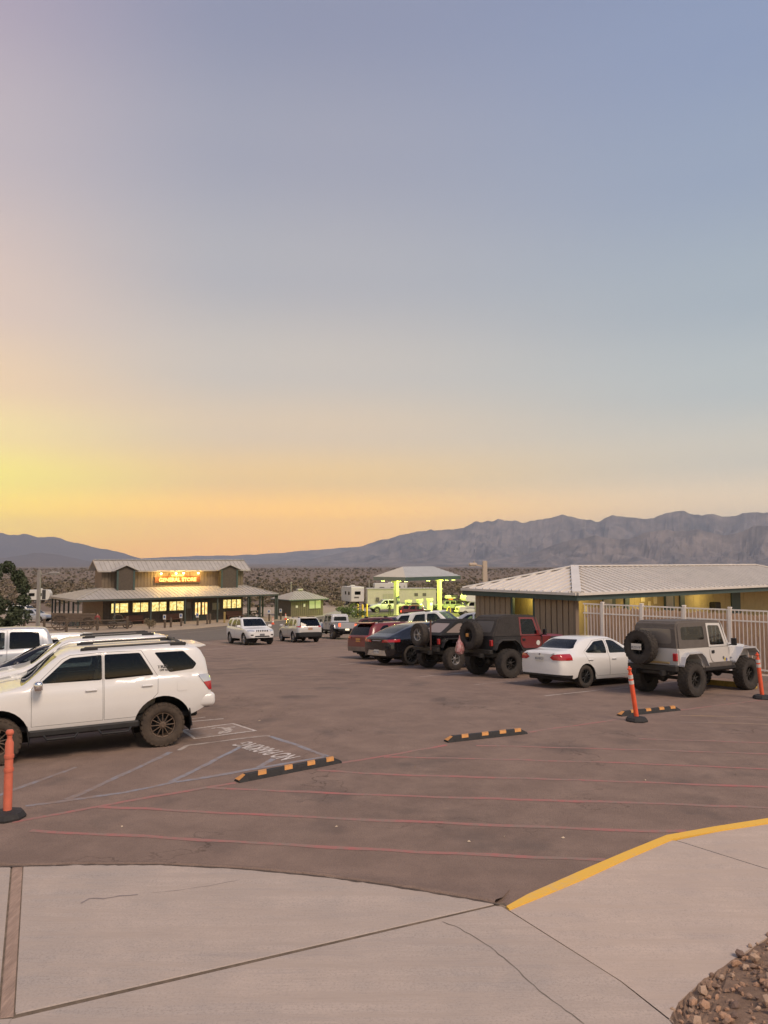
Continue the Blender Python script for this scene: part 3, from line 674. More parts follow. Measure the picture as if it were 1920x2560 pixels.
M_REDL = mat('red lamp lens', (.42, .018, .022), .15, 0, coat=.8)
M_REDLIT = mat('lit tail lamp', (.8, .06, .03), .3, emit=(1, .12, .04), estr=2.2)
M_AMBLIT = mat('lit amber lamp', (.9, .3, .05), .3, emit=(1, .42, .08), estr=2.2)
M_CLEAR = mat('clear lamp lens', (.62, .62, .62), .12, .4, coat=1.)
M_PLATE = mat('plate white', (.66, .64, .58), .5)
M_PLATEO = mat('plate orange', (.62, .30, .07), .5)
M_INK = mat('plate ink', (.05, .06, .12), .6)
M_GL = glass('car glass', .5); M_GLT = glass('tinted car glass', .10); M_GLK = glass('privacy glass', .035)
M_PLATELIT = mat('self-lit plate', (.9, .9, .8), .3, emit=(1, .85, .5), estr=.8)
WCACHE = {}
def wheel_meshes(r, w, rim, nsp, rimm, tyrem, tread, deep):
    key = (r, w, rim, nsp, rimm.name, tyrem.name, tread, deep)
    if key in WCACHE: return WCACHE[key]
    bm = B(); h = w / 2; rr = r * rim
    prof = [(rr, -h * .82), (rr + (r - rr) * .18, -h * .96), (rr + (r - rr) * .55, -h * 1.0), (r * .965, -h * .88), (r * .992, -h * .66), (r, -h * .3), (r, h * .3), (r * .992, h * .66), (r * .965, h * .88), (rr + (r - rr) * .55, h), (rr + (r - rr) * .18, h * .96), (rr, h * .82), (rr * .97, h * .6), (rr * .97, -h * .6), (rr, -h * .82)]
    lathe(bm, prof, 36, 'y', cap=False)
    if tread:                                             # mud tyre: staggered blocks and shoulder lugs
        nb = 26
        for k in range(nb):
            a = 2 * math.pi * k / nb
            for yy, ww, off, rad in ((-h * .62, h * .5, 0, .988), (h * .62, h * .5, .5, .988), (-h * .12, h * .34, .5, 1.), (h * .2, h * .3, 0, 1.), (-h * .93, h * .16, .0, .945), (h * .93, h * .16, .5, .945)):
                t = a + off * 2 * math.pi / nb; c = Vector((math.cos(t) * r * rad, yy, math.sin(t) * r * rad))
                rot = Matrix.Rotation(-t, 3, 'Y'); dp = .018 if abs(yy) < h * .9 else .022
                box(bm, c, (dp, ww, r * .13), 0, rot)
    me_t = bpy.data.meshes.new('tyre'); bm.normal_update(); bm.to_mesh(me_t); bm.free(); me_t.materials.append(tyrem)
    me_t.polygons.foreach_set('use_smooth', [True] * len(me_t.polygons)); me_t.set_sharp_from_angle(angle=R(38))
    # rim, its face towards +y
    bm = B(); d = h * (.35 if deep else .72)
    lathe(bm, [(rr * .97, h * .80), (rr * .90, h * .76), (rr * .86, h * .3), (rr * .84, -h * .55)], 30, 'y', cap=False)
    lathe(bm, [(rr * .30, d - .02), (rr * .27, d + .02), (rr * .17, d + .028), (rr * .15, d + .045), (0.001, d + .045)], 16, 'y')
    for k in range(nsp):
        t = 2 * math.pi * k / nsp; sw = min(.10, 2.2 * rr / nsp * .42)
        c = Vector((math.cos(t), 0, math.sin(t)))
        if deep and nsp <= 8:
            pass
        bar(bm, c * rr * .2 + Vector((0, d + .005, 0)), c * rr * .9 + Vector((0, d + (.0 if deep else .012), 0)), .035, sw, up=(0, 1, 0)) if False else box(bm, c * rr * .56 + Vector((0, d, 0)), (rr * .72, .035, sw), .008, Matrix.Rotation(-t, 3, 'Y'))
    me_r = bpy.data.meshes.new('rim'); bmesh.ops.recalc_face_normals(bm, faces=bm.faces); bm.to_mesh(me_r); bm.free(); me_r.materials.append(rimm)
    # brake drum / hub behind the spokes
    bm = B(); lathe(bm, [(rr * .5, -h * .5), (rr * .5, d - .07), (.001, d - .07)], 20, 'y'); lathe(bm, [(rr * .83, -h * .55), (.001, -h * .55)], 20, 'y', cap=False)
    me_h = bpy.data.meshes.new('wheel'); bmesh.ops.recalc_face_normals(bm, faces=bm.faces); bm.to_mesh(me_h); bm.free(); me_h.materials.append(M_DARK)
    WCACHE[key] = (me_t, me_r, me_h); return WCACHE[key]
def add_wheel(parent, x, y, r, w=.24, rim=.62, nsp=10, rimm=None, tyrem=None, tread=False, deep=False, name='wheel', rot=None, z=None):
    mt, mr_, mh = wheel_meshes(r, w, rim, nsp, rimm or M_ALLOY, tyrem or M_RUB, tread, deep)
    wh = link(bpy.data.objects.new(name, mh), parent); wh.location = (x, y, r if z is None else z)
    if rot: wh.rotation_euler = rot
    else: wh.rotation_euler = (0, random.uniform(0, 6), 0 if y > 0 else math.pi)
    link(bpy.data.objects.new('tyre', mt), wh); link(bpy.data.objects.new('rim', mr_), wh); return wh
def loft(S):
    """car body as one smooth skin. x forward, y left; keys are (x, value) from rear to front"""
    L, W = S['L'], S['W']; top, sh = pchip(S['top']), pchip(S['sh']); hwf = pchip(S['hw']); bot = pchip(S['bot']); rwf = pchip(S['rw'])
    xs = set()
    x = -L / 2
    while x < L / 2: xs.add(round(x, 3)); x += .085
    xs.add(L / 2); xs |= {round(k[0], 3) for k in S['top'] if -L / 2 <= k[0] <= L / 2}
    wz = S['r'] + S.get('archz', 0); AR = S['arch']
    arches = [S['xf'], S['xr']]
    for xw in arches:
        xs = {q for q in xs if abs(q - xw) > AR + .03}
        for k in range(0, 17):
            t = math.pi * k / 16; xs.add(round(xw + AR * math.cos(t), 4))
    xs = sorted(xs); xs = [q for i, q in enumerate(xs) if i == 0 or q - xs[i - 1] > .006]
    NL, NU, NR = 10, 7, 6
    PR = S.get('prof', [(0, .945), (.12, .975), (.42, 1.), (.62, .995), (.80, .985), (.93, .965), (1., .93)]); prf = pchip(PR)
    bm = bmesh.new(); rows = []
    for q in xs:
        b0 = bot(q); zb = b0
        for xw in arches:
            if abs(q - xw) < AR + 1e-4: zb = max(zb, wz + math.sqrt(max(0, AR * AR - (q - xw) ** 2)))
        s = sh(q); t = max(top(q), s + .012); hw = hwf(q); zb = min(zb, s - .05)
        cr = min(S.get('cr', .10), .10 * (t - s) + .018); rw = min(rwf(q), hw * .9); ze = max(t - cr, s + .004)
        pts = []
        for j in range(NL + 1):
            z = zb + (s - zb) * j / NL; pts.append((hw * prf((z - b0) / (s - b0)), z))
        y0 = hw * .93
        for j in range(1, NU + 1):
            k = j / NU; pts.append((y0 + (rw - y0) * k + .025 * math.sin(math.pi * k) * min(1, (t - s) / .4), s + (ze - s) * k))
        for j in range(1, NR + 1):
            a = math.pi / 2 * j / NR; pts.append((rw * math.cos(a) ** .75 if j < NR else 0, ze + (t - ze) * math.sin(a)))
        left = [bm.verts.new((q, p[0], p[1])) for p in pts]; right = [bm.verts.new((q, -p[0], p[1])) for p in pts[:-1]]
        rows.append(left + right[::-1])
    for a, b in zip(rows, rows[1:]):
        for k in range(len(a) - 1): bm.faces.new((a[k], a[k + 1], b[k + 1], b[k]))
    for rw_ in (rows[0], rows[-1]):
        n = len(rw_)
        for k in range(n // 2):
            i, j = k, n - 1 - k
            if j - i > 2: bm.faces.new((rw_[i], rw_[i + 1], rw_[j - 1], rw_[j]))
            elif j - i == 2: bm.faces.new((rw_[i], rw_[i + 1], rw_[j]))
    bmesh.ops.recalc_face_normals(bm, faces=bm.faces)
    c = sum((f.calc_center_median().dot(f.normal) - .8 * f.normal.z for f in bm.faces)) 
    if c < 0: bmesh.ops.reverse_faces(bm, faces=bm.faces[:])
    return bm
def suv_spec(L, W, H, belt, hood, xc, xw, xr, xf, xb, r, sill, arch=None, rake=.12, rwf=.80, tail=None, nose=.34, dep=.18, app=.2, notch=None, arcz=0.):
    """key lines of a two-box (or, with notch, three-box) body"""
    h = L / 2; tl = tail if tail is not None else belt + .02
    top = [(-h, tl - .05), (-h + .025, tl)]
    if notch:                                             # boot lid from -h to notch x at height tl
        top = [(-h, tl - .10), (-h + .06, tl - .01), (notch, tl + .045), (xr, H - .075), (xr + .3, H - .012)]
    else: top += [(-h + rake, (tl + H) / 2 + .10), (xr, H - .06), (xr + .22, H - .015)]
    top += [((xr + xw) / 2, H), (xw + .12 - .3, H - .012), (xw, H - .06), (xc, hood + .055), (xc + .12, hood + .015), (h - .55, hood - .055), (h - .2, hood - .14), (h - .05, hood - nose * .8), (h, hood - nose)]
    sh = [(-h, tl - .09), (-h + .2, belt + (.03 if not notch else .0)), (0, belt - .01), (xc, belt - .03), (h - .6, hood - .10), (h - .2, hood - .2), (h, hood - nose - .05)]
    hw = [(-h, W * .40), (-h + .06, W * .44), (-h + .3, W * .485), (-h + .9, W * .5), (h - 1.0, W * .5), (h - .45, W * .48), (h - .15, W * .43), (h - .04, W * .37), (h, W * .33)]
    rw = [(-h, W * .5 * rwf - .06), (xr, W * .5 * rwf - .02), (xr + .6, W * .5 * rwf), (xw - .2, W * .5 * rwf), (xc, W * .5 * .80), (h, W * .5 * .62)]
    bot = [(-h, sill + dep), (xb - .45, sill + .04), (xb + .5, sill), (xf - .5, sill), (xf + .45, sill + .03), (h, sill + app)]
    return dict(L=L, W=W, H=H, top=top, sh=sh, hw=hw, rw=rw, bot=bot, xf=xf, xr=xb, r=r, arch=arch or r + .07, archz=arcz, belt=belt, hood=hood, xc=xc, xw=xw, rr=xr, sill=sill)
SEAT = {}
def seat_mesh():
    if 'm' not in SEAT:
        bm = B(); box(bm, (0, 0, .12), (.52, .5, .2), .06, seg=2); box(bm, (-.28, 0, .48), (.18, .48, .66), .06, Matrix.Rotation(-.22, 3, 'Y'), 2); box(bm, (-.38, 0, .9), (.12, .26, .17), .05, Matrix.Rotation(-.15, 3, 'Y'), 2)
        me = bpy.data.meshes.new('seat'); bm.to_mesh(me); bm.free(); me.materials.append(M_SEAT); SEAT['m'] = me
    return SEAT['m']
def sidekeep(s, ylim=.3): return lambda f: f.calc_center_median().y * s > ylim
def make_car(name, label, cat, S, paint, doors=(), windows=(), front=True, rear=None, lamps=(), wheel={}, group=None, seats=True, mirror=None, handles=True, clad=None, windshield=None, rails=None, spoiler=None, plates=None, plate_txt=None, wells=True, plate_z=.85, plate_m=None, gap=.006, mirrorm=None, trackin=.0, seatm=None):
    root = empty(name, label, cat, group)
    bm = loft(S); L, W, H = S['L'], S['W'], S['H']; h = L / 2
    lining = bmesh.new(); parts = []
    # cladding along the lower body: everything below a line, both sides
    if clad:
        for s in (1, -1):
            cb = cut(bm, clad['poly'], 'y', lambda f, s=s: f.calc_center_median().y * s > 0., .006); parts.append(('lower_cladding', cb, clad['m'], None))
    lampb = []
    for nm, ax, poly, m_, off, sides in lamps:             # lamps, grilles, panels cut out of the skin
        for s in sides:
            if ax == 'y': cb = cut(bm, poly, 'y', lambda f, s=s: f.calc_center_median().y * s > .2, off)
            elif ax in ('x-', 'x+'):
                pl = [(p[0] * s, p[1]) for p in poly]; e = -1 if ax == 'x-' else 1; lim = .42
                cb = cut(bm, pl, 'x', lambda f, e=e: f.calc_center_median().x * e > h - lim, off)
            lampb.append((nm, cb, m_))
    wn = [dict(poly=w[0], glass=w[1], door=w[2]) for w in windows]
    for s in (1, -1):
        dobj = []
        for i, dp in enumerate(doors):
            d = cut(bm, dp, 'y', sidekeep(s)); d2 = cut(d, shrink(dp, gap), 'y', lambda f: True); d.free(); dobj.append(d2)
        panes = {}
        for w in wn:
            src = dobj[w['door']] if w['door'] is not None and w['door'] < len(dobj) else bm
            pb = cut(src, rpoly(w['poly'], S.get('wr', .06)), 'y', sidekeep(s), -.006); panes.setdefault(w['door'], []).append((pb, w['glass']))
        for i, d2 in enumerate(dobj):
            for f in d2.faces: pass
            _copy_in(lining, d2, -.03)
            do = bobj('door', d2, paint, root, True, recalc=False)
            for pb, gm in panes.get(i, []): bobj('window_pane', pb, gm, do, True, recalc=False)
            if handles:
                xs_ = [p[0] for p in doors[i]]; zz = S['belt'] - .14; yy = pchip(S['hw'])(min(xs_) + .2) * .99
                hb = B(); box(hb, (min(xs_) + .20, s * (yy + .012), zz), (.20, .03, .035), .012); bobj('handle', hb, handles if not isinstance(handles, bool) else paint, do)
        for pb, gm in panes.get(None, []): bobj('window_pane', pb, gm, root, True, recalc=False)
    if windshield:
        y0, z0, y1, z1 = windshield; pb = cut(bm, rpoly([(-y0, z0), (y0, z0), (y1, z1), (-y1, z1)], .05), 'x', lambda f: f.calc_center_median().x > S['xw'] - .25 and f.calc_center_median().x < S['xc'] + .3, -.006)
        bobj('windshield', pb, M_GL, root, True, recalc=False)
    if rear:
        y0, z0, y1, z1, gm = rear; pb = cut(bm, rpoly([(-y0, z0), (y0, z0), (y1, z1), (-y1, z1)], .06), 'x', lambda f: f.calc_center_median().x < S['rr'] + .15 , -.006)
        bobj('rear_window', pb, gm, root, True, recalc=False)
    _copy_in(lining, bm, -.03)
    bobj('body', bm, paint, root, True, recalc=False)
    bobj('interior_lining', lining, M_INT, root, True, recalc=False)
    for nm, cb, m_, _ in parts: bobj(nm, cb, m_, root, True, recalc=False)
    for nm, cb, m_ in lampb:
        if len(cb.faces): bobj(nm, cb, m_, root, True, recalc=False)
        else: cb.free()
    # chassis
    ub = B(); box(ub, (0, 0, S['sill'] + .04), (L - .5, W * .80, .12), .03)
    prism(ub, [(S['xf'] - S['arch'] - .1, S['sill'] + .1), (S['xf'] - S['arch'] - .1, S['belt'] - .3), (S['xr'] + S['arch'] + .1, S['belt'] - .42), (S['xr'] + S['arch'] + .1, S['sill'] + .1)], -W * .36, W * .36)
    bobj('underbody', ub, M_DARK, root)
    if wells:
        for xw in (S['xf'], S['xr']):
            for s in (1, -1):
                wb = B(); rr_ = S['arch'] + .012; vs = []
                yo, yi = s * (pchip(S['hw'])(xw) - .045), s * .36; z0 = S['r'] + S['archz']
                ring = [(math.cos(R(t)) * rr_ + xw, math.sin(R(t)) * rr_ + z0) for t in range(-25, 206, 15)]
                a = [wb.verts.new((p[0], yo, p[1])) for p in ring]; b = [wb.verts.new((p[0], yi, p[1])) for p in ring]
                for k in range(len(ring) - 1): wb.faces.new((a[k], a[k + 1], b[k + 1], b[k]))
                wb.faces.new(b); bobj('wheel_well', wb, M_DARK, root)
    wk = dict(r=S['r'], w=.235); wk.update(wheel)
    tr = W / 2 - wk['w'] / 2 - .035 - trackin
    for xw in (S['xf'], S['xr']):
        for s in (1, -1): add_wheel(root, xw, s * tr, **wk)
    S['track'] = tr
    if seats:
        rows_ = [S['xc'] - 1.12, S['xc'] - 2.05]
        for i, x in enumerate(rows_):
            for y in (.38, -.38):
                st = link(bpy.data.objects.new('seat', seat_mesh()), root); st.location = (x, y, S['belt'] - .72)
        db = B(); box(db, (S['xc'] - .28, 0, S['belt'] - .16), (.42, W * .78, .2), .06); bobj('dashboard', db, M_INT, root)
        sw = B(); lathe(sw, [(.19, -.012), (.205, 0), (.19, .012), (.175, 0), (.19, -.012)], 20, 'x'); o = bobj('steering_wheel', sw, M_INT, root); o.location = (S['xc'] - .6, .38, S['belt'] - .02); o.rotation_euler = (0, R(-22), 0)
    if mirror:
        mx, mz = mirror
        for s in (1, -1):
            mb = B(); box(mb, (mx, s * (W / 2 + .10), mz), (.15, .25, .17), .065, seg=4); box(mb, (mx + .02, s * (W / 2 - .02), mz - .05), (.06, .1, .05), .01)
            mo = bobj('mirror', mb, mirrorm or paint, root, True, 50); g2 = B(); box(g2, (mx - .068, s * (W / 2 + .10), mz), (.008, .19, .125), .003); bobj('mirror_glass', g2, M_CHROME, mo)
    if rails:
        x0, x1, zr, yr = rails
        for s in (1, -1):
            rb = B(); tube(rb, [(x0, s * yr, zr - .07), (x0 + .05, s * yr, zr), (x1 - .08, s * yr, zr), (x1, s * yr, zr - .07)], .022, 6); box(rb, (x0 + .12, s * yr, zr - .03), (.3, .05, .06), .015); box(rb, (x1 - .15, s * yr, zr - .03), (.3, .05, .06), .015); bobj('roof_rail', rb, M_TRIM, root)
    if spoiler:
        sb = B(); x0, zs, ws = spoiler; prism(sb, [(x0 + .28, zs), (x0 - .06, zs - .035), (x0 - .075, zs - .06), (x0 + .05, zs - .085), (x0 + .28, zs - .05)], -ws, ws)
        bmesh.ops.bevel(sb, geom=sb.edges[:], offset=.012, segments=2, affect='EDGES'); bobj('spoiler', sb, paint, root)
    if plates:
        for px_, e in plates:
            pb = B(); box(pb, (px_, 0, plate_z), (.012, .31, .155), .004); po = bobj('licence_plate', pb, plate_m or M_PLATE, root)
            text_obj('lettering', plate_txt or '7KXP 482', .085, M_INK, po, (px_ + e * .008, 0, plate_z - .005), (math.pi / 2, 0, e * math.pi / 2), .001)
    return root
def _copy_in(dst, src, off):
    src.normal_update(); mp = {}
    for f in src.faces:
        vs = []
        for v in f.verts:
            if v not in mp: mp[v] = dst.verts.new(v.co + v.normal * off)
            vs.append(mp[v])
        try: dst.faces.new(vs)
        except ValueError: pass
def put(root, S, wheel, pix, heading, track=None):
    """stand the vehicle so that one tyre ('fl','fr','rl','rr') touches the ground at a place of the photograph"""
    P = g(*pix); h = R(heading); xw = S['xf'] if wheel[0] == 'f' else S['xr']; t = (track or S['track']) * (1 if wheel[1] == 'l' else -1)
    x = P.x - (xw * math.cos(h) - t * math.sin(h)); y = P.y - (xw * math.sin(h) + t * math.cos(h))
    return ground_pose(root, x, y, h)
# ------------------------------------------------------------------ parked vehicles, left row
WHITE = car_paint('white paint', (.74, .73, .71), .3, .16)
WHITE2 = car_paint('clean white paint', (.78, .77, .75), .28, .07)
SILVER = car_paint('silver paint', (.50, .51, .53), .3, .12, metal=.35)
BLACK = car_paint('black paint', (.006, .006, .008), .16, .015)
MAROON = car_paint('maroon paint', (.11, .013, .018), .28, .12, metal=.2)
REDP = car_paint('red paint', (.17, .014, .016), .3, .18)
GREYS = car_paint('grey paint', (.20, .21, .23), .3, .12, metal=.3)

def four_runner():
    S = suv_spec(4.62, 1.90, 1.87, 1.29, 1.22, 1.06, .36, -2.0, 1.37, -1.40, .395, .50, arch=.515, rake=.10, rwf=.835, tail=1.24, dep=.22, app=.28, arcz=.03); S['cr'] = .075; S['wr'] = .035
    S['hw'] = [(-2.31, .83), (-2.27, .87), (-2.1, .925), (-1.6, .95), (1.4, .95), (1.85, .92), (2.15, .83), (2.27, .72), (2.31, .64)]; S['top'][:4] = [(-2.31, 1.21), (-2.285, 1.26), (-2.22, 1.60), (-2.06, 1.815)]
    fd = [(.83, .60), (.83, 1.25), (.34, 1.72), (.20, 1.785), (-.35, 1.80), (-.35, .60)]
    rd = [(-.365, .60), (-.365, 1.80), (-1.03, 1.79), (-1.32, 1.30), (-1.31, 1.0), (-.93, .60)]
    w = [([(.70, 1.325), (.30, 1.685), (.19, 1.74), (-.335, 1.757), (-.335, 1.312)], M_GL, 0), ([(-.38, 1.312), (-.38, 1.757), (-1.0, 1.75), (-1.245, 1.33)], M_GLK, 1), ([(-1.26, 1.735), (-1.80, 1.73), (-2.04, 1.48), (-1.97, 1.385), (-1.53, 1.355)], M_GLK, None)]
    lamps = [('tail_lamp', 'y', [(-2.05, 1.27), (-2.4, 1.27), (-2.4, 1.13), (-2.15, 1.13)], M_CLEAR, .012, (1, -1)), ('tail_lamp', 'y', [(-2.15, 1.13), (-2.4, 1.13), (-2.4, .97), (-2.26, .97)], M_REDL, .012, (1, -1)),
             ('fuel_door', 'y', rpoly([(-1.66, 1.00), (-1.66, 1.18), (-1.86, 1.18), (-1.86, 1.00)], .05), WHITE, .006, (1,))]
    o = make_car('sport_utility', 'muddy lifted white SUV with black roof rails and bronze wheels, nearest the camera', 'SUV', S, WHITE, [fd, rd], w, windshield=(.76, 1.30, .66, 1.76), rear=(.62, 1.32, .58, 1.72, M_GLK), lamps=lamps,
                 wheel=dict(r=.395, w=.285, rim=.59, nsp=12, rimm=M_BRONZE, tyrem=M_RUBD, tread=True), group='cars in the near row', mirror=(.72, 1.31), mirrorm=M_CHROME, rails=(-1.85, .02, 1.885, .64), spoiler=(-2.20, 1.842, .60), plates=[(-2.33, -1)])
    # bumper, steps, flaps, flares, badges
    bb = B(); box(bb, (-2.19, 0, .785), (.40, 1.82, .26), .11, seg=5); bobj('rear_bumper', bb, WHITE, o, True, 60); bb = B(); box(bb, (-2.15, 0, .66), (.36, 1.5, .07), .03); bobj('bumper_valance', bb, M_TRIM, o)
    for s in (1, -1):
        st = B(); box(st, (-.05, s * .90, .475), (1.86, .09, .13), .03); 
        for x in (.35, -.55):
            tube(st, [(x + .30, s * .90, .46), (x + .22, s * 1.0, .37), (x - .22, s * 1.0, .37), (x - .30, s * .90, .46)], .022, 6); box(st, (x, s * .985, .375), (.44, .09, .025), .008)
        bobj('side_step', st, M_TRIM, o)
        for x, z1 in ((-1.91, .62), (.88, .60)):
            fb = B(); box(fb, (x, s * .80, .50), (.02, .26, .34), .005, Matrix.Rotation(.12, 3, 'Y')); bobj('mud_flap', fb, M_TRIM, o)
    rack = B()
    box(rack, (-1.74, 0, 1.90), (.05, 1.24, .03), .008)
    bobj('roof_crossbar', rack, M_TRIM, o)
    text_obj('badge', 'TRD', .085, M_INT, o, (-1.40, .876, 1.47), (R(76), 0, math.pi), .002, .004, 1.1)
    text_obj('badge', 'OFF ROAD', .05, M_INT, o, (-1.47, .884, 1.405), (R(76), 0, math.pi), .002, .002)
    hb = B(); box(hb, (2.27, 0, .98), (.1, 1.2, .26), .04); bobj('grille', hb, M_TRIM, o)
    for s in (1, -1): hl = B(); box(hl, (2.13, s * .72, 1.0), (.2, .3, .2), .05); bobj('headlight', hl, M_CLEAR, o)
    put(o, S, 'rl', (405, 1864), 204.6); return o, S
FR, FRS = four_runner()

def row_pos(k, fwd=0.):
    """place k stalls behind the muddy SUV, moved fwd metres towards its nose"""
    h = R(204.6); return FR.location.x - .416 * -k * -2.72 + math.cos(h) * fwd, FR.location.y + .909 * k * 2.72 + math.sin(h) * fwd
def std_doors(S, xB, xR, tz):
    b, xc, xw, s = S['belt'], S['xc'], S['xw'], S['sill'] + .09
    f = [(xc - .24, s), (xc - .24, b - .03), (xw + .02, tz - .05), (xw - .12, tz), (xB + .007, tz + .01), (xB + .007, s)]
    r = [(xB - .007, s), (xB - .007, tz + .01), (xR + .28, tz - .01), (xR - .02, b + .02), (xR, b - .2), (xR + .34, s)]
    return [f, r]
def std_windows(S, xB, xR, tz, quarter=None, g1=None, g2=None):
    b, xc, xw = S['belt'], S['xc'], S['xw']
    w = [([(xc - .36, b + .03), (xw - .02, tz - .10), (xw - .13, tz - .055), (xB + .06, tz - .045), (xB + .06, b + .02)], g1 or M_GL, 0), ([(xB - .06, b + .02), (xB - .06, tz - .045), (xR + .30, tz - .06), (xR + .06, b + .05)], g2 or M_GLT, 1)]
    if quarter: w.append((quarter, g2 or M_GLK, None))
    return w
def gen_suv(name, label, paint, S, xB, xR, tz, quarter, lamps=(), group=None, wheel=None, **kw):
    H, b = S['H'], S['belt']
    return make_car(name, label, 'SUV', S, paint, std_doors(S, xB, xR, tz), std_windows(S, xB, xR, tz, quarter), windshield=(S['W'] * .40, S['hood'] + .09, S['W'] * .335, H - .10), rear=kw.pop('rear', (S['W'] * .33, b + .06, S['W'] * .28, H - .14, M_GLK)), lamps=lamps, group=group, wheel=wheel or dict(r=S['r'], w=.23, rim=.66, nsp=10), mirror=(S['xc'] - .32, b + .06), **kw)
# two white SUVs behind the muddy one
S = suv_spec(4.85, 1.92, 1.74, 1.12, 1.08, 1.25, .45, -2.0, 1.45, -1.42, .37, .40, rwf=.78, rake=.2)
q = [(-1.2, 1.62), (-1.7, 1.60), (-1.95, 1.42), (-1.6, 1.17), (-1.36, 1.17)]
A_ = gen_suv('sport_utility', 'white SUV with bright window trim, mostly hidden behind the muddy lifted one', WHITE2, S, -.25, -1.2, 1.655, q, group='cars in the near row')
ground_pose(A_, *row_pos(1, -.25), R(204.6))
B_ = gen_suv('sport_utility', 'white SUV, only its roof and windscreen showing, second behind the muddy lifted one', WHITE2, S, -.25, -1.2, 1.655, q, group='cars in the near row', rails=(-1.7, 0., 1.755, .58))
ground_pose(B_, *row_pos(2, -.3), R(204.6))
def sedan_spec(L=4.64, W=1.78, H=1.455): return suv_spec(L, W, H, .93, .92, 1.02, .12, -1.22, 1.38, -1.32, .318, .23, arch=.375, rwf=.74, tail=1.05, notch=-1.82, nose=.34, dep=.12, app=.1)
def gen_sedan(name, label, paint, group=None, lamps=(), S=None, wheel=None, **kw):
    S = S or sedan_spec(); H = S['H']
    fd = [(.78, .32), (.80, .90), (.14, 1.31), (.0, 1.365), (-.30, 1.375), (-.30, .32)]; rd = [(-.314, .32), (-.314, 1.375), (-.86, 1.33), (-1.34, 1.02), (-1.25, .78), (-.96, .42), (-.86, .32)]
    w = [([(.66, .955), (.12, 1.285), (.0, 1.325), (-.25, 1.335), (-.25, .955)], M_GL, 0), ([(-.37, .955), (-.37, 1.335), (-.80, 1.30), (-1.28, 1.02), (-1.20, .985)], M_GL, 1)]
    return make_car(name, label, 'car', S, paint, [fd, rd], w, windshield=(.70, 1.0, .56, 1.37), rear=kw.pop('rear', (.66, 1.11, .50, 1.36, M_GLT)), lamps=lamps, group=group, wheel=wheel or dict(r=.318, w=.21, rim=.66, nsp=9), mirror=(.62, .97), **kw), S
DS, S = gen_sedan('sedan', 'black sedan between the white SUVs and the silver pickup, only its roof showing', BLACK, 'cars in the near row')
ground_pose(DS, *row_pos(3, .6), R(204.6))
def pickup(name, label, paint, group=None, wheel=None, lit=False):
    S = suv_spec(5.89, 2.03, 1.95, 1.26, 1.22, 1.42, .72, -.98, 1.86, -1.82, .40, .50, arch=.49, rwf=.80, tail=1.30, notch=-1.12, nose=.22, dep=.2, app=.25, arcz=.02)
    S['top'] = [(-2.945, 1.26), (-2.92, 1.30), (-1.30, 1.31), (-1.24, 1.33), (-1.17, 1.6), (-1.05, 1.86), (-.9, 1.92), (0, 1.95), (.4, 1.94), (.72, 1.89), (1.42, 1.28), (1.54, 1.25), (2.4, 1.18), (2.75, 1.08), (2.9, .98), (2.945, .95)]
    S['sh'] = [(-2.945, 1.25), (-1.3, 1.27), (0, 1.25), (1.42, 1.22), (2.4, 1.10), (2.8, .95), (2.945, .88)]
    S['hw'] = [(-2.945, .93), (-2.8, .985), (-2.3, 1.0), (2.0, 1.01), (2.5, .99), (2.8, .92), (2.945, .78)]
    fd = [(1.18, .62), (1.18, 1.20), (.72, 1.78), (.58, 1.83), (.06, 1.85), (.06, .62)]; rd = [(.045, .62), (.045, 1.85), (-.92, 1.83), (-.98, .62)]
    w = [([(1.06, 1.29), (.68, 1.73), (.56, 1.78), (.12, 1.79), (.12, 1.28)], M_GL, 0), ([(-.01, 1.28), (-.01, 1.79), (-.82, 1.77), (-.86, 1.29)], M_GLK, 1)]
    lamps = [('tail_lamp', 'y', [(-2.80, 1.22), (-3.0, 1.22), (-3.0, .88), (-2.80, .88)], M_REDL, .01, (1, -1)), ('headlight', 'x+', [(.62, .92), (.93, .94), (.93, 1.12), (.62, 1.10)], M_CLEAR, .008, (1, -1)), ('grille', 'x+', [(-.56, .72), (.56, .72), (.56, 1.10), (-.56, 1.10)], M_TRIM, .008, (1,))]
    o = make_car(name, label, 'pickup truck', S, paint, [fd, rd], w, windshield=(.80, 1.36, .66, 1.85), rear=(.62, 1.42, .56, 1.80, M_GLK), lamps=lamps, group=group, wheel=wheel or dict(r=.40, w=.26, rim=.6, nsp=6), mirror=(1.1, 1.36), mirrorm=M_TRIM)
    bb = B(); box(bb, (-2.08, 0, 1.318), (1.55, 1.72, .012)); bobj('bed_liner', bb, M_TRIM, o)
    bm_ = B(); box(bm_, (2.93, 0, .66), (.14, 1.7, .22), .05, seg=2); bobj('front_bumper', bm_, M_CHROME, o); bm_ = B(); box(bm_, (-2.97, 0, .72), (.14, 1.75, .18), .04, seg=2); bobj('rear_bumper', bm_, M_CHROME, o)
    return o, S
PK, S = pickup('pickup_truck', 'silver crew cab pickup facing out of the frame beyond the white SUVs', SILVER, 'cars in the near row')
ground_pose(PK, *row_pos(4, 1.5), R(204.6))
S = suv_spec(4.5, 1.85, 1.66, 1.06, 1.0, 1.15, .4, -1.75, 1.35, -1.3, .35, .30, rwf=.78, rake=.3)
W6 = gen_suv('hatchback', 'white car whose rear spoiler shows past the silver pickup cab', WHITE2, S, -.25, -1.15, 1.57, [(-1.2, 1.53), (-1.5, 1.5), (-1.75, 1.34), (-1.4, 1.12), (-1.28, 1.12)], group='cars in the near row', spoiler=(-1.98, 1.64, .56))
ground_pose(W6, *row_pos(5, .95), R(204.6))

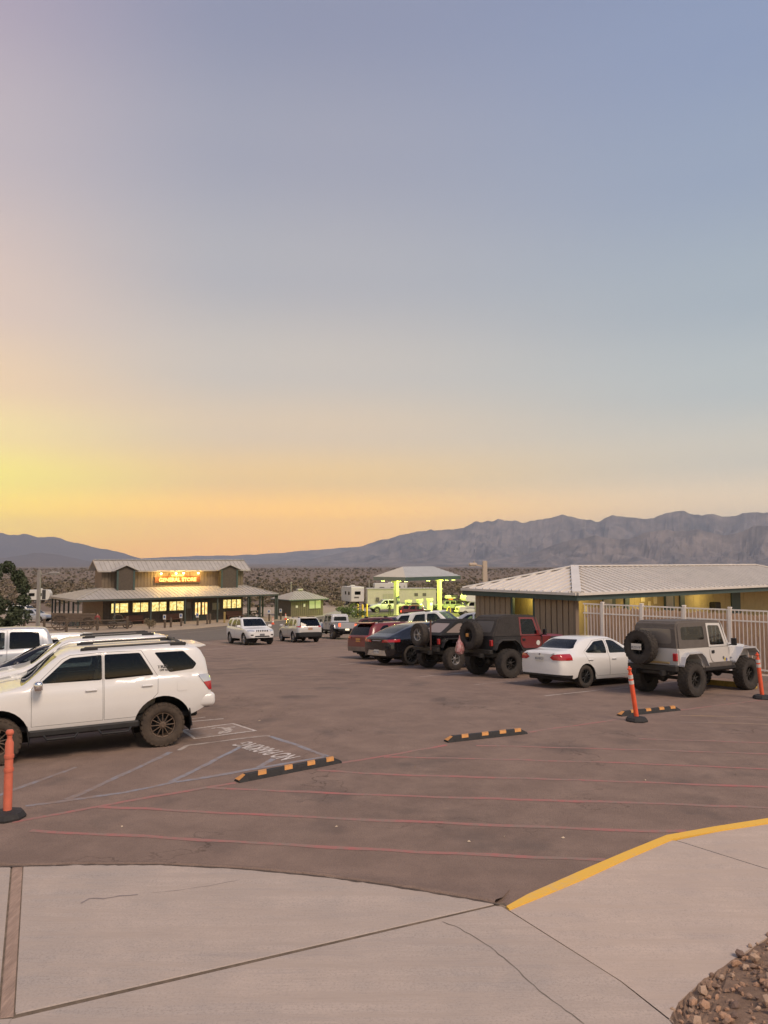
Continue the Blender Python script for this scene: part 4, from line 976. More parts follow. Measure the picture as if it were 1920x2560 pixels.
# ------------------------------------------------------------------ vehicles in the middle of the lot
S = suv_spec(4.82, 1.94, 1.76, 1.12, 1.10, 1.20, .42, -2.0, 1.50, -1.41, .375, .40, rwf=.78, rake=.16, nose=.22, app=.08)
lamps = [('headlight', 'x+', [(.52, .86), (.88, .90), (.88, 1.0), (.52, .97)], M_CLEAR, .01, (1, -1)), ('lower_grille', 'x+', [(-.52, .52), (.52, .52), (.46, .60), (-.46, .60)], M_TRIM, .01, (1,)), ('fog_lamp', 'x+', [(.58, .62), (.74, .62), (.74, .69), (.58, .69)], M_TRIM, .01, (1, -1)), ('grille', 'x+', [(-.45, .84), (.45, .84), (.47, .97), (-.47, .97)], WHITE2, .006, (1,))]
GC = gen_suv('sport_utility', 'white SUV facing the camera with a seven-slot grille, by the store', WHITE2, S, -.2, -1.15, 1.67, [(-1.2, 1.62), (-1.66, 1.60), (-1.98, 1.40), (-1.6, 1.17), (-1.34, 1.17)], lamps=lamps, group='cars crossing the lot', plates=[(2.42, 1)], plate_z=.66, plate_m=mat('grey plate', (.2, .2, .2), .5), rails=(-1.6, .1, 1.775, .58))
for i in range(7):
    sb = B(); box(sb, (2.40, -.36 + .12 * i, .905), (.05, .072, .12), .015, Matrix.Rotation(.0, 3, 'Y')); bobj('grille_slot', sb, M_DARK, GC)
for s in (1, -1): tb_ = B(); box(tb_, (-.3, s * .6, 1.80), (.08, .06, .10), .015); bobj('rack_mount', tb_, M_PLATE, GC)
put(GC, S, 'fr', (613, 1613), -61)
S = suv_spec(4.65, 1.86, 1.70, 1.06, 1.02, 1.18, .40, -1.9, 1.42, -1.28, .355, .34, rwf=.76, rake=.24, dep=.06)
lamps = [('tail_lamp', 'x-', [(.58, 1.02), (.98, 1.04), (.98, 1.10), (.58, 1.12)], M_REDL, .01, (1, -1)), ('lower_bumper', 'x-', [(-.98, .30), (.98, .30), (.98, .66), (.55, .70), (-.55, .70), (-.98, .66)], M_TRIM, .012, (1,))]
RG = gen_suv('crossover', 'silver crossover seen from behind beside the white SUV with the slotted grille', car_paint('pale silver paint', (.62, .60, .57), .3, .12, metal=.15), S, -.22, -1.15, 1.61, [(-1.2, 1.56), (-1.55, 1.53), (-1.78, 1.36), (-1.5, 1.12), (-1.3, 1.12)], lamps=lamps, group='cars crossing the lot', rear=(.74, 1.10, .60, 1.60, M_GLK), wheel=dict(r=.355, w=.23, rim=.68, nsp=10, rimm=M_ALLOY), plates=[(-2.335, -1)], plate_z=.93, plate_m=mat('plate pale orange', (.55, .33, .2), .5), rails=(-1.6, 0, 1.715, .55), spoiler=(-2.02, 1.69, .55))
put(RG, S, 'rl', (736, 1606), 115)
S = suv_spec(5.0, 1.98, 1.78, 1.14, 1.12, 1.28, .45, -2.1, 1.55, -1.47, .375, .38, rwf=.78, rake=.2)
lamps = [('tail_lamp', 'y', [(-2.2, 1.12), (-2.55, 1.12), (-2.55, .92), (-2.2, .92)], M_REDLIT, .012, (1, -1)), ('headlight', 'x+', [(.5, .84), (.9, .88), (.9, 1.0), (.5, .95)], M_CLEAR, .01, (1, -1))]
MS = gen_suv('sport_utility', 'maroon SUV with a lit tail lamp driving right, past the dark red crossover', MAROON, S, -.25, -1.25, 1.69, [(-1.28, 1.64), (-1.75, 1.62), (-2.05, 1.4), (-1.9, 1.2), (-1.4, 1.19)], lamps=lamps, group='cars crossing the lot', rails=(-1.8, .1, 1.80, .6), mirrorm=M_TRIM)
ground_pose(MS, .62, 46.5, R(-42))
S = suv_spec(4.66, 1.80, 1.78, 1.16, 1.10, 1.12, .40, -2.0, 1.45, -1.25, .375, .5, rwf=.80, rake=.14)
WS = gen_suv('sport_utility', 'white boxy SUV with large side windows behind the black fastback off-roader', WHITE, S, -.25, -1.2, 1.69, [(-1.24, 1.64), (-1.8, 1.64), (-2.0, 1.45), (-1.95, 1.24), (-1.4, 1.22)], group='cars crossing the lot', rails=(-1.7, -.1, 1.80, .56))
ground_pose(WS, 3.25, 45.5, R(-29)); WS.scale = (1.08, 1.08, 1.08)
SS, S = gen_sedan('sedan', 'silver grey sedan half hidden by the battened building corner', SILVER, 'cars crossing the lot')
ground_pose(SS, 7.3, 57, R(-24))
# ------------------------------------------------------------------ vehicles along the fence
S = suv_spec(4.70, 1.90, 1.66, 1.06, 1.02, 1.2, .42, -1.85, 1.43, -1.30, .36, .32, rwf=.76, rake=.26, dep=.08)
lamps = [('tail_lamp', 'x-', [(.50, .95), (.98, 1.0), (.98, 1.14), (.50, 1.05)], M_REDL, .012, (1, -1)), ('lower_bumper', 'x-', [(-.98, .28), (.98, .28), (.98, .60), (-.98, .60)], mat('dusty grey bumper', (.20, .155, .125), .6, var=.2, scale=5), .012, (1,))]
RS = gen_suv('crossover', 'dark red crossover seen from behind, farthest of the row along the fence', REDP, S, -.22, -1.15, 1.57, [(-1.2, 1.53), (-1.5, 1.5), (-1.75, 1.34), (-1.5, 1.12), (-1.3, 1.12)], lamps=lamps, group='cars along the fence', rear=(.68, 1.10, .55, 1.55, M_GLK), plates=[(-2.36, -1)], plate_z=.88, plate_m=M_PLATEO, rails=(-1.6, 0, 1.70, .55), spoiler=(-2.05, 1.66, .55))
put(RS, S, 'rl', (914, 1644), 40)
S = suv_spec(4.95, 2.0, 1.70, 1.10, 1.06, 1.25, .40, -.75, 1.50, -1.45, .40, .33, arch=.455, rwf=.76, tail=1.14, notch=None, dep=.08)
S['top'] = [(-2.475, 1.05), (-2.45, 1.12), (-2.25, 1.20), (-1.9, 1.33), (-1.4, 1.50), (-.8, 1.63), (-.2, 1.69), (.1, 1.70), (.25, 1.685), (.40, 1.64), (1.25, 1.12), (1.37, 1.08), (1.9, 1.0), (2.3, .9), (2.475, .75)]
S['sh'] = [(-2.475, 1.0), (-2.2, 1.12), (0, 1.09), (1.25, 1.05), (1.9, .95), (2.475, .7)]
lamps = [('tail_lamp', 'x-', [(.34, .93), (.98, .95), (.98, 1.05), (.40, 1.03)], M_REDL, .014, (1, -1)), ('lower_bumper', 'x-', [(-.62, .40), (.62, .40), (.52, .62), (-.52, .62)], M_ALLOY, .014, (1,))]
fd = [(1.0, .45), (1.0, 1.07), (.42, 1.52), (.28, 1.585), (-.20, 1.60), (-.20, .45)]; rd = [(-.214, .45), (-.214, 1.60), (-.9, 1.50), (-1.25, 1.16), (-1.2, .95), (-.88, .45)]
w = [([(.86, 1.13), (.38, 1.48), (.26, 1.53), (-.15, 1.55), (-.15, 1.12)], M_GLT, 0), ([(-.27, 1.12), (-.27, 1.55), (-.85, 1.46), (-1.3, 1.2), (-1.15, 1.14)], M_GLK, 1)]
BK = make_car('coupe_suv', 'glossy black fastback SUV with slim red tail lamps, in the row along the fence', 'SUV', S, BLACK, [fd, rd], w, windshield=(.78, 1.16, .62, 1.60), rear=(.60, 1.27, .50, 1.56, M_GLK), lamps=lamps, group='cars along the fence', wheel=dict(r=.40, w=.28, rim=.72, nsp=10, rimm=M_ALLOYD), mirror=(.9, 1.15), mirrorm=BLACK, plates=[(-2.50, -1)], plate_z=.56)
tb_ = B(); box(tb_, (-2.47, 0, .99), (.03, .55, .02), .006); bobj('chrome_strip', tb_, M_CHROME, BK)
put(BK, S, 'rr', (1025, 1663), 38)
lamps = [('tail_lamp', 'x-', [(.40, .865), (.52, .80), (.87, .80), (.95, .98), (.52, .955)], M_REDL, .012, (1, -1)), ('tail_lamp_strip', 'x-', [(.40, .868), (.52, .958), (.95, .985), (.95, 1.01), (.50, .985), (.34, .875)], M_CLEAR, .014, (1, -1)), ('bumper_valance', 'x-', [(-.9, .20), (.9, .20), (.9, .37), (.75, .40), (-.75, .40), (-.9, .37)], M_TRIM, .012, (1,))]
CO, S = gen_sedan('sedan', 'clean white sedan with black steel wheels parked between two off-roaders', WHITE2, 'cars along the fence', lamps, wheel=dict(r=.325, w=.215, rim=.62, nsp=10, rimm=M_ALLOYD), plates=[(-2.335, -1)], plate_z=.83, plate_txt='8GYB727')
for s, (z_, t_) in ((1, (.885, '')),): pass
lb = B(); box(lb, (-2.315, 0, .955), (.02, .09, .06), .01); bobj('emblem', lb, M_CHROME, CO)
put(CO, S, 'rr', (1460, 1719), 34.6)
# ------------------------------------------------------------------ jeeps
def strip_plate(bm, pts, th, y0, y1):
    """bent plate following a side-view line"""
    up = [(p[0], p[1] + th) for p in pts]; return prism(bm, pts + up[::-1], y0, y1)
def jeep(name, label, paint, topm, topstyle='hard', xf=1.40, xr=-1.23, r=.445, lift=0., roofz=1.97, doorm=None, spare=True, group=None, flare=None, rimm=None, nsp=8, spare_y=.10, doors4=False, bed=None, sideglass=True, spare_rim=None, gl=None, bumper=None, tyrem=None, trackw=.72, hard_rear=None, lit=False, rear_glass=True, halfpaint=None):
    o = empty(name, label, 'off-roader' if not bed else 'pickup truck', group)
    doorm = doorm or paint; flare = flare or M_TRIMG; gl = gl or M_GLT; bumper = bumper or M_STEEL
    xc = xf - .80; belt = 1.25 + lift; zb = .72 + lift; xe = (xr - .56) if bed is None else bed
    xcab = xe if bed is None else xr + .62                 # rear end of the cab
    rz = roofz; xws = xc - .26
    # tub with wheel openings
    def tubpoly(x0, x1, top):
        return [(x0, zb + .10), (x0, top), (x1, top), (x1, zb), (xr + .50, zb), (xr + .42, zb + .22), (xr + .26, zb + .36), (xr - .26, zb + .36), (xr - .42, zb + .22), (xr - .47, zb + .08)]
    tb = B(); prism(tb, tubpoly(xe, xc, belt), -.73, .73)
    bmesh.ops.bevel(tb, geom=[e for e in tb.edges if abs(e.verts[0].co.y - e.verts[1].co.y) < .01 and all(v.co.z > belt - .01 or v.co.x < xe + .01 for v in e.verts)], offset=.03, segments=2, affect='EDGES')
    bobj('tub', tb, halfpaint or paint, o)
    if bed is not None:
        bl = B(); box(bl, ((xe + xcab) / 2, 0, belt + .004), (xcab - xe - .16, 1.28, .02)); bobj('bed_cover', bl, M_TRIM, o)
    # upper shell, hollow
    if topstyle == 'hard': pol = [(xcab + .01, belt + .004), (xcab + .05, rz - .16), (xcab + .12, rz - .03), (xcab + .3, rz), (xws - .3, rz), (xws + .02, rz - .03), (xc + .02, belt + .004)]
    elif topstyle == 'soft': pol = [(xcab + .0, belt + .004), (xcab + .34, rz - .10), (xcab + .48, rz - .03), (xcab + .7, rz - .005), (xws - .3, rz), (xws + .02, rz - .03), (xc + .02, belt + .004)]
    else: pol = [(xcab + .02, belt + .004), (xcab + .80, rz - .05), (xcab + .95, rz - .01), (xws - .3, rz), (xws + .02, rz - .03), (xc + .02, belt + .004)]
    wz = lambda z: .715 - .085 * max(0, (z - belt)) / (rz - belt)
    us = B(); a = [us.verts.new((p[0], wz(p[1]), p[1])) for p in pol]; b = [us.verts.new((p[0], -wz(p[1]), p[1])) for p in pol]; n = len(pol)
    us.faces.new(a); us.faces.new(b[::-1])
    for i in range(n - 1): us.faces.new((a[i], b[i], b[i + 1], a[i + 1]))
    bmesh.ops.recalc_face_normals(us, faces=us.faces)
    if us.faces[0].normal.y * us.faces[0].calc_center_median().y < 0: bmesh.ops.reverse_faces(us, faces=us.faces[:])
    bmesh.ops.bevel(us, geom=[e for e in us.edges if e.is_manifold and all(v.co.z > belt + .02 for v in e.verts) or (e.is_manifold and e.verts[0].co.x < xcab + .5 and e.verts[1].co.x < xcab + .5)], offset=.05, segments=3, affect='EDGES')
    fr_ = cut(us, [(xc + .15, belt - .05), (xws + .15, rz + .1), (xws - .02, rz + .1), (xc - .08, belt - .05)], 'y', lambda f: True)
    ws = cut(fr_, rpoly([(-.58, belt + .09), (.58, belt + .09), (.55, rz - .12), (-.55, rz - .12)], .05), 'x', lambda f: f.normal.x > .3, -.004)
    bobj('windshield', ws, M_GL, o, recalc=False)
    xd1 = xc - .98
    doorp = [(xc - .06, zb + .12), (xc - .06, belt - .01), (xd1, belt - .01), (xd1, zb + .30), (xd1 + .12, zb + .12)]
    dlist = [(doorp, [(xc - .10, belt + .004), (xws - .06, rz - .09), (xd1, rz - .08), (xd1, belt + .004)], [(xc - .22, belt + .05), (xws - .12, rz - .15), (xd1 + .06, rz - .14), (xd1 + .06, belt + .05)])]
    if doors4:
        x2 = xd1 - .88; dlist.append(([(xd1 - .02, zb + .12), (xd1 - .02, belt - .01), (x2, belt - .01), (x2, zb + .35), (x2 + .2, zb + .12)], [(xd1 - .02, belt + .004), (xd1 - .02, rz - .08), (x2, rz - .08), (x2, belt + .004)], [(xd1 - .08, belt + .05), (xd1 - .08, rz - .14), (x2 + .06, rz - .14), (x2 + .06, belt + .05)]))
    xq = dlist[-1][1][2][0]
    for s in (1, -1):
        for low, upp, win in dlist:
            ub = cut(us, upp, 'y', lambda f: f.calc_center_median().y * s > .3, .006)
            pane = cut(ub, rpoly(win, .06), 'y', lambda f: True, -.01)
            db = B(); prism(db, rpoly(low, .09), s * .728, s * .748); bmesh.ops.recalc_face_normals(db, faces=db.faces); merge(db, ub)
            do = bobj('door', db, doorm, o, recalc=False); bobj('window_pane', pane, M_GL, do, recalc=False)
            hb = B(); box(hb, (low[2][0] + .13, s * .755, belt - .13), (.13, .03, .085), .012); bobj('handle', hb, M_TRIM, do)
        if sideglass and xq - xcab > .5:
            if topstyle == 'hard': wp = [(xq - .16, belt + .20), (xq - .16, rz - .16), (xcab + .24, rz - .17), (xcab + .20, belt + .22)]
            elif topstyle == 'fast': wp = [(xq - .10, belt + .08), (xq - .10, rz - .14), (xcab + .88, rz - .16), (xcab + .28, belt + .10)]
            else: wp = None
            if wp:
                pb = cut(us, rpoly(wp, .07), 'y', lambda f: f.calc_center_median().y * s > .3, -.008); bobj('side_window', pb, gl, o, recalc=False)
    if rear_glass:
        zr = (belt + .12, rz - .2) if topstyle != 'fast' else (belt + .10, rz - .15)
        pb = cut(us, rpoly([(-.52, zr[0]), (.52, zr[0]), (.48, zr[1]), (-.48, zr[1])], .08), 'x', lambda f: f.normal.x < -.25, -.008); bobj('rear_window', pb, hard_rear or gl, o, recalc=False)
    lin = B(); _copy_in(lin, us, -.02); bobj('top_lining', lin, M_INT, o, recalc=False)
    bobj('windshield_frame', fr_, doorm, o, recalc=False)
    bobj('hard_top' if topstyle == 'hard' else 'soft_top', us, topm, o, True, 40, recalc=False)
    # hood, grille, lamps
    xg = xf + .42; hd = B(); sec = []
    for x, w_, z1 in ((xc - .02, .66, belt + .045), (xc + .4, .63, belt + .05), (xg - .12, .555, belt + .005), (xg, .55, belt - .04)):
        z0 = zb + .22; ring = [(-w_, z0), (-w_, z1 - .08), (-w_ + .05, z1 - .01), (-w_ * .5, z1 + .015), (w_ * .5, z1 + .015), (w_ - .05, z1 - .01), (w_, z1 - .08), (w_, z0)]
        sec.append([hd.verts.new((x, p[0], p[1])) for p in ring])
    for p, q_ in zip(sec, sec[1:]):
        for k in range(7): hd.faces.new((p[k], p[k + 1], q_[k + 1], q_[k]))
    hd.faces.new(sec[0]); hd.faces.new(sec[-1][::-1]); bobj('hood', hd, doorm, o)
    gb = B(); box(gb, (xg + .02, 0, belt - .27), (.06, 1.12, .46), .025); go = bobj('grille', gb, doorm, o)
    for k in range(7): sb = B(); box(sb, (xg + .052, (k - 3) * .085, belt - .24), (.01, .045, .26), .004); bobj('grille_slot', sb, M_DARK, go)
    for s in (1, -1):
        lb = B(); lathe(lb, [(.085, 0), (.085, .03), (.05, .05), (.001, .055)], 16, 'x', (xg + .04, s * .42, belt - .22)); bobj('headlight', lb, M_CLEAR, o)
        fb = B(); strip_plate(fb, [(xc + .06, zb + .08), (xf - .46, zb + .30), (xf - .30, zb + .44), (xf + .30, zb + .44), (xf + .50, zb + .30), (xf + .54, zb + .20)], .045, s * .54, s * .86); bobj('front_fender', fb, flare, o)
        rf = B(); strip_plate(rf, [(xr + .60, zb + .04), (xr + .44, zb + .28), (xr + .28, zb + .39), (xr - .28, zb + .39), (xr - .45, zb + .28), (xr - .54, zb + .08)], .04, s * .70, s * .87); bobj('rear_flare', rf, flare, o)
        tl = B(); box(tl, (xe - .02, s * .64, belt - .22 if bed is None else belt - .16), (.07, .13, .2 if bed is None else .24), .015); bobj('tail_lamp', tl, (M_REDLIT if lit else M_REDL), o)
        mb = B(); box(mb, (xc - .05, s * .90, belt + .12), (.07, .15, .2), .025, seg=2); bar(mb, (xc - .03, s * .73, belt + .02), (xc - .04, s * .88, belt + .06), .03); mo = bobj('mirror', mb, M_TRIM, o)
    # chassis, bumpers, axles
    fr2 = B()
    for s in (1, -1): box(fr2, ((xf + xe) / 2 + .05, s * .40, zb - .10), (xf - xe + .75, .09, .13), .01); box(fr2, ((xf + xr) / 2, s * .70, zb - .05), (xf - xr - 1.05, .09, .10), .02)
    box(fr2, ((xc + xr) / 2 + .2, 0, zb - .10), (1.0, .5, .18), .04); box(fr2, (xe + .25, .0, zb - .08), (.4, .75, .22), .06)
    bobj('frame', fr2, M_DARK, o)
    for x in (xf, xr):
        ax = B(); tube(ax, [(x, -.72, r), (x, .72, r)], .045, 8); lathe(ax, [(.001, -.13), (.11, -.09), (.14, 0), (.11, .09), (.001, .13)], 12, 'x', (x, .15, r))
        for s in (1, -1): tube(ax, [(x, s * .48, r + .04), (x, s * .46, zb + .02)], .05, 8); bar(ax, (x, s * .42, r - .02), ((x - .85 if x > 0 else x + .8), s * .38, zb - .12), .04)
        bobj('axle', ax, M_STEEL, o)
    bb = B(); box(bb, (xe - .10, 0, zb + .02), (.14, 1.50, .15), .02); box(bb, (xe - .08, 0, zb - .10), (.1, 1.0, .09), .02); bobj('rear_bumper', bb, bumper, o)
    bb = B(); box(bb, (xg + .24, 0, zb + .02), (.14, 1.30, .14), .02); bar(bb, (xg + .05, .38, zb), (xg + .2, .38, zb), .08); bar(bb, (xg + .05, -.38, zb), (xg + .2, -.38, zb), .08); bobj('front_bumper', bb, bumper, o)
    wk = dict(w=.32, rim=.50, nsp=nsp, rimm=rimm or M_STEEL, tyrem=tyrem or M_RUBJ, tread=True, deep=True)
    for x in (xf, xr):
        for s in (1, -1): add_wheel(o, x, s * trackw, r, **wk)
    if spare:
        cb = B(); bar(cb, (xe - .05, spare_y, zb + .1), (xe - .12, spare_y, belt - .05), .08); box(cb, (xe - .10, spare_y, belt - .10), (.14, .3, .3), .02); bobj('tyre_carrier', cb, M_STEEL, o)
        wk2 = dict(wk); wk2.update(spare_rim or {})
        sp = add_wheel(o, xe - .30, spare_y, r, name='spare_wheel', rot=(0, 0, math.pi / 2), z=belt + .02, **wk2)
    for x, y in ((xc - .72, .36), (xc - .72, -.36)):
        st = link(bpy.data.objects.new('seat', seat_mesh()), o); st.location = (x, y, belt - .50)
    bar_ = B()
    for s in (1, -1): tube(bar_, [(xd1 - .05, s * .56, belt), (xd1 - .05, s * .54, rz - .12), (xd1 - .05, 0, rz - .08)], .03, 6)
    tube(bar_, [(xc - .2, -.5, belt), (xc - .2, .5, belt)], .08, 6); bobj('roll_bar', bar_, M_DARK, o)
    return o, dict(xf=xf, xr=xr, track=trackw, xe=xe, belt=belt, zb=zb, xc=xc, xg=xg)
JW = car_paint('dusty white jeep paint', (.62, .60, .57), .4, .22); M_HTOP = mat('grey brown hard top', (.115, .098, .085), .75, var=.15, scale=9, bump=.15, bscale=120)
LJ, S = jeep('off_roader', 'dusty white lifted off-roader with a grey-brown hard top, nearest of the row by the fence', JW, M_HTOP, flare=car_paint('silver flare', (.48, .49, .51), .4, .15), group='cars along the fence', spare_y=.20, hard_rear=mat('dusty rear glass', (.20, .17, .145), .35, coat=.5))
pb = B(); box(pb, (S['xe'] - .50, .20, S['belt'] + .03), (.012, .31, .16), .004); po = bobj('licence_plate', pb, M_PLATE, LJ)
text_obj('lettering', '9EZD197', .085, M_INK, po, (S['xe'] - .508, .20, S['belt'] + .01), (math.pi / 2, 0, -math.pi / 2), .001)
jk = B(); tube(jk, [(S['xe'] - .16, -.55, S['zb'] + .17), (S['xe'] - .16, .60, S['zb'] + .17)], .03, 8); bobj('jack', jk, mat('brass bar', (.42, .32, .16), .4, .7), LJ)
ck = B(); box(ck, ((S['xf'] + S['xr']) / 2, -.732, S['zb'] + .05), (S['xf'] - S['xr'] - 1.2, .03, .13), .01); bobj('rocker_guard', ck, M_TRIMG, LJ)
for c_, (dx_, dz_) in (((.1, .12, .35), (-.18, .0)), ((.6, .45, .05), (-.30, .01)), ((.12, .12, .14), (-.42, .05))):
    sb = B(); lathe(sb, [(.045, 0), (.03, .004), (.001, .004)], 12, 'y', (S['xc'] - .1 + dx_ * .6, -.752, S['belt'] - .36 + dz_)); bobj('sticker', sb, mat('sticker%.2f' % c_[0], c_, .5), LJ)
text_obj('badge', 'JEEP', .06, M_INK, LJ, (S['xc'] + .02, -.75, S['zb'] + .20), (math.pi / 2, 0, 0), .002)
put(LJ, S, 'rr', (1732, 1742), 35.4)
M_SOFT = mat('charcoal soft top fabric', (.042, .036, .033), .95, var=.2, scale=7, bump=.3, bscale=14)
TJ, S = jeep('off_roader', 'dark red lifted off-roader with a charcoal soft top and a bag hung on its spare', M_SOFT, M_SOFT, 'soft', xf=1.28, xr=-1.10, r=.47, lift=.10, roofz=2.05, doorm=REDP, group='cars along the fence', flare=mat('faded black flare', (.05, .045, .042), .7), halfpaint=mat('black tub wrap', (.028, .025, .024), .7, var=.2, scale=6), spare_y=.06, hard_rear=mat('smoky vinyl window', (.075, .066, .06), .5), trackw=.82)
cb = B(); box(cb, (S['xe'] - .47, .06, S['belt'] + .03), (.03, .14, .12), .02); bobj('trail_lamp', cb, mat('orange lens', (.55, .25, .05), .4), TJ)
sk = B(); lathe(sk, [(.085, 0), (.07, .005), (.001, .005)], 16, 'y', (S['xc'] - .22, -.755, S['belt'] - .24)); bobj('round_sticker', sk, M_PLATE, TJ)
put(TJ, S, 'rr', (1273, 1695), 31)
bg_ = B(); hx = TJ.matrix_world @ Vector((S['xe'] - .49, .30, S['belt'] - .30))
prof = [(.015, .36), (.03, .25), (.05, .18), (.13, .08), (.17, -.06), (.19, -.2), (.14, -.30), (.05, -.33), (.001, -.33)]
lathe(bg_, prof, 14, 'z')
for v in bg_.verts: v.co = Vector((v.co.x * .8 + random.uniform(-.035, .035) * (v.co.z < .2), v.co.y * 1.15 + random.uniform(-.035, .035) * (v.co.z < .2), v.co.z * .9 + random.uniform(-.025, .025)))
bo = bobj('plastic_bag', bg_, mat('pink white bag', (.50, .36, .34), .4, col2=(.30, .03, .04), scale=9), None, False); bo.location = hx + Vector((-.10, -.06, 0))
tag(bo, 'red and white plastic bag hanging from the spare wheel of the dark red off-roader', 'bag')
BJ, S = jeep('off_roader', 'black off-roader with a slanted fastback top and silver-spoked spare wheel', BLACK, mat('black fabric top', (.016, .015, .015), .8), 'fast', xf=1.22, xr=-1.20, r=.42, lift=.02, roofz=1.86, group='cars along the fence', flare=M_TRIM, rimm=M_ALLOY, nsp=6, spare_y=.12, gl=mat('tan reflection window', (.26, .20, .17), .35, coat=.3), trackw=.78, tyrem=M_RUB, spare_rim=dict(rim=.55))  # window colour holds a painted tan reflection
fl = B(); tube(fl, [(S['xe'] - .22, -.42, S['zb']), (S['xe'] - .20, -.42, 1.84)], .02, 6); box(fl, (S['xe'] - .22, -.42, 1.35), (.05, .06, .9), .01); bobj('flag_pole', fl, mat('rusty post', (.11, .05, .04), .8), BJ)
put(BJ, S, 'rr', (1134, 1675), 34)
JT, S = jeep('off_road_pickup', 'silver four-door off-road pickup with lit tail lamps, past the silver crossover', SILVER, car_paint('silver top', (.46, .47, .49), .4, .1), xf=1.9, xr=-1.55, r=.40, lift=-.02, roofz=1.86, doors4=True, bed=-2.55, spare=False, group='cars crossing the lot', flare=SILVER, rimm=M_ALLOY, nsp=7, trackw=.78, tyrem=M_RUB, lit=True, hard_rear=M_GLK, bumper=M_TRIM)
tg = B(); box(tg, (S['xe'] - .015, 0, S['belt'] - .24), (.04, 1.10, .44), .015); bobj('tailgate', tg, SILVER, JT)
pp = B(); box(pp, (S['xe'] - .19, .1, S['zb'] + .03), (.012, .32, .13), .004); bobj('licence_plate', pp, M_PLATELIT, JT)  # plate glows by itself to look lit; no lamp shines on it
put(JT, S, 'rl', (833, 1598), 113)
# ------------------------------------------------------------------ vehicles at the pumps and beyond
GP, S = pickup('pickup_truck', 'pale pickup truck at the pump under the canopy, person beside it', car_paint('green lit silver paint', (.55, .57, .5), .35, .1), 'vehicles at the pumps')  # silver paint colour carries the canopy's green light
p = g(968, 1530); ground_pose(GP, p.x, p.y, R(196))
S = suv_spec(4.5, 1.85, 1.80, 1.20, 1.14, 1.05, .55, -1.95, 1.40, -1.25, .39, .55, arch=.47, rwf=.82, rake=.08)
GR = gen_suv('sport_utility', 'red SUV with loaded roof rack and rear spare, at the pump', REDP, S, -.2, -1.1, 1.72, [(-1.15, 1.66), (-1.8, 1.66), (-1.9, 1.28), (-1.2, 1.26)], lamps=[('tail_lamp', 'y', [(-2.1, 1.1), (-2.3, 1.1), (-2.3, .85), (-2.1, .85)], M_REDLIT, .012, (1, -1))], group='vehicles at the pumps')
add_wheel(GR, -2.42, 0, .39, name='spare_wheel', rot=(0, 0, math.pi / 2), z=1.05, tread=True, tyrem=M_RUBD)
rk = B()
for x in (-1.6, -.8, 0): box(rk, (x, 0, 1.86), (.05, 1.4, .04))
for y in (-.66, .66): box(rk, (-.8, y, 1.90), (1.9, .04, .06))
bobj('roof_rack', rk, M_TRIM, GR); lg = B(); box(lg, (-.5, .1, 1.97), (.8, .6, .14), .05); box(lg, (-1.3, -.2, 1.96), (.5, .7, .12), .04); bobj('roof_luggage', lg, M_INT, GR)
p = g(1047, 1547); ground_pose(GR, p.x, p.y, R(-14))
GJ, S = jeep('off_roader', 'green-lit four-door off-roader with a loaded roof, right of the pumps', car_paint('green lit paint', (.30, .33, .25), .4, .1), M_TRIM, xf=1.45, xr=-1.5, r=.42, roofz=1.88, doors4=True, group='vehicles at the pumps', flare=M_TRIM, spare=False, trackw=.78)  # green light from the pumps is mixed into the paint colour
cg = B(); box(cg, (-.5, .25, 2.03), (.7, .5, .28), .06); bobj('roof_box', cg, mat('orange case', (.6, .16, .06), .5), GJ)
cg = B(); box(cg, (-.55, 0, 2.20), (1.5, 1.15, .14), .05); box(cg, (-.2, 0, 2.36), (.8, 1.1, .5), .12); bobj('roof_tent', cg, mat('pale canvas', (.55, .52, .46), .8), GJ); cg = B(); box(cg, (-1.15, 0, 2.35), (.85, 1.05, .5), .15, seg=2); bobj('roof_bag', cg, M_INT, GJ)
p = g(1117, 1532); ground_pose(GJ, p.x, p.y, R(190))
M_RV = mat('white camper skin', (.66, .63, .58), .45, var=.06, scale=3)
